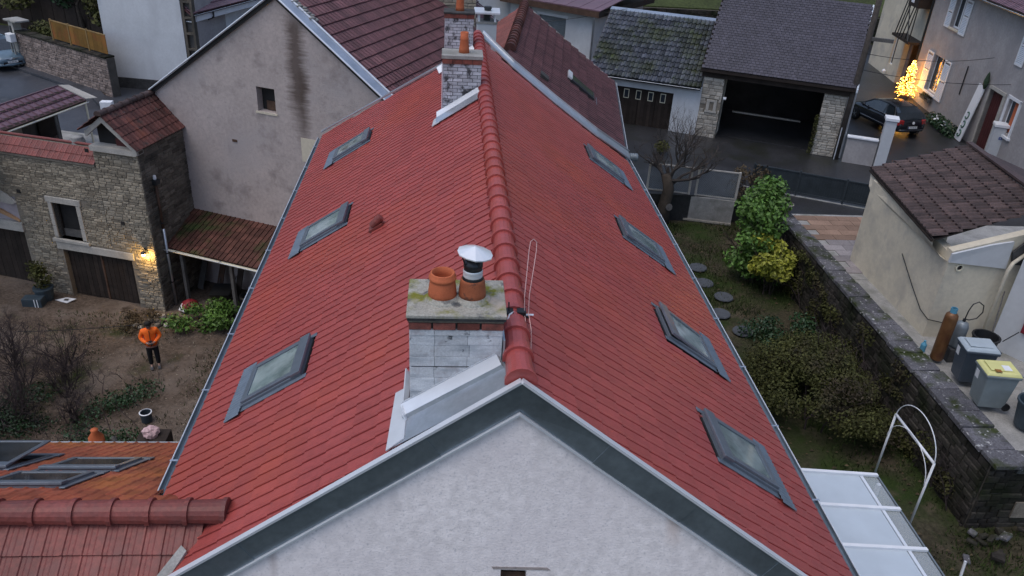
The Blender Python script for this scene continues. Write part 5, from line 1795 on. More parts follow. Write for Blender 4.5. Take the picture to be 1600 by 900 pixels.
lay_tiles(HR, HF.p(-1.8, -.48, 10.68), HF.d, HF.n * .8 + V3(0, 0, .6), 86, 4, .21, .33, tile_flat(.21, .33), 'purple_smooth_tile', limit=0)
MB().prism([HF.p(-1.8, -.45, 10.63), HF.p(16, -.45, 10.63), HF.p(16, 4.5, 14.3), HF.p(-1.8, 4.5, 14.3)], (0, 0, -.1)).build('roof_deck', 'purple_tile', HR)
MB().tube([HF.p(-1.62, -.07, 4.2), HF.p(-1.62, -.07, 10.5)], .06, 8).build('downpipe', 'dark_metal', HR)
# leaning panel with green scrolls beside the door
PB = thing('painted_panel', 'tall white panel painted with green scrolls leaning beside the brown door', 'panel', HF.p(7.05, -.3, 4.1))
pa = [HF.p(6.72, -.42, 4.15), HF.p(7.42, -.42, 4.15), HF.p(7.42, -.06, 6.95), HF.p(6.72, -.06, 6.95)]
MB().prism(pa, -HF.n * .05).build('board', 'white_paint', PB)
up = (pa[3] - pa[0]).normalized()
pn = up.cross(HF.d).normalized()
if pn.dot(HF.n) > 0:
    pn = -pn
for k in range(3):
    c = pa[0] + HF.d * .35 + up * (.38 + k * .46)
    pts = []
    for j in range(14):
        a = -2.4 + j * .36
        r = .20 - .006 * j
        pts.append(c + HF.d * (r * math.cos(a) * .9) + up * (r * math.sin(a)) - HF.n * .06 + pn * .012)
    MB().tube(pts, .035, 5).build('scroll', 'deco_green', PB)

# annex with a dark passage and an iron-braced balcony
AF = Fr(HF.p(0, 0.15, 0)[:2], (-.1557, -.9878))
AN = thing('passage_house', 'narrow pale house with a dark passage under an iron-braced balcony', 'house', AF.p(-4, 1, 4))
mb = MB()
wall_cells(mb, AF, -10, -1.75, 3.9, 12.5, .0, .4, [(-4.55, -1.9, 3.9, 6.95), (-6.4, -5.75, 4.9, 6.75)])
mb.build('wall', 'cream_render', AN)
MB().box((-4.55, 1.6, 3.9), (-1.9, 1.7, 6.95), AF).build('passage_back', 'unlit_interior', AN)
MB().box((-4.55, .4, 3.9), (-4.45, 1.6, 6.95), AF).build('passage_side', 'brown_wood', AN)
MB().box((-4.50, .30, 3.95), (-4.05, .36, 6.85), AF).build('brick_jamb', 'road_wall_stone', AN)
MB().box((-3.9, .75, 3.95), (-1.95, .8, 6.9), AF).build('door', 'dark_wood', AN)
casement(AF, -6.4, -5.75, 4.9, 6.75, .12, AN, 1)
MB().prism([AF.p(-4.7, -.9, 6.98), AF.p(-1.75, -.9, 6.98), AF.p(-1.75, .0, 6.98), AF.p(-4.7, .0, 6.98)], (0, 0, .14)).build('balcony_floor', 'dark_wood', AN)
mb = MB()
for xa, za, xb, zb in ((-4.4, 7.1, -3.6, 9.6), (-4.0, 7.1, -3.2, 9.6), (-3.6, 7.1, -3.0, 9.4), (-2.1, 7.1, -3.4, 9.2), (-3.2, 7.1, -2.4, 9.2), (-2.6, 7.1, -2.0, 9.4), (-1.9, 7.1, -1.9, 9.6)):
    mb.tube([AF.p(xa, -.85, za), AF.p(xb, -.85, zb)], .035, 5)
mb.build('iron_brace', 'dark_metal', AN)
MB().box((-3.3, -.95, 9.0), (-1.8, -.1, 10.1), AF).build('balcony_box', 'dark_wood', AN)
MB().box((-2.9, -.97, 9.2), (-2.45, -.955, 9.75), AF).build('white_notice', 'white_paint', AN)
MB().tube([AF.p(-1.78, -.06, 7), AF.p(-1.78, -.06, 12)], .05, 6).build('downpipe', 'dark_metal', AN)
MB().lathe([(.12, 0), (.14, .1), (.05, .2)], AF.p(-6.2, -.2, 4.35), 8).build('lamp_globe', 'white_paint', AN)
MB().prism([AF.p(-10, -.3, 12.5), AF.p(-1.7, -.3, 12.5), AF.p(-1.7, 3, 14.5), AF.p(-10, 3, 14.5)], (0, 0, .15)).build('roof', 'purple_tile', AN)

# bank behind the garages
BW = thing('retaining_wall', 'dark stone retaining wall under the grass bank behind the garages', 'wall', (16, 60, 3))
BWF = Fr((4, 60.5), (1, 0))
MB().box((0, 0, 2.5), (30, .5, 6.0), BWF).build('core', 'dark_mortar', BW)
rubble(BW, BWF, 0, 30, 2.8, 6.0, 0, 'garden_stone', hr=(.25, .4), lr=(.4, 1.1), proud=.06, limit=60, seed=31)
struct(MB().prism([(4, 60.7, 5.9), (34, 60.7, 5.9), (34, 75, 9.6), (4, 75, 9.6)], (0, 0, .2)).build('grass_bank', 'hill_grass'))

# far post box like bits beside the white house
# ================================================================== neighbour's outhouse on the right
OF = Fr((12.66, 18.2), (.975, -.10))
OH = thing('outhouse', 'cream rendered outhouse with a single-pitch brown tile roof behind the garden wall', 'outhouse', (14, 20, 4.5))
mb = MB()
mb.prism([V3(12.66, 18.2, 4.4), V3(12.62, 22.85, 4.4), V3(12.62, 22.85, 7.36), V3(12.66, 18.2, 7.08)], (.25, 0, 0))
mb.prism([V3(12.66, 18.2, 4.4), V3(16.4, 17.85, 4.4), V3(16.4, 17.85, 8.35), V3(15.6, 17.9, 8.25), V3(12.66, 18.2, 7.18)], (0, .25, 0))
mb.prism([V3(12.62, 22.6, 4.4), V3(15.7, 22.8, 4.4), V3(15.7, 22.8, 8.25), V3(12.62, 22.6, 7.36)], (0, .25, 0))
mb.build('wall', 'cream_render', OH)
EN, EF_, RN, RFa = V3(12.20, 18.55, 7.40), V3(12.72, 23.4, 7.56), V3(15.25, 18.75, 8.38), V3(15.72, 23.45, 8.42)
mb = MB()
for k in range(10):
    a0, a1 = k / 10, (k + 1) / 10
    pts = []
    for a in (a0, a1):
        e = EN.lerp(EF_, a)
        w0 = V3(12.64, 18.25 + 4.6 * a, 6.86 + .12 * a)
        pts.append([e + V3(.06, 0, -.04), e + V3(.08, 0, -.22), w0.lerp(e, .35) + V3(-.02, 0, -.10), w0])
    for j in range(3):
        mb.add([pts[0][j], pts[1][j], pts[1][j + 1], pts[0][j + 1]], [(0, 1, 2, 3)])
mb.build('cove_cornice', 'cream_render', OH, fix=False)
# tiles must face up: U x V points up when U runs the other way
Uo2 = (EN - EF_).normalized()
lay_tiles(OH, EF_, Uo2, (RFa - EF_), 24, 8, (EN - EF_).length / 24, (RFa - EF_).length / 8, tile_wave((EN - EF_).length / 24, (RFa - EF_).length / 8, .05, thick=.05), 'brown_tile', limit=300)
MB().prism([p_ + V3(0, 0, -.07) for p_ in (EN, EF_, RFa, RN)], (0, 0, -.05)).build('roof_deck', 'dark_wood', OH)
MB().prism([RFa + V3(-.05, 0, .04), RN + V3(-.05, 0, .04), RN + V3(.15, 0, .04), RFa + V3(.15, 0, .04)], (0, 0, .06)).build('ridge_cap', 'brown_tile', OH)
MB().prism([RFa + V3(.1, 0, 0), RN + V3(.1, 0, 0), RN + V3(2.6, 0, -.9), RFa + V3(2.6, 0, -.9)], (0, 0, -.08)).build('back_slope', 'brown_tile', OH)
MB().prism([V3(12.62, 18.13, 6.88), V3(14.15, 17.98, 6.80), V3(14.1, 17.98, 7.60), V3(13.6, 18.02, 7.48), V3(12.62, 18.10, 7.14)], (0, .07, 0)).build('plaster_band', 'pale_render', OH)
mb = MB().lathe([(.11, 0), (.11, .05), (.075, .05), (.07, .0)], V3(12.98, 18.18, 6.72), 14, axis=(0, -1, 0))
mb.build('vent_ring', 'cream_paint', OH)
MB().lathe([(.07, 0), (.07, .03)], V3(12.98, 18.19, 6.72), 12, axis=(0, -1, 0)).build('vent_void', 'unlit_interior', OH)
MB().tube([V3(14.5, 17.9, 7.3), V3(14.18, 17.84, 7.05), V3(14.12, 17.84, 6.8), V3(14.12, 17.84, 4.55)], .05, 10).build('downpipe', 'cream_render', OH, smooth=True)
MB().prism([V3(14.25, 17.94, 6.95), V3(15.4, 17.84, 6.9), V3(15.4, 17.84, 7.8), V3(14.5, 17.92, 7.75), V3(14.15, 17.95, 7.3)], (0, .06, 0)).build('damp_patch', 'dark_slab', OH)
MB().tube([V3(12.60, 20.2, 6.1), V3(12.60, 19.3, 5.55), V3(12.61, 18.6, 5.15), V3(12.62, 18.16, 5.08), V3(13.1, 18.11, 5.0)], .014, 5).build('wall_cable', 'dark_metal', OH)
# second wall with a red shutter at the right edge
NB = thing('neighbour_house', 'pale house wall with a dark red shutter at the right edge', 'house', (15.5, 16.5, 4.5))
NF = Fr((14.35, 17.75), (.55, -.835))
MB().box((0, 0, 4.4), (6, .3, 8.2), NF).build('wall', 'pale_render', NB)
sh_ = MB().box((.62, -.09, 5.30), (2.0, -.04, 6.7), NF).build('shutter', 'red_shutter', NB)
for k in range(7):
    MB().box((.64 + k * .19, -.105, 5.33), (.82 + k * .19, -.092, 6.67), NF).build('plank', 'red_shutter', sh_)
MB().tube([NF.p(.60, -.1, 5.3), NF.p(.35, -.2, 4.9)], .015, 5).build('shutter_bar', 'dark_metal', NB)
MB().prism([NF.p(-.2, -.3, 8.2), NF.p(6, -.3, 8.2), NF.p(6, 3, 9.6), NF.p(-.2, 3, 9.6)], (0, 0, .12)).build('roof', 'brown_tile', NB)

# ================================================================== up the road on the left
WH = Fr((-18.57, 43.6), (.984, -.179))
PW = thing('gable_end_house', 'tall white rendered house end with a grey plinth beside the road wall', 'house', WH.p(2, 2, 3.5))
MB().box((0, 0, 3.4), (4.36, 7, 10.5), WH).build('wall', 'white_render', PW)
MB().box((-.02, -.05, 3.4), (4.38, .0, 4.05), WH).build('plinth', 'dark_slab', PW)
MB().box((-.06, -.06, 3.5), (-.0, .03, 4.75), WH).build('corner_guard', 'white_paint', PW)
MB().prism([WH.p(-.9, -.2, 8.2), WH.p(0, -.2, 8.2), WH.p(0, 6, 8.2), WH.p(-.9, 6, 8.2)], (0, 0, .3)).build('porch_roof', 'white_paint', PW)
for k in range(7):
    z = 4.2 + k * .78
    mb = MB()
    mb.box((4.40, .0, z), (4.52, .3, z + .78), WH).box((4.86, .0, z), (4.98, .3, z + .78), WH).box((4.52, .0, z), (4.86, .3, z + .10), WH)
    mb.build('claustra_block', 'dark_stone', PW)
MB().box((4.52, .2, 4.2), (4.86, .28, 9.7), WH).build('claustra_void', 'grey_wood', PW)
MB().box((4.36, .3, 3.4), (5.0, 5, 9.8), WH).build('stair_tower', 'grey_render', PW)
WG = Fr((-13.72, 42.75), (.35, .937))
SW = thing('side_wing', 'low white wing with white soffit boards and a purple roof behind the beige gable', 'house', WG.p(3, 1, 4))
MB().box((0, .55, 3.4), (9, 5, 7.15), WG).build('wall', 'white_render', SW)
for k in range(3):
    MB().box((0, .02 + k * .18, 7.16), (9, .02 + k * .18 + .16, 7.2 + .002 * k), WG).build('soffit_board', 'white_paint', SW)
MB().box((0, -.02, 7.16), (9, .0, 7.50), WG).build('fascia', 'white_paint', SW)
gutter(SW, WG.p(0, -.09, 7.52), WG.p(9, -.09, 7.52), -WG.n, material='dark_metal')
lay_tiles(SW, WG.p(0, -.05, 7.58), WG.d, WG.n * .85 + V3(0, 0, .53), 30, 9, .30, .40, tile_flat(.30, .40, thick=.05), 'purple_smooth_tile', limit=0)
MB().prism([WG.p(0, 0, 7.52), WG.p(9, 0, 7.52), WG.p(9, 3.2, 9.5), WG.p(0, 3.2, 9.5)], (0, 0, -.08)).build('roof_deck', 'purple_tile', SW)
MB().tube([WG.p(1.6, -.1, 7.45), WG.p(1.6, -.1, 7.2), WG.p(1.45, .48, 6.9), WG.p(1.45, .48, 3.6)], .05, 8).build('downpipe', 'dark_metal', SW)

# stone wall along the road with the yellow fence on top
RWF = Fr((-24.3, 46.5), (.796, -.6055))
RW = thing('road_wall', 'rubble stone wall along the road below the yellow fence', 'wall', RWF.p(4, 0, 3.5))
MB().box((-.2, .02, 3.4), (8.1, .45, 5.45), RWF).build('core', 'dark_mortar', RW)
rubble(RW, RWF, -.2, 8.1, 3.45, 5.42, .02, 'road_wall_stone', hr=(.09, .18), lr=(.18, .5), proud=.04, limit=180, seed=41)
for k in range(16):
    MB().box((-.25 + k * .52, -.05, 5.452), (.25 + k * .52, .5, 5.53 + .01 * (k % 3)), RWF, t=random.random()).build('coping_stone', 'garden_stone', RW)
YF = thing('panel_fence', 'weathered yellow panel fence standing on the road wall', 'fence', RWF.p(5, .25, 5.5))
for k in range(3):
    x = 3.15 + k * 1.62
    MB().box((x - .04, .2, 5.45), (x + .04, .28, 6.62), RWF).build('post', 'yellow_post', YF)
    for j in range(4):
        MB().box((x + .05 + j * .385, .225, 5.62), (x + .05 + j * .385 + .375, .25, 6.52), RWF, t=random.random()).build('panel_board', 'yellow_fence', YF)
    MB().box((x + .04, .215, 6.53), (x + 1.58, .27, 6.58), RWF).build('rail', 'yellow_post', YF)
GP = thing('stone_gatepost', 'pale square gatepost with a grey slab at the end of the road wall', 'gatepost', RWF.p(-.45, .2, 3.5))
MB().box((-.7, -.05, 3.45), (-.25, .40, 6.0), RWF).build('shaft', 'dressed_stone', GP, bevel=.02)
MB().box((-.85, -.2, 6.0), (.35, .6, 6.10), RWF).build('cap_slab', 'concrete', GP, bevel=.02)
MB().box((-.62, -.065, 5.35), (-.42, -.05, 5.75), RWF).build('plaque', 'dark_metal', GP)
LB = thing('road_mailbox', 'white box on two posts beside the parked blue car', 'mailbox', RWF.p(-.3, -.3, 3.5))
MB().box((-.55, -.42, 4.95), (-.05, -.10, 5.4), RWF).build('box', 'white_paint', LB, bevel=.03)
for x in (-.42, -.16):
    MB().box((x - .035, -.30, 3.5), (x + .035, -.23, 4.95), RWF).build('post', 'concrete', LB)
MB().prism([(-40, 50, 3.52), (-25.5, 47.6, 3.52), (-18.9, 42.6, 3.52), (-16.2, 38.2, 3.52), (-16.6, 37.9, 3.52), (-19.3, 42.0, 3.52), (-25.6, 46.9, 3.52), (-40, 49.2, 3.52)], (0, 0, .12)).build('pavement', 'asphalt')
struct(bpy.data.objects['pavement'])
# dark trees and a shed at the top left
DS = thing('dark_shed', 'dark boarded shed roof at the top left', 'shed', (-31, 58, 3))
DF = Fr((-36, 60), (.9, -.44))
MB().box((0, 0, 2.5), (16, 4, 6.2), DF).build('wall', 'dark_wood', DS)
for k in range(16):
    MB().box((k * 1.0 + .01, -.06, 2.6), (k * 1.0 + .97, -.002, 6.1), DF, t=random.random()).build('plank', 'dark_wood', DS)
MB().prism([DF.p(-.4, -.5, 6.2), DF.p(16.4, -.5, 6.2), DF.p(16.4, 3, 7.6), DF.p(-.4, 3, 7.6)], (0, 0, .12)).build('roof', 'barn_tile', DS)


def tree(label, x, y, z, h, r, seed, m='leaf_dark', n=5000, group='dark trees behind the road', trunk_r=.16, size=.3, cat='tree', nblob=9):
    t = thing('tree' if cat == 'tree' else cat.replace(' ', '_'), label, cat, (x, y, z), group)
    rd = random.Random(seed)
    mb = MB()
    tips = []
    branches(mb, (x, y, z - .1), (0, 0, 1), h * .5, trunk_r, 3, rd, spread=.55, tips=tips)
    mb.build('trunk', 'bark', t)
    bl = []
    for k in range(nblob):
        a = rd.uniform(0, 6.28)
        q = rd.uniform(.1, .75)
        bl.append(((x + r * q * math.cos(a), y + r * q * math.sin(a), z + h * rd.uniform(.45, .9)), (r * rd.uniform(.35, .55),) * 2 + (h * rd.uniform(.12, .2),)))
    leaf_cloud(bl, n, size, seed).build('crown', m, t, fix=False)
    return t


for i, (x, y, h, r, lb) in enumerate(((-33.5, 55.5, 5.0, 3.0, 'dark evergreen at the top left corner of the view'), (-28.5, 56.5, 4.6, 2.8, 'dark round evergreen above the gatepost'),
                                      (-24.0, 54.0, 4.8, 2.6, 'dark bushy evergreen above the yellow fence'), (-20.2, 51.5, 4.6, 2.3, 'dark evergreen against the white house end'))):
    tree(lb, x, y, 3.4, h, r, 60 + i, m='leaf_olive' if i % 2 else 'leaf_dark', n=3500)
hb = thing('hedge', 'low dark hedge between the gatepost and the yellow fence', 'hedge', RWF.p(1.4, .9, 5))
leaf_cloud([(tuple(RWF.p(.6 + .8 * k, 1.0, 5.55)), (.7, .55, .55)) for k in range(4)], 2200, .16, 71).build('foliage', 'leaf_olive', hb, fix=False)

# ================================================================== terrace behind the barn parapet
TS = thing('terrace_shed', 'open terrace shed with a smooth purple roof and cream gutter behind the barn parapet', 'shed', (-16, 30, 4.15))
g0, g1 = V3(-17.6, 25.45, 6.0), V3(-15.26, 32.65, 6.0)
tu = (g1 - g0).normalized()
tv = V3(-.9596, .2814, 0)
w_, rs_ = 1.15, .42
Vt = (tv * w_ + V3(0, 0, rs_)).normalized()
Lt = (w_ ** 2 + rs_ ** 2) ** .5
lay_tiles(TS, g1 + V3(0, 0, .06), -tu, Vt, 25, 3, .302, Lt / 3, tile_flat(.302, Lt / 3, rise=.008, thick=.035), 'purple_smooth_tile', limit=100)
MB().prism([g0 + V3(0, 0, .03), g1 + V3(0, 0, .03), g1 + tv * w_ + V3(0, 0, rs_ + .03), g0 + tv * w_ + V3(0, 0, rs_ + .03)], (0, 0, -.06)).build('roof_deck', 'dark_wood', TS)
MB().prism([g0 + tv * w_ + V3(0, 0, rs_ + .06), g1 + tv * w_ + V3(0, 0, rs_ + .06), g1 + tv * (w_ + .35) + V3(0, 0, rs_ - .05), g0 + tv * (w_ + .35) + V3(0, 0, rs_ - .05)], (0, 0, .04)).build('ridge_cap', 'purple_smooth_tile', TS)
MB().prism([g1 + tu * .0 + V3(0, 0, .08), g1 + tu * .55 + V3(.05, 0, -.02), g1 + tu * .55 + tv * w_ + V3(0, 0, rs_ - .05), g1 + tv * w_ + V3(0, 0, rs_ + .08)], (0, 0, .03)).build('verge_flashing', 'dressed_stone', TS)
gutter(TS, g0 + V3(.06, 0, -.02), g1 + V3(.06, 0, -.02), V3(.96, -.28, 0), r=.05, material='cream_paint')
MB().tube([g1 + V3(.02, -.15, -.05), g1 + V3(.02, -.15, -1.85)], .04, 8).build('post', 'cream_paint', TS)
for k in range(3):
    p = g0 + tu * (1.2 + 2.3 * k)
    MB().tube([p + V3(.02, 0, -.05), p + V3(.02, 0, -1.85)], .05, 6).build('post', 'grey_wood', TS)
bw0, bw1 = g0 + tv * 1.5, g1 + tv * 1.5
MB().prism([V3(bw0.x, bw0.y, 4.1), V3(bw1.x, bw1.y, 4.1), V3(bw1.x, bw1.y, 6.3), V3(bw0.x, bw0.y, 6.3)], (-.1, .03, 0)).build('back_wall', 'grey_wood', TS)
for k in range(4):
    p = bw0.lerp(bw1, .12 + k * .24)
    MB().prism([V3(p.x + .05, p.y, 4.15), V3(p.x + .05 + tu.x * 1.0, p.y + tu.y * 1.0, 4.15), V3(p.x + .05 + tu.x * 1.0, p.y + tu.y * 1.0, 5.5), V3(p.x + .05, p.y, 5.5)], (.05, -.01, 0)).build('leaning_board', ('concrete', 'brown_wood', 'pale_stone', 'dark_wood')[k], TS)
LG = thing('log_pile', 'small pile of split logs under the terrace shed', 'logs', (-16.6, 31.3, 4.15))
rd = random.Random(8)
for k in range(16):
    p = V3(-16.9 + .26 * (k % 6), 31.0 + .35 * (k % 3) + rd.uniform(-.1, .1), 4.25 + .2 * (k // 6))
    d_ = V3(rd.uniform(-.3, .3), 1, 0).normalized()
    MB().tube([p - d_ * .3, p + d_ * .3], .10, 7, t=rd.random()).build('log', 'brown_wood' if k % 3 else 'yellow_post', LG)
WT = thing('water_butt', 'pale plastic water butt beside the turret gable', 'barrel', (-13.65, 28.2, 4.9))
MB().lathe([(.2, 0), (.24, .1), (.24, .75), (.2, .85), (.21, .88), (0, .9)], (-13.65, 27.75, 5.35), 16).build('drum', 'concrete', WT, smooth=True)
WP = thing('white_gatepost', 'white post and short picket fence behind the terrace shed', 'fence', (-14.2, 33.3, 4.15))
MB().box((-14.75, 32.6, 4.1), (-14.3, 32.9, 6.0), None).build('post', 'white_paint', WP, bevel=.02)
for k in range(6):
    MB().box((-14.2 + k * .22, 32.9, 4.9), (-14.1 + k * .22, 32.96, 5.75 + .05 * (k % 2))).build('picket', 'white_paint', WP)
MB().box((-14.3, 32.88, 5.1), (-12.9, 32.90, 5.18)).build('rail', 'white_paint', WP)

# ================================================================== garden on the right
GWp = thing('garden_wall', 'old stone garden wall with a flat lichen-spotted coping on the right', 'wall', (11.2, 19, 3))
MB().prism([(11.08, 12.5, 2.8), (11.6, 12.5, 2.8), (11.5, 25.7, 2.8), (11.06, 25.6, 2.8)], (0, 0, 2.1)).build('core', 'dark_mortar', GWp)
GWF = Fr((11.06, 12.5), (0, 1))
ms = rubble(GWp, Fr((11.06, 25.6), (0, -1)), 0, 13.1, 2.9, 4.86, 0, 'garden_stone', hr=(.12, .22), lr=(.2, .55), proud=.05, limit=230, seed=51)
rubble(GWp, Fr((11.08, 12.5), (1, 0)), 0, .55, 2.9, 4.86, 0, 'garden_stone', hr=(.12, .22), lr=(.2, .4), proud=.05, limit=40, seed=52)
rd = random.Random(3)
y = 12.25
while y < 25.6:
    l = rd.uniform(.45, .95)
    wl_ = .47 + .33 * (25.6 - y) / 13.3
    e = rd.uniform(-.03, .03)
    mb = MB()
    z0, z1 = 4.9, 5.0 + rd.uniform(-.015, .02)
    mb.hexa([(10.98 + e, y + .01, z0), (11.03 + wl_ + e, y + .01, z0), (11.03 + wl_ + e * .5, y + l - .01, z0), (10.98 + e * .5, y + l - .01, z0),
             (10.99 + e, y + .015, z1), (11.02 + wl_ + e, y + .015, z1 + .01), (11.02 + wl_ + e * .5, y + l - .015, z1), (10.99 + e * .5, y + l - .015, z1 + .01)], rd.random())
    mb.build('coping_stone', 'coping_stone', GWp, bevel=.015)
    y += l
RWL = thing('low_wall', 'low dark stone retaining wall below the end of the garden wall', 'wall', (13.5, 12.6, 3))
MB().box((11.62, 12.55, 2.8), (18, 12.9, 4.62)).build('core', 'dark_mortar', RWL)
rubble(RWL, Fr((11.62, 12.55), (1, 0)), 0, 4, 2.9, 4.6, 0, 'garden_stone', hr=(.12, .24), lr=(.2, .6), proud=.05, limit=90, seed=53)
MB().box((11.7, 12.45, 4.62), (16, 13.1, 4.72)).build('coping', 'coping_stone', RWL)
MB().box((12.05, 12.46, 3.3), (12.9, 12.50, 3.75)).build('render_patch', 'mortar', RWL)

# rear fence of the garden: concrete base and wire mesh panels
MFF = Fr((7.75, 29.5), (.968, -.25))
MF = thing('mesh_fence', 'wire mesh garden fence with pale frames on a mossy concrete base', 'fence', MFF.p(1.4, 0, 3))
MB().box((-.6, -.02, 2.9), (3.0, .16, 4.05), MFF).build('base_wall', 'concrete', MF)
MB().box((-.6, -.06, 3.02), (3.0, -.02, 3.10), MFF).build('base_kerb', 'pale_stone', MF)
for x in (-.55, 1.12, 1.38, 2.95):
    MB().box((x, .02, 4.0), (x + .09, .11, 5.25), MFF).build('post', 'dressed_stone', MF, bevel=.01)
for xa, xb in ((-.46, 1.12), (1.47, 2.95)):
    MB().box((xa, .04, 5.18), (xb, .09, 5.23), MFF).build('rail', 'dressed_stone', MF)
    MB().box((xa, .04, 4.10), (xb, .09, 4.15), MFF).build('rail', 'dressed_stone', MF)
    mb = MB()
    n = int((xb - xa) / .075)
    for k in range(-14, n + 1):
        for s in (1, -1):
            x0_ = xa + k * .075 if s > 0 else xb - k * .075
            pts = []
            za, zb = 4.15, 5.18
            xs, xe_ = x0_, x0_ + s * (zb - za)
            # clip to the panel
            lo, hi = 0.0, 1.0
            for bound, sg in ((xa, 1), (xb, -1)):
                if abs(xe_ - xs) > 1e-6:
                    tt = (bound - xs) / (xe_ - xs)
                    if (xs - bound) * sg < 0:
                        lo = max(lo, tt)
                    if (xe_ - bound) * sg < 0:
                        hi = min(hi, tt)
            if hi - lo < .02:
                continue
            mb.tube([MFF.p(xs + (xe_ - xs) * lo, .06, za + (zb - za) * lo), MFF.p(xs + (xe_ - xs) * hi, .06, za + (zb - za) * hi)], .010, 3, cap=False)
    mb.build('wire_mesh', 'grey_bottle', MF, kind='stuff')
DFF = Fr((11.6, 30.2), (.905, -.426))
DFn = thing('slat_fence', 'dark metal railing fence along the street beside the laurel', 'fence', DFF.p(2, 0, 4))
MB().box((-.2, -.06, 3.3), (5.6, .1, 4.12), DFF).build('base_wall', 'concrete', DFn)
for x in (.1, 1.9, 3.7, 5.4):
    MB().box((x, -.02, 4.1), (x + .07, .05, 5.18), DFF).build('post', 'dark_green_fence', DFn)
for x in (.17, 1.97, 3.77):
    MB().box((x, -.01, 5.08), (x + 1.73, .03, 5.13), DFF).build('rail', 'dark_green_fence', DFn)
    MB().box((x, -.01, 4.22), (x + 1.73, .03, 4.27), DFF).build('rail', 'dark_green_fence', DFn)
    for k in range(17):
        MB().box((x + .03 + k * .1, 0, 4.27), (x + .05 + k * .1, .02, 5.08), DFF).build('bar', 'dark_green_fence', DFn)
    MB().box((x, .02, 4.28), (x + 1.73, .03, 5.07), DFF).build('screen', 'dark_green_fence', DFn)
# paved terrace of the neighbour
PT = MB().box((11.9, 21.5, 4.50), (15.4, 26.6, 4.515)).build('paved_terrace', 'concrete')
struct(PT)
for j in range(11):
    for k in range(4):
        x = 12.0 + k * .82 + (.4 if j % 2 else 0)
        yy = 21.9 + j * .41
        MB().box((x, yy, 4.516), (x + .805, yy + .395, 4.545), t=random.random()).build('paver', 'pavers' if j > 5 else 'pale_pavers', PT)

# stepping stones
for i, (x, y, lb) in enumerate(((8.27, 24.92, 'round grey stepping stone farthest along the garden path'), (8.18, 23.77, 'round stepping stone, second from the fence end'), (8.58, 22.81, 'round stepping stone in the middle of the path'),
                                (8.14, 21.71, 'round stepping stone close to the gutter, second from the dark shrub'), (8.54, 20.64, 'round stepping stone nearest the dark rounded shrub'))):
    tag(MB().lathe([(.30, 0), (.33, .03), (.31, .06), (0, .065)], (x, y, 3.02), 14).build('stepping_stone', 'step_stone'), lb, 'stepping stone', 'round stepping stones in the garden path')

# glazed canopy over the garden door
CN = thing('canopy', 'pale glazed canopy with three white bars below the right gutter', 'canopy', (6, 9.5, 5.5))
def cz(x):
    return 5.78 - (x - 4.1) * .085


for a, b in ((5.2, 6.52), (6.58, 7.52), (7.58, 8.52), (8.58, 9.52), (9.58, 10.50), (10.56, 11.42)):
    MB().prism([(4.1, a, cz(4.1)), (7.40, a, cz(7.4)), (7.40, b, cz(7.4)), (4.1, b, cz(4.1))], (0, 0, .02)).build('panel', 'canopy_panel', CN)
for y in (6.55, 7.55, 8.55, 9.55, 10.53, 11.45):
    MB().prism([(4.1, y - .035, cz(4.1) + .02), (7.80, y - .035, cz(7.8) + .02), (7.80, y + .035, cz(7.8) + .02), (4.1, y + .035, cz(4.1) + .02)], (0, 0, .05)).build('glazing_bar', 'white_paint', CN)
MB().box((7.42, 5.2, cz(7.5) - .03), (7.48, 11.45, cz(7.5) + .03)).build('edge_trim', 'shutter_paint', CN)
MB().prism([(7.48, 5.2, cz(7.5)), (7.78, 5.2, cz(7.8)), (7.78, 11.42, cz(7.8)), (7.48, 11.42, cz(7.5))], (0, 0, .012)).build('clear_panel', 'clear_panel', CN)
MB().prism([(7.80, 5.2, cz(7.8) + .02), (7.80, 11.45, cz(7.8) + .02), (7.80, 11.45, cz(7.8) - .08), (7.80, 5.2, cz(7.8) - .08)], (.03, 0, 0)).build('gutter_edge', 'grey_bottle', CN)
for y in (6.0, 8.6, 11.2):
    MB().box((7.70, y, 2.95), (7.77, y + .07, cz(7.75))).build('post', 'white_paint', CN)
MB().lathe([(.03, 0), (.03, .16)], (7.8, 8.50, cz(7.8) + .02), 8, axis=(1, .2, 0)).build('red_cap', 'red_shutter', CN)

# white tubular garden arch
GA_ = thing('garden_arch', 'white tubular garden arch with two hoops by the garden wall', 'arch', (9.78, 13.35, 3))
XA = 9.78
for xx, yy, lb in ((XA, 12.52, 0), (XA, 14.22, 1)):
    MB().tube([(xx, yy, 2.95), (xx, yy, 4.85)], .027, 8).build('post', 'white_paint', GA_, smooth=True)
MB().tube([(XA, 12.52, 4.85), (XA, 14.22, 4.85)], .032, 8).build('cross_bar', 'white_paint', GA_, smooth=True)
MB().tube([(XA + .0, 13.37 + .85 * math.cos(a), 4.80 + .72 * math.sin(a)) for a in [math.pi * k / 22 for k in range(23)]], .012, 6).build('hoop', 'white_paint', GA_, smooth=True)
MB().tube([(XA - .04, 13.37 + .85 * math.cos(a), 4.22 + .70 * math.sin(a)) for a in [math.pi * k / 22 for k in range(23)]], .010, 6).build('hoop', 'white_paint', GA_, smooth=True)
STK = thing('garden_stake', 'short pale stake leaning in the grass at the lower right edge', 'stake', (9.75, 10.6, 3))
MB().tube([(9.72, 10.55, 2.95), (9.80, 10.75, 3.85)], .028, 6).build('stake', 'white_paint', STK)

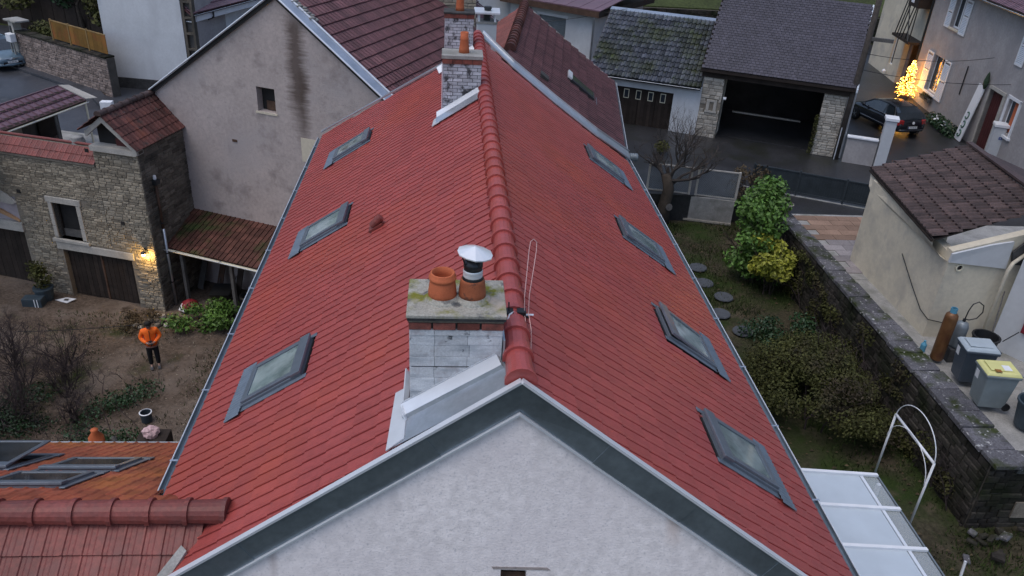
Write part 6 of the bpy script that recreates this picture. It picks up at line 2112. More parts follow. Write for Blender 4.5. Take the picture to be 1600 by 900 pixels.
# pots on the wall end, drum, boxes by the mesh fence
for lb, x, y, z, s in (('brown flowerpot with a pale rim on the far end of the garden wall', 11.22, 25.35, 5.0, 1.0), ('second brown flowerpot half hidden behind the laurel', 11.45, 26.6, 4.7, .95)):
    p_ = thing('flowerpot', lb, 'pot', (x, y, z), 'flowerpots by the garden wall')
    MB().lathe([(.13 * s, 0), (.19 * s, .34 * s), (.215 * s, .35 * s), (.22 * s, .42 * s), (.17 * s, .42 * s), (.16 * s, .36 * s)], (x, y, z + .002), 18).build('pot', 'grey_wood', p_, smooth=False)
    MB().lathe([(.222 * s, 0), (.226 * s, .02), (.20 * s, .03)], (x, y, z + .41 * s), 18, cap0=False, cap1=False).build('rim', 'pale_stone', p_)
BD = thing('garden_barrel', 'dark barrel with a white lid by the gutter corner', 'barrel', (6.9, 26.7, 3))
MB().lathe([(.3, 0), (.34, .3), (.34, .6), (.3, .9), (.28, .9), (.27, .3)], (6.9, 26.7, 3.0), 16).build('drum', 'tub_dark', BD)
MB().prism([(6.55, 26.6, 3.92), (7.1, 26.45, 3.92), (7.25, 26.75, 3.92), (6.7, 26.9, 3.92)], (0, 0, .04)).build('lid', 'dressed_stone', BD)
PL_ = thing('corrugated_pipe', 'short grey ribbed pipe end poking past the roof corner', 'pipe', (4.85, 22.3, 8.0))
MB().lathe([(.10, 0), (.12, .02), (.10, .05), (.12, .08), (.10, .11), (.12, .14), (.10, .17), (.12, .2), (.11, .26), (.08, .26)], (4.55, 22.15, 8.12), 14, axis=(1, 0, -.05)).build('pipe', 'grey_bottle', PL_)

# ================================================================== bins, bottles and buckets in the neighbour's yard
def wheelie(label, x, y, z, a, body, lid, extra=None):
    F = Fr((x, y), (math.cos(a), math.sin(a)))
    t = thing('wheelie_bin', label, 'bin', (x, y, z), 'wheelie bins behind the garden wall')
    w, d, h = .62, .76, 1.06
    b = [F.p(sx * w / 2 * .82, sy * d / 2 * .80, z + .06) for sx, sy in ((-1, -1), (1, -1), (1, 1), (-1, 1))]
    tp = [F.p(sx * w / 2, sy * d / 2, z + h - .08) for sx, sy in ((-1, -1), (1, -1), (1, 1), (-1, 1))]
    MB().hexa(b + tp).build('body', body, t, bevel=.025)
    MB().box((-w / 2 - .03, -d / 2 - .03, z + h - .10), (w / 2 + .03, d / 2 + .03, z + h - .04), F).build('rim', body, t, bevel=.015)
    MB().hexa([F.p(-w / 2 - .025, -d / 2 - .04, z + h - .038), F.p(w / 2 + .025, -d / 2 - .04, z + h - .038), F.p(w / 2 + .025, d / 2 + .04, z + h - .038), F.p(-w / 2 - .025, d / 2 + .04, z + h - .038),
               F.p(-w / 2 + .03, -d / 2 + .02, z + h + .03), F.p(w / 2 - .03, -d / 2 + .02, z + h + .03), F.p(w / 2 - .03, d / 2 - .02, z + h + .05), F.p(-w / 2 + .03, d / 2 - .02, z + h + .05)]).build('lid', lid, t, bevel=.02)
    MB().box((-w / 2 + .10, -d / 2 + .08, z + h + .05), (w / 2 - .10, d / 2 - .14, z + h + .062), F).build('lid_panel', lid, t, bevel=.005)
    MB().tube([F.p(-w / 2 + .08, d / 2 + .08, z + h - .06), F.p(w / 2 - .08, d / 2 + .08, z + h - .06)], .018, 6).build('handle', body, t)
    for s in (-1, 1):
        MB().lathe([(.10, -.03), (.10, .03)], F.p(s * (w / 2 - .08), d / 2 - .02, z + .10), 14, axis=F.d).build('wheel', 'black_rubber', t)
    MB().hexa([F.p(-.22, -d / 2 * .93 - .012, z + .66), F.p(-.08, -d / 2 * .93 - .012, z + .66), F.p(-.08, -d / 2 * .98 - .012, z + .88), F.p(-.22, -d / 2 * .98 - .012, z + .88),
               F.p(-.22, -d / 2 * .93, z + .66), F.p(-.08, -d / 2 * .93, z + .66), F.p(-.08, -d / 2 * .98, z + .88), F.p(-.22, -d / 2 * .98, z + .88)]).build('sticker', 'plate_white', t)
    if extra:
        MB().box((w / 2 - .34, .02, z + h + .063), (w / 2 - .12, .20, z + h + .07), F).build('paper', 'white_paint', t)
        MB().box((w / 2 - .14, -.22, z + h + .063), (w / 2 - .02, -.08, z + h + .07), F).build('sticker', 'yellow_fence', t)
    return t


wheelie('dark blue-grey wheelie bin with pale grey lid beside the copper gas cylinder', 12.62, 16.0, 4.6, -1.74, 'bin_dark', 'bin_lid_grey')
wheelie('grey wheelie bin with the pale yellow lid', 12.52, 14.98, 4.6, -1.72, 'bin_grey', 'bin_lid_yellow', True)
CY = thing('gas_cylinder', 'tall copper-coloured gas cylinder standing against the outhouse', 'gas cylinder', (12.35, 16.95, 4.6))
MB().lathe([(.155, 0), (.165, .03), (.165, 1.28), (.15, 1.36), (.10, 1.42), (.06, 1.44)], (12.35, 16.95, 4.6), 24).build('body', 'copper', CY, smooth=True)
MB().lathe([(.085, 0), (.085, .13), (.07, .13), (.07, .02)], (12.35, 16.95, 6.03), 14).build('valve_guard', 'blue_plastic', CY)
MB().lathe([(.03, 0), (.03, .1)], (12.35, 16.95, 6.03), 8).build('valve', 'dark_metal', CY)
C2_ = thing('gas_bottle', 'small grey gas bottle with a looped hose behind the dark bin', 'gas bottle', (12.85, 17.1, 4.6))
MB().lathe([(.15, 0), (.17, .05), (.17, .62), (.13, .74), (.05, .78)], (12.85, 17.1, 4.9), 20).build('body', 'grey_bottle', C2_, smooth=True)
MB().box((12.65, 16.9, 4.5), (13.05, 17.3, 4.895)).build('stand', 'dark_slab', C2_)
MB().tube([(12.85, 17.1, 5.66), (12.87, 17.1, 6.0), (12.93, 17.1, 6.2), (13.05, 17.08, 6.28), (13.2, 17.06, 6.18), (13.24, 17.06, 5.98), (13.15, 17.08, 5.78), (12.98, 17.1, 5.72), (12.88, 17.1, 5.74)], .016, 6).build('hose', 'black_rubber', C2_, smooth=True)
MB().lathe([(.04, 0), (.04, .09)], (12.85, 17.1, 5.66), 8).build('regulator', 'dark_metal', C2_)
BL = thing('plastic_bottle', 'pale blue plastic bottle at the foot of the copper cylinder', 'bottle', (12.0, 17.0, 4.6))
MB().lathe([(.07, 0), (.075, .02), (.075, .22), (.03, .30), (.03, .34)], (11.95, 17.05, 4.75), 12).build('body', 'blue_plastic', BL)
MB().box((11.8, 16.9, 4.5), (12.1, 17.2, 4.748)).build('stand', 'concrete', BL)
TB = thing('black_tub', 'round dark tub behind the grey-lidded bin', 'tub', (13.3, 16.75, 4.6))
MB().lathe([(.26, 0), (.32, .5), (.35, .52), (.35, .56), (.30, .56), (.26, .2)], (13.35, 16.75, 4.9), 18).build('tub', 'black_rubber', TB)
MB().box((13.1, 16.5, 4.5), (13.6, 17, 4.898)).build('stand', 'dark_slab', TB)
TB2 = thing('large_tub', 'large dark blue round tub in front of the yellow-lidded bin', 'tub', (13.1, 14.1, 4.6))
MB().lathe([(.27, 0), (.36, .62), (.39, .63), (.39, .68), (.345, .68), (.28, .12), (0, .12)], (13.05, 14.15, 4.6), 24, cap1=False).build('tub', 'tub_dark', TB2)
BK = thing('white_bucket', 'white plastic bucket at the right edge on the courtyard', 'bucket', (13.2, 13.4, 4.6))
MB().lathe([(.14, 0), (.175, .33), (.185, .33), (.185, .36), (.165, .36), (.14, .05), (0, .05)], (13.15, 13.45, 4.6), 18, cap1=False).build('bucket', 'bucket_white', BK)
MB().tube([(13.15 + .18 * math.cos(a), 13.45 + .05, 4.92 - .12 * math.sin(a)) for a in [math.pi * k / 8 for k in range(9)]], .008, 5).build('handle', 'grey_bottle', BK)
BG = thing('rubbish_bag', 'white plastic sack beside the grey bin', 'bag', (13.6, 14.9, 4.6))
mb = MB().lathe([(.16, 0), (.24, .08), (.25, .28), (.18, .44), (.05, .52), (.07, .58)], (13.6, 14.9, 4.65), 12)
mb.build('sack', 'bucket_white', BG, smooth=True)
MB().box((13.55, 14.64, 4.92), (13.68, 14.66, 5.06)).build('logo', 'plate_blue', BG)
SP = thing('leaning_pole', 'thin grey pole leaning against the pale wall', 'pole', (14.0, 17.4, 4.6))
MB().tube([(13.75, 17.0, 4.62), (14.1, 17.65, 6.3)], .018, 6).build('pole', 'grey_wood', SP)

# rubble heap lower right
RH = thing('stone_heap', 'heap of grey stones at the foot of the retaining wall, lower right', 'stones', (11.3, 11.9, 3))
rd = random.Random(12)
for k in range(16):
    p = V3(11.0 + rd.uniform(-.5, 1.6), 11.7 + rd.uniform(-.4, .7), 3.05 + rd.uniform(0, .18))
    sc = V3(rd.uniform(.12, .34), rd.uniform(.1, .24), rd.uniform(.06, .12))
    rt_ = Matrix.Rotation(rd.uniform(0, 6.28), 3, 'Z') @ Matrix.Rotation(rd.uniform(-.4, .4), 3, 'X')
    vs = [p + rt_ @ V3(a * sc.x * rd.uniform(.8, 1), b * sc.y * rd.uniform(.8, 1), c * sc.z * rd.uniform(.8, 1)) for c in (-.5, .5) for a, b in ((-.5, -.5), (.5, -.5), (.5, .5), (-.5, .5))]
    MB().hexa(vs, rd.random()).build('stone', 'garden_stone' if k % 4 else 'coping_stone', RH, bevel=.02)

# ================================================================== cars
def car(label, front, fwd2, paint, style, plate, L=4.15, W=1.76):
    """A five-door hatchback: front is the middle of the front bumper on the ground, fwd2 the way it faces."""
    f = V3(fwd2[0], fwd2[1], 0).normalized()
    r = V3(f.y, -f.x, 0)
    o = Vector(front) - f * L                          # middle of the rear bumper
    t = thing('parked_car', label, 'car', o + f * L / 2, 'cars parked by the houses')

    def P(x, y, z):
        return o + r * x + f * y + V3(0, 0, z)
    hw = W / 2
    # stations: y, half width, sill z, shoulder z, deck z (bonnet / tailgate top)
    st = [(0.0, .66, .42, .62, .66), (.06, .80, .30, .80, .86), (.22, .86, .25, .92, .95), (.7, .88, .22, .94, .97), (1.4, .88, .2, .93, .95), (2.3, .88, .2, .92, .94),
          (3.0, .87, .2, .90, .93), (3.5, .84, .22, .84, .90), (3.9, .78, .25, .74, .80), (4.09, .68, .30, .64, .69), (4.15, .56, .36, .58, .62)]
    ring = []
    for y, w, zb, zs, zd in st:
        k = w / .88 * hw
        ring.append([(-k * .90, zb), (-k, zb + .14), (-k * 1.0, (zb + zs) / 2 + .03), (-k * .97, zs), (-k * .72, zd), (0, zd + .015),
                     (k * .72, zd), (k * .97, zs), (k, (zb + zs) / 2 + .03), (k, zb + .14), (k * .90, zb)])
    mb = MB()
    n = 11
    vs = [P(x, s[0], z) for s, rr_ in zip(st, ring) for x, z in rr_]
    fs = [(i * n + j, i * n + j + 1, (i + 1) * n + j + 1, (i + 1) * n + j) for i in range(len(st) - 1) for j in range(n - 1)]
    fs += [(i * n + n - 1, i * n, (i + 1) * n, (i + 1) * n + n - 1) for i in range(len(st) - 1)]
    fs += [tuple(range(n - 1, -1, -1)), tuple((len(st) - 1) * n + j for j in range(n))]
    mb.add(vs, fs)
    body = mb.build('body', paint, t, smooth=True)
    md = body.modifiers.new('smooth', 'SUBSURF')
    md.levels = md.render_levels = 1
    # cabin: glass house with a painted roof and pillars
    cst = [(.16, .60, .93, .93), (.42, .66, .93, 1.22), (.80, .60, .93, 1.405), (1.35, .60, .93, 1.46), (2.0, .60, .93, 1.45), (2.45, .58, .93, 1.36), (3.12, .64, .92, .935)]
    gl, rf, pl_ = MB(), MB(), MB()
    rows = []
    for y, wt, zb, zt_ in cst:
        wb_ = hw * .94
        q = (zt_ - zb) / .52
        wtop = wb_ - (wb_ - wt * hw / .88) * q
        rows.append((P(-wb_, y, zb), P(-wtop, y, zt_ - .03 * q), P(-wtop * .75, y, zt_), P(wtop * .75, y, zt_), P(wtop, y, zt_ - .03 * q), P(wb_, y, zb)))
    gv = [p for row in rows for p in row]
    gl.add(gv, [(i * 6 + j, i * 6 + j + 1, (i + 1) * 6 + j + 1, (i + 1) * 6 + j) for i in range(len(rows) - 1) for j in range(5)])
    gl.build('windows', 'car_glass', t, smooth=False)
    up_ = V3(0, 0, .012)
    rv = [p + up_ for row in rows[1:6] for p in (row[1], row[2], row[3], row[4])]
    rf.add(rv, [(i * 4 + j, i * 4 + j + 1, (i + 1) * 4 + j + 1, (i + 1) * 4 + j) for i in range(1, 3) for j in range(3)])
    rf.build('roof', paint, t, smooth=True)
    for s in (0, 5):
        a = 1 if s == 0 else 4
        sg = -1 if s == 0 else 1
        pl_.tube([rows[0][s].lerp(rows[1][a], .1), rows[1][a].lerp(rows[1][s], .2), rows[2][a], rows[3][a], rows[4][a], rows[5][a], rows[6][a].lerp(rows[6][s], .5)], .035, 6)
        for i, (ka, kb) in ((3, (0, 1)),):
            pl_.tube([rows[i][s], rows[i][a]], .03, 6)
        pl_.tube([rows[1][s], rows[2][a]], .045, 6)
    pl_.build('pillar', paint, t)
    for s in (-1, 1):
        MB().tube([P(s * hw * .97, .5, .95), P(s * hw * .985, 1.5, .955), P(s * hw * .975, 2.9, .945)], .012, 5).build('window_trim', 'chrome', t)
        MB().tube([P(s * hw * 1.005, .95, .46), P(s * hw * 1.01, 2.9, .46)], .018, 5).build('side_trim', 'chrome' if style == 'rear' else paint, t)
        mr = MB().lathe([(.03, 0), (.085, .03), (.09, .10), (.05, .14)], P(s * (hw + .02), 2.72, 1.0), 10, axis=r * s).build('mirror', paint, t, smooth=True)
        for k in (1.5, 2.55):
            MB().tube([P(s * hw * 1.0, k, .78), P(s * hw * 1.0, k + .16, .78)], .014, 5).build('door_handle', paint, t)
        for y in (.74, 3.36):
            c = P(s * (hw - .10), y, .31)
            w = MB().lathe([(.20, -.10), (.30, -.10), (.315, -.06), (.315, .06), (.30, .10), (.21, .105)], c, 22, axis=r * s).build('tyre', 'black_rubber', t, smooth=True)
            MB().lathe([(.21, .06), (.20, .095), (.06, .08), (.0, .09)], c, 18, axis=r * s, cap0=False).build('rim', 'chrome', w)
            for k in range(5):
                a = k * 2 * math.pi / 5
                MB().tube([c + r * s * .10, c + r * s * .10 + (f * math.cos(a) + V3(0, 0, math.sin(a))) * .19], .02, 4).build('spoke', 'grey_bottle', w)
            MB().lathe([(.33, 0), (.36, .01), (.36, .035)], c + r * s * .07, 22, axis=r * s, cap0=False, cap1=False).build('wheel_arch', 'black_rubber', t)
    # rear
    for s in (-1, 1):
        MB().hexa([P(s * hw * .62, .02, .68), P(s * hw * .93, .09, .66), P(s * hw * .97, .22, .67), P(s * hw * .64, .16, .67),
                   P(s * hw * .62, .015, .92), P(s * hw * .90, .09, .92), P(s * hw * .95, .22, .93), P(s * hw * .64, .16, .92)]).build('tail_light', 'tail_light', t, bevel=.02)
    MB().hexa([P(-.34, -.025, .50), P(.34, -.025, .50), P(.34, .05, .50), P(-.34, .05, .50), P(-.30, -.005, .66), P(.30, -.005, .66), P(.30, .06, .66), P(-.30, .06, .66)]).build('plate_recess', 'plate_black', t)
    pr_ = MB()
    pr_.hexa([P(-.26, -.035, .52), P(.26, -.035, .52), P(.26, -.026, .52), P(-.26, -.026, .52), P(-.26, -.028, .63), P(.26, -.028, .63), P(.26, -.018, .63), P(-.26, -.018, .63)])
    rp = pr_.build('number_plate', 'plate_white', t)
    MB().hexa([P(-.26, -.037, .52), P(-.22, -.037, .52), P(-.22, -.034, .52), P(-.26, -.034, .52), P(-.26, -.030, .63), P(-.22, -.030, .63), P(-.22, -.027, .63), P(-.26, -.027, .63)]).build('plate_band', 'plate_blue', rp)
    text('plate_text', plate, .085, frame_mtx(P(.02, -.0375, .575), r, V3(0, 0, 1), -f), 'plate_black', rp)
    MB().lathe([(.075, 0), (.07, .012), (.0, .015)], P(0, -.005, .80), 18, axis=-f + V3(0, 0, .15), cap0=False).build('badge', 'plate_white' if style == 'rear' else 'chrome', t)
    bmp = MB().tube([P(-hw * .92, .24, .42), P(-hw * .7, .02, .42), P(0, -.05, .42), P(hw * .7, .02, .42), P(hw * .92, .24, .42)], .07, 8).build('rear_bumper', paint, t, smooth=True)
    MB().hexa([P(-.5, .42, 1.205), P(.5, .42, 1.205), P(.46, .80, 1.40), P(-.46, .80, 1.40), P(-.5, .40, 1.225), P(.5, .40, 1.225), P(.46, .80, 1.425), P(-.46, .80, 1.425)]).build('tailgate_top', paint, t) if style != 'rear' else None
    MB().tube([P(-.32, .10, 1.0), P(.1, .15, 1.02)], .010, 5).build('rear_wiper', 'black_rubber', t)
    # front
    for s in (-1, 1):
        MB().hexa([P(s * hw * .48, L - .10, .60), P(s * hw * .80, L - .22, .60), P(s * hw * .84, L - .42, .66), P(s * hw * .52, L - .28, .68),
                   P(s * hw * .50, L - .16, .70), P(s * hw * .79, L - .30, .73), P(s * hw * .83, L - .58, .82), P(s * hw * .56, L - .40, .80)]).build('headlight', 'head_light', t, bevel=.02)
        if style == 'front':
            MB().tube([P(s * .05, L + .01, .68), P(s * .40, L - .06, .665), P(s * .62, L - .18, .70)], .018, 5).build('chrome_line', 'chrome', t)
            MB().tube([P(s * .05, L + .01, .63), P(s * .40, L - .06, .61), P(s * .58, L - .14, .62)], .014, 5).build('chrome_line', 'chrome', t)
            MB().lathe([(.05, 0), (.05, .02)], P(s * hw * .68, L - .13, .40), 12, axis=f).build('fog_lamp', 'head_light', t)
    if style == 'front':
        for z in (.64, .69):
            MB().tube([P(-.09, L + .015, z - .035), P(0, L + .02, z + .02), P(.09, L + .015, z - .035)], .016, 5).build('chevron_badge', 'chrome', t)
        MB().hexa([P(-.5, L - .01, .36), P(.5, L - .01, .36), P(.5, L - .08, .36), P(-.5, L - .08, .36), P(-.46, L + .01, .50), P(.46, L + .01, .50), P(.46, L - .06, .50), P(-.46, L - .06, .50)]).build('grille', 'plate_black', t)
    fp = MB().hexa([P(-.26, L + .035, .44), P(.26, L + .035, .44), P(.26, L + .02, .44), P(-.26, L + .02, .44), P(-.26, L + .03, .55), P(.26, L + .03, .55), P(.26, L + .015, .55), P(-.26, L + .015, .55)]).build('number_plate', 'plate_white', t)
    text('plate_text', plate, .085, frame_mtx(P(0, L + .037, .495), -r, V3(0, 0, 1), f), 'plate_black', fp)
    MB().tube([P(-hw * .92, L - .42, .36), P(-hw * .74, L - .1, .36), P(0, L + .0, .34), P(hw * .74, L - .1, .36), P(hw * .92, L - .42, .36)], .075, 8).build('front_bumper', paint, t, smooth=True)
    return t


th = -.2
fw_ = V3(math.sin(th), math.cos(th), 0)
car('black hatchback seen from behind beside the glowing yellow tree', V3(22.40, 37.45, 4.1) + fw_ * 4.15, (fw_.x, fw_.y), 'car_black', 'rear', 'FR 183 LB')
car('grey-blue hatchback facing out at the left edge of the road', V3(-24.62, 45.95, 3.5), (.72, -.69), 'car_blue', 'front', 'BT 406 KC')

# ================================================================== lit yellow tree beside the house
TLt = thing('lit_tree', 'small fir-shaped tree covered in glowing yellow lights by the shuttered house', 'lit tree', (26.0, 45.0, 4.1))
MB().tube([(26.0, 45.0, 4.08), (26.0, 45.0, 5.9)], .035, 6).build('trunk', 'bark', TLt)
MB().lathe([(.22, 0), (.28, .25), (.2, .25)], (26.0, 45.0, 4.1), 12).build('pot', 'grey_wood', TLt)
rd = random.Random(77)
mbg, mbs = MB(), MB()
for k in range(420):
    h = rd.random() ** 1.3
    tier = (h * 7) % 1.0
    rad = .80 * (1 - h) * (1.0 - .45 * tier) + .03
    a = rd.uniform(0, 6.28)
    q = rd.uniform(.3, 1)
    p = V3(26.0 + rad * q * math.cos(a), 45.0 + rad * q * math.sin(a), 4.45 + 2.0 * h - .08 * q)
    s = rd.uniform(.05, .12)
    d_ = V3(math.cos(a), math.sin(a), -.25).normalized()
    e = d_.cross(V3(0, 0, 1)).normalized()
    mbg.add([p - d_ * s, p + e * s * .4, p + d_ * s, p - e * s * .4], [(0, 1, 2, 3)])
    if k % 2 == 0:
        mbs.lathe([(0, -.022), (.026, 0), (0, .022)], p + d_ * s * .6 + V3(0, 0, .02), 5, cap0=False, cap1=False)
mbg.build('glowing_foliage', 'tree_glow', TLt, fix=False)
mbs.build('light_bulbs', 'tree_spark', TLt, fix=False, kind='stuff')
ld = bpy.data.lights.new('tree_light', 'POINT')
ld.energy = 85
ld.color = (1.0, .52, .10)
ld.shadow_soft_size = .35
lo = bpy.data.objects.new('tree_light', ld)
COL.objects.link(lo)
lo.parent = TLt
lo.location = (-.45, -.15, 1.2)

# ================================================================== the person in the yard
def skin(name, pts, edges, material, parent, root=0, sub=1):
    """Grow one continuous surface round a skeleton; pts: (x, y, z, rx, ry)."""
    me = bpy.data.meshes.new(name)
    bm = bmesh.new()
    ly = bm.verts.layers.skin.verify()
    vs = []
    for i, p in enumerate(pts):
        v_ = bm.verts.new(p[:3])
        v_[ly].radius = (p[3], p[4] if len(p) > 4 else p[3])
        v_[ly].use_root = (i == root)
        vs.append(v_)
    for a, b in edges:
        bm.edges.new((vs[a], vs[b]))
    bm.to_mesh(me)
    bm.free()
    ob = bpy.data.objects.new(name, me)
    COL.objects.link(ob)
    ob.modifiers.new('skin', 'SKIN').use_smooth_shade = True
    sd = ob.modifiers.new('sub', 'SUBSURF')
    sd.levels = sd.render_levels = sub
    dg = bpy.context.evaluated_depsgraph_get()
    m2 = bpy.data.meshes.new_from_object(ob.evaluated_get(dg))
    bpy.data.objects.remove(ob)
    m2.materials.clear()
    m2.materials.append(M[material])
    m2.name = name
    o2 = bpy.data.objects.new(name, m2)
    COL.objects.link(o2)
    o2.parent = parent
    WL[o2.name] = WL[parent.name].copy()
    return o2


PE = thing('person', 'person in an orange hi-vis jacket and dark trousers holding a small controller in the yard', 'person', (-10.40, 22.79, 0.02))
PE.rotation_euler = (0, 0, math.radians(18))
# local frame: faces -y, z up; built for a 1.72 m figure
B = [(0, 0, .93, .15, .11), (0, .0, 1.08, .14, .10), (0, .01, 1.25, .165, .11), (0, .02, 1.40, .16, .10), (0, .02, 1.48, .06, .06), (0, .0, 1.56, .075, .09), (0, -.005, 1.66, .08, .095), (0, 0, 1.715, .05, .06)]
E_ = [(0, 1), (1, 2), (2, 3), (3, 4), (4, 5), (5, 6), (6, 7)]
B.append((0, -.095, 1.60, .016))
E_.append((5, 8))                                         # nose
for s in (-1, 1):
    b = len(B)
    B += [(s * .085, .0, 1.60, .012)]
    E_.append((5, b))                                     # ear
for s in (-1, 1):
    b = len(B)
    B += [(s * .19, .02, 1.42, .06), (s * .27, .03, 1.18, .048), (s * .12, -.22, 1.08, .036), (s * .07, -.27, 1.08, .03, .018), (s * .05, -.31, 1.085, .03, .014)]
    E_ += [(3, b), (b, b + 1), (b + 1, b + 2), (b + 2, b + 3), (b + 3, b + 4)]
    hd = b + 4
    for k, (dx, dz, ll) in enumerate(((.0, .035, .06), (.0, .012, .068), (.0, -.012, .062), (.0, -.034, .05))):
        c = len(B)
        B += [(s * .045 - s * .01, -.325, 1.085 + dz, .0095), (s * .03 - s * ll * .5, -.345, 1.083 + dz, .0085), (s * .0 + s * (.03 - ll * .8), -.325, 1.08 + dz, .0075)]
        E_ += [(hd, c), (c, c + 1), (c + 1, c + 2)]
    c = len(B)
    B += [(s * .055, -.29, 1.125, .011), (s * .03, -.305, 1.145, .0095)]
    E_ += [(b + 3, c), (c, c + 1)]
for s in (-1, 1):
    b = len(B)
    B += [(s * .095, .0, .86, .095), (s * .105, -.01, .50, .065), (s * .11, .015, .10, .042), (s * .115, -.12, .04, .035, .03)]
    E_ += [(0, b), (b, b + 1), (b + 1, b + 2), (b + 2, b + 3)]
skin('body', B, E_, 'skin', PE)
J = [(0, 0, .80, .205, .155), (0, 0, .95, .205, .155), (0, .005, 1.12, .205, .15), (0, .01, 1.28, .21, .15), (0, .02, 1.42, .19, .12), (0, .02, 1.485, .09, .085)]
JE = [(0, 1), (1, 2), (2, 3), (3, 4), (4, 5)]
for s in (-1, 1):
    b = len(J)
    J += [(s * .20, .02, 1.42, .09), (s * .30, .03, 1.17, .08), (s * .20, -.12, 1.10, .065), (s * .115, -.225, 1.085, .052)]
    JE += [(4, b), (b, b + 1), (b + 1, b + 2), (b + 2, b + 3)]
jk = skin('jacket', J, JE, 'hi_vis', PE)


def local_build(mb, name, material, par, smooth=False):
    me = mb.mesh(name, material, smooth=smooth)
    ob = bpy.data.objects.new(name, me)
    COL.objects.link(ob)
    ob.parent = par
    WL[ob.name] = WL[PE.name].copy()
    return ob


mb = MB()
ring_ = lambda z, rx, ry, n=20: [(rx * math.cos(2 * math.pi * k / n), ry * math.sin(2 * math.pi * k / n) + .0, z) for k in range(n)]
for za, zb in ((.84, .89), (1.0, 1.05)):
    a, b = ring_(za, .222, .172), ring_(zb, .222, .170)
    n = 20
    mb.add(a + b, [(k, (k + 1) % n, n + (k + 1) % n, n + k) for k in range(n)])
local_build(mb, 'reflective_band', 'reflective', jk)
local_build(MB().tube([(0, -.155, .82), (0, -.160, 1.1), (0, -.15, 1.3), (0, -.10, 1.46)], .010, 5), 'zip', 'black_cloth', jk)
T_ = [(0, 0, .92, .175, .135), (0, 0, .84, .17, .13)]
TE = [(0, 1)]
for s in (-1, 1):
    b = len(T_)
    T_ += [(s * .10, 0, .74, .108), (s * .108, -.01, .48, .085), (s * .115, .01, .09, .075)]
    TE += [(1, b), (b, b + 1), (b + 1, b + 2)]
skin('trousers', T_, TE, 'black_cloth', PE)
for s in (-1, 1):
    local_build(MB().hexa([(s * .115 - .05, -.19, .0), (s * .115 + .05, -.19, .0), (s * .115 + .045, .07, .0), (s * .115 - .045, .07, .0),
                           (s * .115 - .04, -.16, .06), (s * .115 + .04, -.16, .06), (s * .115 + .04, .06, .10), (s * .115 - .04, .06, .10)]), 'shoe', 'shoe', PE)
hr = MB()
hr.lathe([(.105, 0), (.112, .03), (.10, .08), (.06, .12), (0, .13)], (0, .012, 1.635), 16, cap0=False)
hr.hexa([(-.07, -.10, 1.635), (.07, -.10, 1.635), (.05, -.18, 1.63), (-.05, -.18, 1.63), (-.07, -.10, 1.65), (.07, -.10, 1.65), (.05, -.18, 1.64), (-.05, -.18, 1.64)])
local_build(hr, 'cap', 'dark_hair', PE, smooth=True)
local_build(MB().hexa([(-.07, -.10, 1.60), (.07, -.10, 1.60), (.08, -.04, 1.60), (-.08, -.04, 1.60), (-.07, -.10, 1.625), (.07, -.10, 1.625), (.08, -.04, 1.625), (-.08, -.04, 1.625)]), 'glasses', 'black_rubber', PE)
local_build(MB().tube([(-.03, -.092, 1.545), (.03, -.092, 1.545)], .008, 5), 'mouth', 'tail_light', PE)
# the controller in both hands is a thing of its own
RC = thing('remote_controller', 'small dark controller held in both hands of the person', 'controller', (-10.40, 22.79, 0.02))
RC.rotation_euler = (0, 0, math.radians(18))
local_build(MB().hexa([(-.075, -.36, 1.055), (.075, -.36, 1.055), (.075, -.28, 1.065), (-.075, -.28, 1.065), (-.075, -.36, 1.09), (.075, -.36, 1.09), (.075, -.28, 1.10), (-.075, -.28, 1.10)]), 'case', 'black_rubber', RC)
for s in (-1, 1):
    local_build(MB().tube([(s * .045, -.33, 1.09), (s * .045, -.335, 1.12)], .008, 5), 'stick', 'dark_metal', RC)
local_build(MB().hexa([(-.06, -.285, 1.10), (.06, -.285, 1.10), (.06, -.275, 1.10), (-.06, -.275, 1.10), (-.06, -.26, 1.17), (.06, -.26, 1.17), (.06, -.25, 1.17), (-.06, -.25, 1.17)]), 'screen', 'window_glass', RC)

# ================================================================== plants
LB_ = thing('laurel_bush', 'tall bright green laurel bush against the end of the garden wall', 'bush', (9.95, 24.1, 3))
rd = random.Random(5)
mb = MB()
for k in range(9):
    branches(mb, (9.95 + rd.uniform(-.3, .3), 24.0 + rd.uniform(-.3, .3), 2.95), (rd.uniform(-.3, .3), rd.uniform(-.3, .3), 1), 1.7, .035, 2, rd, .4)
mb.build('stem', 'bark', LB_)
bl = []
for k in range(26):
    z = .5 + 2.9 * k / 25
    q = .55 if z < 2.9 else .35
    bl.append(((9.95 + rd.uniform(-q, q), 24.2 + rd.uniform(-q, q), 3 + z), (rd.uniform(.42, .66), rd.uniform(.42, .66), rd.uniform(.3, .5))))
leaf_cloud(bl, 8500, .165, 15).build('crown', 'leaf_green', LB_, fix=False)
YB = thing('variegated_shrub', 'yellow-green variegated shrub in front of the tall laurel', 'shrub', (10.15, 23.15, 3))
mb = MB()
for k in range(7):
    branches(mb, (10.15 + rd.uniform(-.2, .2), 23.2 + rd.uniform(-.2, .2), 2.95), (rd.uniform(-.3, .3), rd.uniform(-.3, .3), 1), 1.0, .025, 2, rd, .5)
mb.build('stem', 'bark', YB)
bl = [((10.15 + rd.uniform(-.55, .55), 23.15 + rd.uniform(-.45, .45), 3 + rd.uniform(.55, 1.95)), (rd.uniform(.25, .42),) * 2 + (rd.uniform(.22, .36),)) for _ in range(12)]
leaf_cloud(bl, 2300, .16, 16).build('crown', 'leaf_yellow', YB, fix=False)
OL = thing('rounded_shrub', 'broad dark olive rounded shrub between the roof and the garden wall', 'shrub', (9.3, 16.6, 3))
mb = MB()
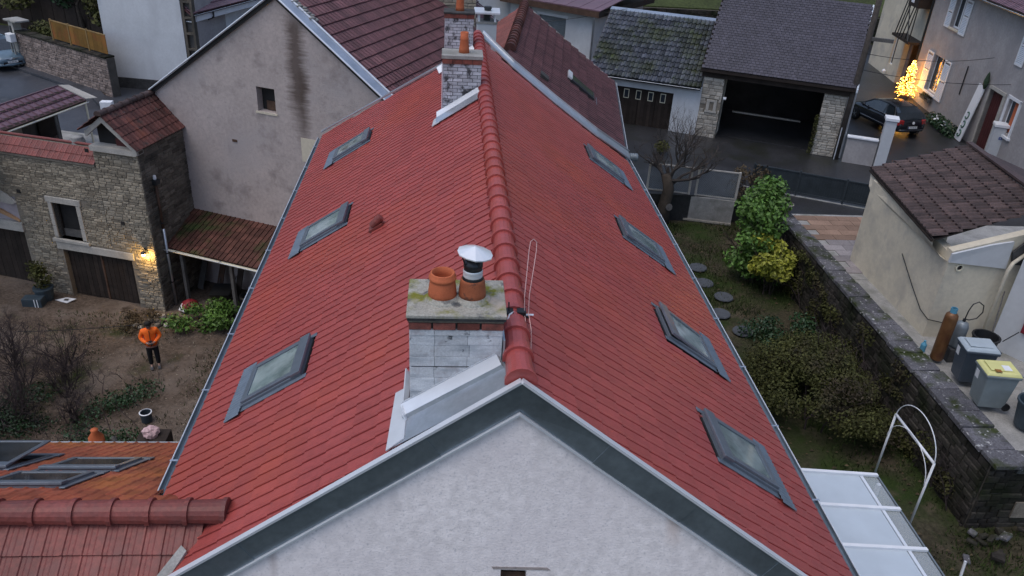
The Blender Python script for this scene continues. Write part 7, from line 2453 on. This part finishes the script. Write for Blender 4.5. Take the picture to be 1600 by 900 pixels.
for k in range(14):
    branches(mb, (9.3 + rd.uniform(-.9, .9), 16.6 + rd.uniform(-1.3, 1.3), 2.95), (rd.uniform(-.4, .4), rd.uniform(-.4, .4), 1), .9, .03, 3, rd, .6)
mb.build('stem', 'twig', OL)
bl = []
for k in range(46):
    a, q = rd.uniform(0, 6.28), rd.random() ** .55
    bl.append(((9.2 + 1.6 * q * math.cos(a), 16.7 + 2.2 * q * math.sin(a), 3.4 + 1.25 * (1 - q ** 2.4) * rd.uniform(.75, 1.05)), (rd.uniform(.42, .7), rd.uniform(.45, .75), rd.uniform(.28, .45))))
leaf_cloud(bl, 30000, .08, 17, up=.5).build('crown', 'leaf_olive', OL, fix=False)
ED = thing('edge_shrub', 'dark green leafy shrub just below the stepping stones', 'shrub', (9.6, 20.0, 3))
bl = [((9.5 + rd.uniform(-.9, 1.0), 20.0 + rd.uniform(-.9, .9), 3 + rd.uniform(.1, .45)), (.5, .5, .28)) for _ in range(9)]
leaf_cloud(bl, 2600, .10, 18).build('foliage', 'leaf_dark', ED, fix=False)


def bare(label, x, y, z, h, seed, m='twig', n=5, r=.03, depth=4, spread=.55, group=None, name='bare_shrub', cat='shrub'):
    t = thing(name, label, cat, (x, y, z), group)
    rd = random.Random(seed)
    mb = MB()
    for k in range(n):
        branches(mb, (x + rd.uniform(-.15, .15), y + rd.uniform(-.15, .15), z - .05), (rd.uniform(-.5, .5), rd.uniform(-.5, .5), 1), h * .42, r, depth, rd, spread, kids=(2, 4), shrink=.68)
    mb.build('branches', m, t, fix=False)
    return t


BT = thing('bare_tree', 'gnarled bare tree with a mossy trunk near the street fence', 'tree', (7.9, 29.1, 3))
rd = random.Random(44)
mb = MB()
mb.tube([(7.9, 28.9, 2.9), (7.85, 28.9, 3.7), (7.95, 28.95, 4.4), (7.8, 29.0, 5.0)], [.28, .24, .22, .18], 10)
mb.build('trunk', 'bark', BT, smooth=True)
MB().lathe([(.15, 0), (.14, .04), (0, .05)], (8.0, 28.70, 3.75), 10, axis=(.2, -1, .3)).build('sawn_stub', 'grey_wood', BT)
mb = MB()
for d_, l_ in (((.9, .1, .5), 1.1), ((1, -.1, .15), 1.2), ((-.5, .2, 1), 1.0), ((.2, .3, 1), 1.25), ((.5, .3, .8), 1.1), ((-.2, .2, 1), 1.1), ((.3, -.2, .9), 1.0)):
    branches(mb, (7.9, 28.95, 4.6 + rd.uniform(-.5, .4)), d_, l_, .07, 4, rd, .5, kids=(2, 3), shrink=.7)
mb.build('crown', 'grey_twig', BT, fix=False)
bare('bare twiggy shrub in front of the white garage wall', 9.7, 33.4, 4.1, 2.6, 81, 'grey_twig', 7, .025)
cl = thing('climbing_shrub', 'straggly shrub with pale dry leaves over the street fence', 'shrub', (11.5, 29.6, 3.5))
leaf_cloud([((11.4 + rd.uniform(-.6, .6), 29.6 + rd.uniform(-.4, .4), 3.9 + rd.uniform(0, 1.3)), (.35, .35, .3)) for _ in range(9)], 900, .12, 20).build('foliage', 'leaf_brown', cl, fix=False)
mb = MB()
for k in range(6):
    branches(mb, (11.4 + rd.uniform(-.4, .4), 29.6, 3.0), (rd.uniform(-.3, .3), 0, 1), 1.0, .02, 3, rd, .5)
mb.build('stem', 'twig', cl, fix=False)
sp = thing('small_shrub', 'small yellow-green shrub at the foot of the white garage wall', 'shrub', (8.6, 33.8, 4.1))
leaf_cloud([((8.6 + rd.uniform(-.4, .4), 33.8 + rd.uniform(-.3, .3), 4.3 + rd.uniform(0, .3)), (.3, .3, .22)) for _ in range(5)], 500, .11, 21).build('foliage', 'leaf_olive', sp, fix=False)
vn = thing('mossy_vine', 'thin yellow-green vine on the inner corner of the open garage', 'vine', (15.6, 34.9, 4.1))
leaf_cloud([(tuple(GBF.p(5.45, .2, 4.3 + .3 * k)), (.12, .12, .22)) for k in range(6)], 420, .09, 22).build('foliage', 'leaf_olive', vn, fix=False)
fh = thing('flowering_shrub', 'low dark shrub with pale flowers along the shuttered house', 'shrub', (25.2, 39.3, 4.1))
leaf_cloud([(tuple(HF.p(4.0 + .5 * k, -.55, 4.35)), (.5, .55, .32)) for k in range(6)], 1300, .15, 23).build('foliage', 'leaf_dark', fh, fix=False)
leaf_cloud([(tuple(HF.p(4.4 + .5 * k, -.75, 4.58)), (.35, .35, .12)) for k in range(4)], 26, .14, 24).build('flower', 'white_paint', fh, fix=False)
wx = thing('window_plant', 'small plant on the ground below the lower shuttered window', 'plant', tuple(HF.p(1.6, -.3, 4.8)))
leaf_cloud([(tuple(HF.p(.9 + .3 * k, -.15, 4.85)), (.25, .16, .14)) for k in range(4)], 260, .11, 25).build('foliage', 'leaf_olive', wx, fix=False)
MB().box((.7, -.26, 4.62), (2.0, -.105, 4.80), HF).build('trough', 'grey_wood', wx)

wc = thing('wall_creeper', 'dark straggly creeper hanging over the garden wall face', 'creeper', (10.9, 18, 3))
rd = random.Random(61)
bl = []
for k in range(34):
    y = 12.8 + rd.random() * 11.5
    bl.append(((10.93, y, 3.15 + 1.55 * rd.random() ** 1.4), (.14, rd.uniform(.3, .7), rd.uniform(.15, .4))))
leaf_cloud(bl, 5200, .085, 62).build('foliage', 'leaf_olive', wc, fix=False)
mb = MB()
for k in range(16):
    branches(mb, (10.95, 13 + k * .75, 3.0), (-.12, rd.uniform(-.5, .5), 1), .8, .02, 3, rd, .5)
mb.build('stem', 'twig', wc, fix=False, kind='stuff')
# yard on the left
gsh = 'bare shrubs and saplings in the yard'
for i, (x, y, h, lb) in enumerate(((-14.1, 21.6, 2.5, 'tall bare shrub at the left edge of the yard'), (-13.2, 22.6, 2.2, 'bare shrub nearest the barn door side'), (-12.6, 21.2, 2.0, 'bare many-stemmed shrub in the middle of the thicket'),
                                   (-13.4, 19.8, 2.2, 'bare dark shrub above the annex skylight'), (-11.9, 19.9, 1.5, 'low bare shrub near the white-rimmed tub'), (-15.0, 23.0, 2.4, 'bare shrub farthest left, towards the barn'), (-14.6, 20.2, 2.3, 'dark tangled bare shrub at the left margin'))):
    bare(lb, x, y, 0, h, 90 + i, 'twig', 10, .022, 4, .6, gsh)
GC = leaf_cloud([((-13.2 + rd.uniform(-2.4, 3.2), 19.4 + rd.uniform(-1.6, 1.8), .12 + rd.uniform(0, .18)), (.7, .6, .16)) for _ in range(26)], 9000, .09, 30).build('ground_cover', 'leaf_dark', fix=False)
GC['kind'] = 'stuff'
mb = MB()
for k in range(70):
    x, y = -13.2 + rd.uniform(-2.6, 3.4), 19.6 + rd.uniform(-1.9, 2.6)
    branches(mb, (x, y, -.02), (rd.uniform(-.8, .8), rd.uniform(-.8, .8), .8), rd.uniform(.3, .7), .012, 3, rd, .7, kids=(2, 3))
DB = mb.build('dead_brush', 'twig', fix=False)
DB['kind'] = 'stuff'
iv = thing('ivy_clump', 'low glossy green clump of leaves beside the person', 'plant', (-9.6, 25.4, 0))
leaf_cloud([((-9.8 + rd.uniform(-.9, 1.1), 25.6 + rd.uniform(-.7, .7), .2 + rd.uniform(0, .35)), (.45, .4, .25)) for _ in range(12)], 2600, .13, 31).build('foliage', 'leaf_green', iv, fix=False)
wd = thing('weed_patch', 'straggly brown weeds and stones at the foot of the barn corner', 'weeds', (-11.4, 25.6, 0))
leaf_cloud([((-11.5 + rd.uniform(-.9, .6), 25.5 + rd.uniform(-.8, .5), .1 + rd.uniform(0, .15)), (.4, .35, .14)) for _ in range(8)], 1000, .09, 32).build('foliage', 'leaf_brown', wd, fix=False)
for k in range(14):
    p = V3(-11.3 + rd.uniform(-.6, .6), 25.6 + rd.uniform(-.6, .4), .06)
    MB().lathe([(.05, -.05), (.12, 0), (.09, .08), (0, .1)], p, 7, t=rd.random()).build('stone', 'pale_stone' if k % 3 == 0 else 'dark_stone', wd)
# potted shrub and tub by the barn doors
PT2 = thing('potted_shrub', 'dark potted shrub between the two barn doors', 'potted plant', (-15.6, 26.9, 0))
MB().lathe([(.26, 0), (.34, .5), (.36, .52), (.36, .58), (.3, .58)], (-15.7, 27.0, 0.02), 16).build('pot', 'tub_dark', PT2)
leaf_cloud([((-15.7 + rd.uniform(-.25, .25), 27.0 + rd.uniform(-.2, .2), .8 + rd.uniform(0, .7)), (.28, .28, .24)) for _ in range(7)], 700, .12, 33).build('foliage', 'leaf_olive', PT2, fix=False)
CR = thing('blue_crate', 'dark blue crate with pale straps in front of the barn', 'crate', (-15.9, 26.6, 0))
MB().box((-16.25, 26.35, .02), (-15.55, 26.75, .42)).build('box', 'tub_dark', CR, bevel=.02)
for x in (-15.8, -15.7):
    MB().box((x, 26.34, .1), (x + .03, 26.348, .42)).build('strap', 'white_paint', CR)
PA_ = thing('paper_sheet', 'white sheet lying on the ground before the barn door', 'sheet', (-15.0, 27.0, .05))
mb = MB()
mb.prism([(-15.35, 26.95, .07), (-14.85, 26.75, .06), (-14.6, 27.0, .10), (-15.0, 27.12, .08)], (0, 0, .02))
mb.build('sheet', 'white_paint', PA_)
MB().box((-15.0, 26.86, .12), (-14.85, 26.98, .13)).build('stain', 'grey_wood', PA_)
RT_ = thing('white_rimmed_tub', 'dark tub with a white rim standing in the undergrowth', 'tub', (-9.75, 19.9, 0))
MB().lathe([(.15, 0), (.17, .3), (.16, .31), (.14, .1), (0, .1)], (-9.75, 19.9, .02), 18, cap1=False).build('tub', 'tub_dark', RT_)
MB().lathe([(.17, 0), (.185, .03), (.155, .04)], (-9.75, 19.9, .32), 18, cap0=False, cap1=False).build('rim', 'white_paint', RT_)
OB = thing('orange_sack', 'orange-brown sack by the annex gutter', 'sack', (-10.4, 18.3, 0))
MB().lathe([(.14, 0), (.22, .15), (.2, .4), (.08, .58), (.1, .66), (0, .68)], (-10.15, 17.6, .9), 10).build('sack', 'orange_bag', OB, smooth=True)
MB().box((-10.5, 17.3, 0), (-9.8, 17.9, .9)).build('stand', 'grey_wood', OB)
PKB = thing('pink_bag', 'crumpled pink and white bag by the annex gutter', 'bag', (-8.9, 18.0, 0))
mb = MB()
rd = random.Random(9)
for k in range(7):
    mb.lathe([(0, -.1), (.12, -.05), (.15, .03), (.07, .12), (0, .13)], V3(-8.9 + rd.uniform(-.15, .15), 18.2 + rd.uniform(-.12, .12), .95 + rd.uniform(-.05, .12)), 7, axis=(rd.uniform(-1, 1), rd.uniform(-1, 1), 1))
mb.build('bag', 'pink_bag', PKB)
MB().box((-9.3, 17.9, 0), (-8.5, 18.5, .85)).build('stand', 'dark_wood', PKB)
LDk = thing('leaning_plank', 'dark plank propped behind the annex gutter', 'plank', (-9.6, 18.0, 0))
MB().tube([(-9.95, 18.1, .9), (-9.35, 17.4, .15)], .06, 4).build('plank', 'grey_wood', LDk)
GPk = thing('grey_plank', 'long grey plank lying beside the ivy clump', 'plank', (-8.6, 25.2, 0))
MB().box((-9.0, 25.25, .10), (-7.2, 25.45, .18)).build('plank', 'grey_wood', GPk)
# clutter in the lean-to
WBR = thing('wheelbarrow', 'old dark wheelbarrow under the lean-to', 'wheelbarrow', tuple(SF.p(1.9, -1.3, 0)))
q = SF.p(1.9, -1.3, 0)
MB().hexa([q + V3(-.25, -.3, .3), q + V3(.25, -.3, .3), q + V3(.25, .3, .3), q + V3(-.25, .3, .3), q + V3(-.38, -.5, .62), q + V3(.38, -.5, .62), q + V3(.38, .5, .58), q + V3(-.38, .5, .58)]).build('tray', 'dark_metal', WBR)
MB().lathe([(.12, -.04), (.19, -.04), (.19, .04), (.12, .04)], q + V3(0, -.65, .19), 16, axis=(1, 0, 0)).build('wheel', 'black_rubber', WBR)
for s in (-1, 1):
    MB().tube([q + V3(s * .1, -.65, .19), q + V3(s * .25, .2, .32), q + V3(s * .3, 1.0, .62)], .022, 6).build('handle', 'grey_wood', WBR)
    MB().tube([q + V3(s * .24, .25, .3), q + V3(s * .24, .35, 0.02)], .02, 5).build('leg', 'dark_metal', WBR)
for i, (x, y, z, lb) in enumerate(((2.8, -1.0, .14, 'worn tyre lying flat under the lean-to'), (2.85, -1.05, .36, 'worn tyre on top of the tyre pile under the lean-to'), (3.6, -.6, .4, 'tyre standing against the planks of the lean-to'))):
    tag(MB().lathe([(.2, -.09), (.31, -.09), (.34, 0), (.31, .09), (.2, .09), (.2, -.09)], SF.p(x, y, z), 18, axis=(0, 0, 1) if i < 2 else (.3, 1, .2), cap0=False, cap1=False).build('tyre', 'black_rubber', smooth=True), lb, 'tyre', 'old tyres in the lean-to')
RS = thing('red_sack', 'red and white sack dumped at the lean-to post', 'sack', tuple(SF.p(1.1, -2.2, 0)))
MB().lathe([(.2, 0), (.32, .1), (.3, .3), (.12, .42), (0, .44)], SF.p(1.15, -2.25, .02), 10).build('sack', 'red_shutter', RS, smooth=True)
MB().prism([SF.p(.85, -2.55, .1), SF.p(1.2, -2.6, .1), SF.p(1.15, -2.5, .36), SF.p(.95, -2.45, .34)], (0, .03, 0)).build('flap', 'white_paint', RS)
for i in range(5):
    lb = ('grey board leaning on the left of the lean-to', 'brown board leaning beside the lean-to post', 'short dark board in the middle of the lean-to', 'pale board leaning behind the wheelbarrow', 'wide brown board at the right end of the lean-to')[i]
    b_ = thing('leaning_board', lb, 'board', tuple(SF.p(.5 + i * .85, -1.0, 0)), 'boards leaning in the lean-to')
    MB().hexa([SF.p(.3 + i * .85, -.8, .02), SF.p(.55 + i * .85, -.8, .02), SF.p(.55 + i * .85, -.76, .02), SF.p(.3 + i * .85, -.76, .02),
               SF.p(.35 + i * .85, -.25, 1.3 + .12 * (i % 3)), SF.p(.6 + i * .85, -.25, 1.3 + .12 * (i % 3)), SF.p(.6 + i * .85, -.21, 1.3 + .12 * (i % 3)), SF.p(.35 + i * .85, -.21, 1.3 + .12 * (i % 3))]).build('board', ('grey_wood', 'brown_wood', 'dark_wood', 'grey_wood', 'brown_wood')[i], b_)

# thin cables
def wire(label, pts, r=.012, m='black_rubber'):
    tag(MB().tube(pts, r, 5).build('overhead_wire', m), label, 'wire')


def sag(a, b, d, n=10):
    a, b = Vector(a), Vector(b)
    return [a.lerp(b, k / n) - V3(0, 0, d * 4 * (k / n) * (1 - k / n)) for k in range(n + 1)]


wire('thin cable strung from the utility pole to the shuttered house', sag((17.15, 34.1, 8.9), tuple(HF.p(7.2, -.05, 8.3)), .25))
wire('second thin cable from the utility pole along the shuttered house', sag((17.15, 34.1, 8.2), tuple(HF.p(9.5, -.05, 7.6)), .2))
wire('slack cable slung low across the yard behind the person', sag((-14.6, 22.9, 1.25), (-9.0, 25.7, .35), .15))
wire('thin cable between the white house and the mossy garage roof', sag((2.2, 44.2, 7.5), tuple(GAF.p(-4.6, 3.9, 8.95)), .15))

# ------------------------------------------------------------------ grass and pebbles
def blades(name, n, region, seed, hmin, hmax, wid, material, dens):
    rd = random.Random(seed)
    mb = MB()
    k = 0
    while k < n:
        x, y = rd.uniform(region[0], region[1]), rd.uniform(region[2], region[3])
        if mn.noise(Vector((x * .55, y * .55, 4.0))) + rd.uniform(-.35, .35) < dens:
            k += 0.34
            continue
        k += 1
        z = region[4]
        h = rd.uniform(hmin, hmax)
        a = rd.uniform(0, 6.28)
        dx, dy = math.cos(a) * wid, math.sin(a) * wid
        lx, ly = rd.gauss(0, h * .5), rd.gauss(0, h * .5)
        mb.add([(x - dx, y - dy, z - .03), (x + dx, y + dy, z - .03), (x + lx, y + ly, z + h)], [(0, 1, 2)], rd.random())
    o_ = mb.build(name, material, fix=False)
    o_['kind'] = 'stuff'
    return o_


blades('garden_grass', 26000, (4.6, 10.95, 8.5, 28.8, 3.0), 1, .05, .17, .018, 'grass_blade', .05)
blades('lower_grass', 3500, (8.0, 14, 8.5, 12.4, 3.0), 4, .05, .16, .018, 'grass_blade', .0)
blades('yard_grass', 12000, (-19, -5, 14.5, 26.2, 0.02), 2, .04, .15, .018, 'grass_blade', .12)
mb = MB()
rd = random.Random(31)
for k in range(2200):
    x, y = rd.uniform(-17, -5.5), rd.uniform(15, 26)
    s = rd.uniform(.008, .026)
    z = .02 + bumpy(x, y, .05)
    mb.add([(x - s, y, z), (x, y - s, z), (x + s, y, z), (x, y + s, z), (x, y, z + s * .9)], [(0, 1, 4), (1, 2, 4), (2, 3, 4), (3, 0, 4)], rd.random())
o_ = mb.build('yard_gravel', 'rubble_stone', fix=False)
o_['kind'] = 'stuff'
mb = MB()
for k in range(700):
    x, y = rd.uniform(4.6, 10.8), rd.uniform(9, 28)
    s = rd.uniform(.03, .07)
    z = 3.05
    a = rd.uniform(0, 6.28)
    mb.add([(x - s, y, z), (x, y - s * .6, z + .02), (x + s, y, z), (x, y + s * .6, z + .03)], [(0, 1, 2, 3)], rd.random())
o_ = mb.build('fallen_leaves', 'leaf_brown', fix=False)
o_['kind'] = 'stuff'
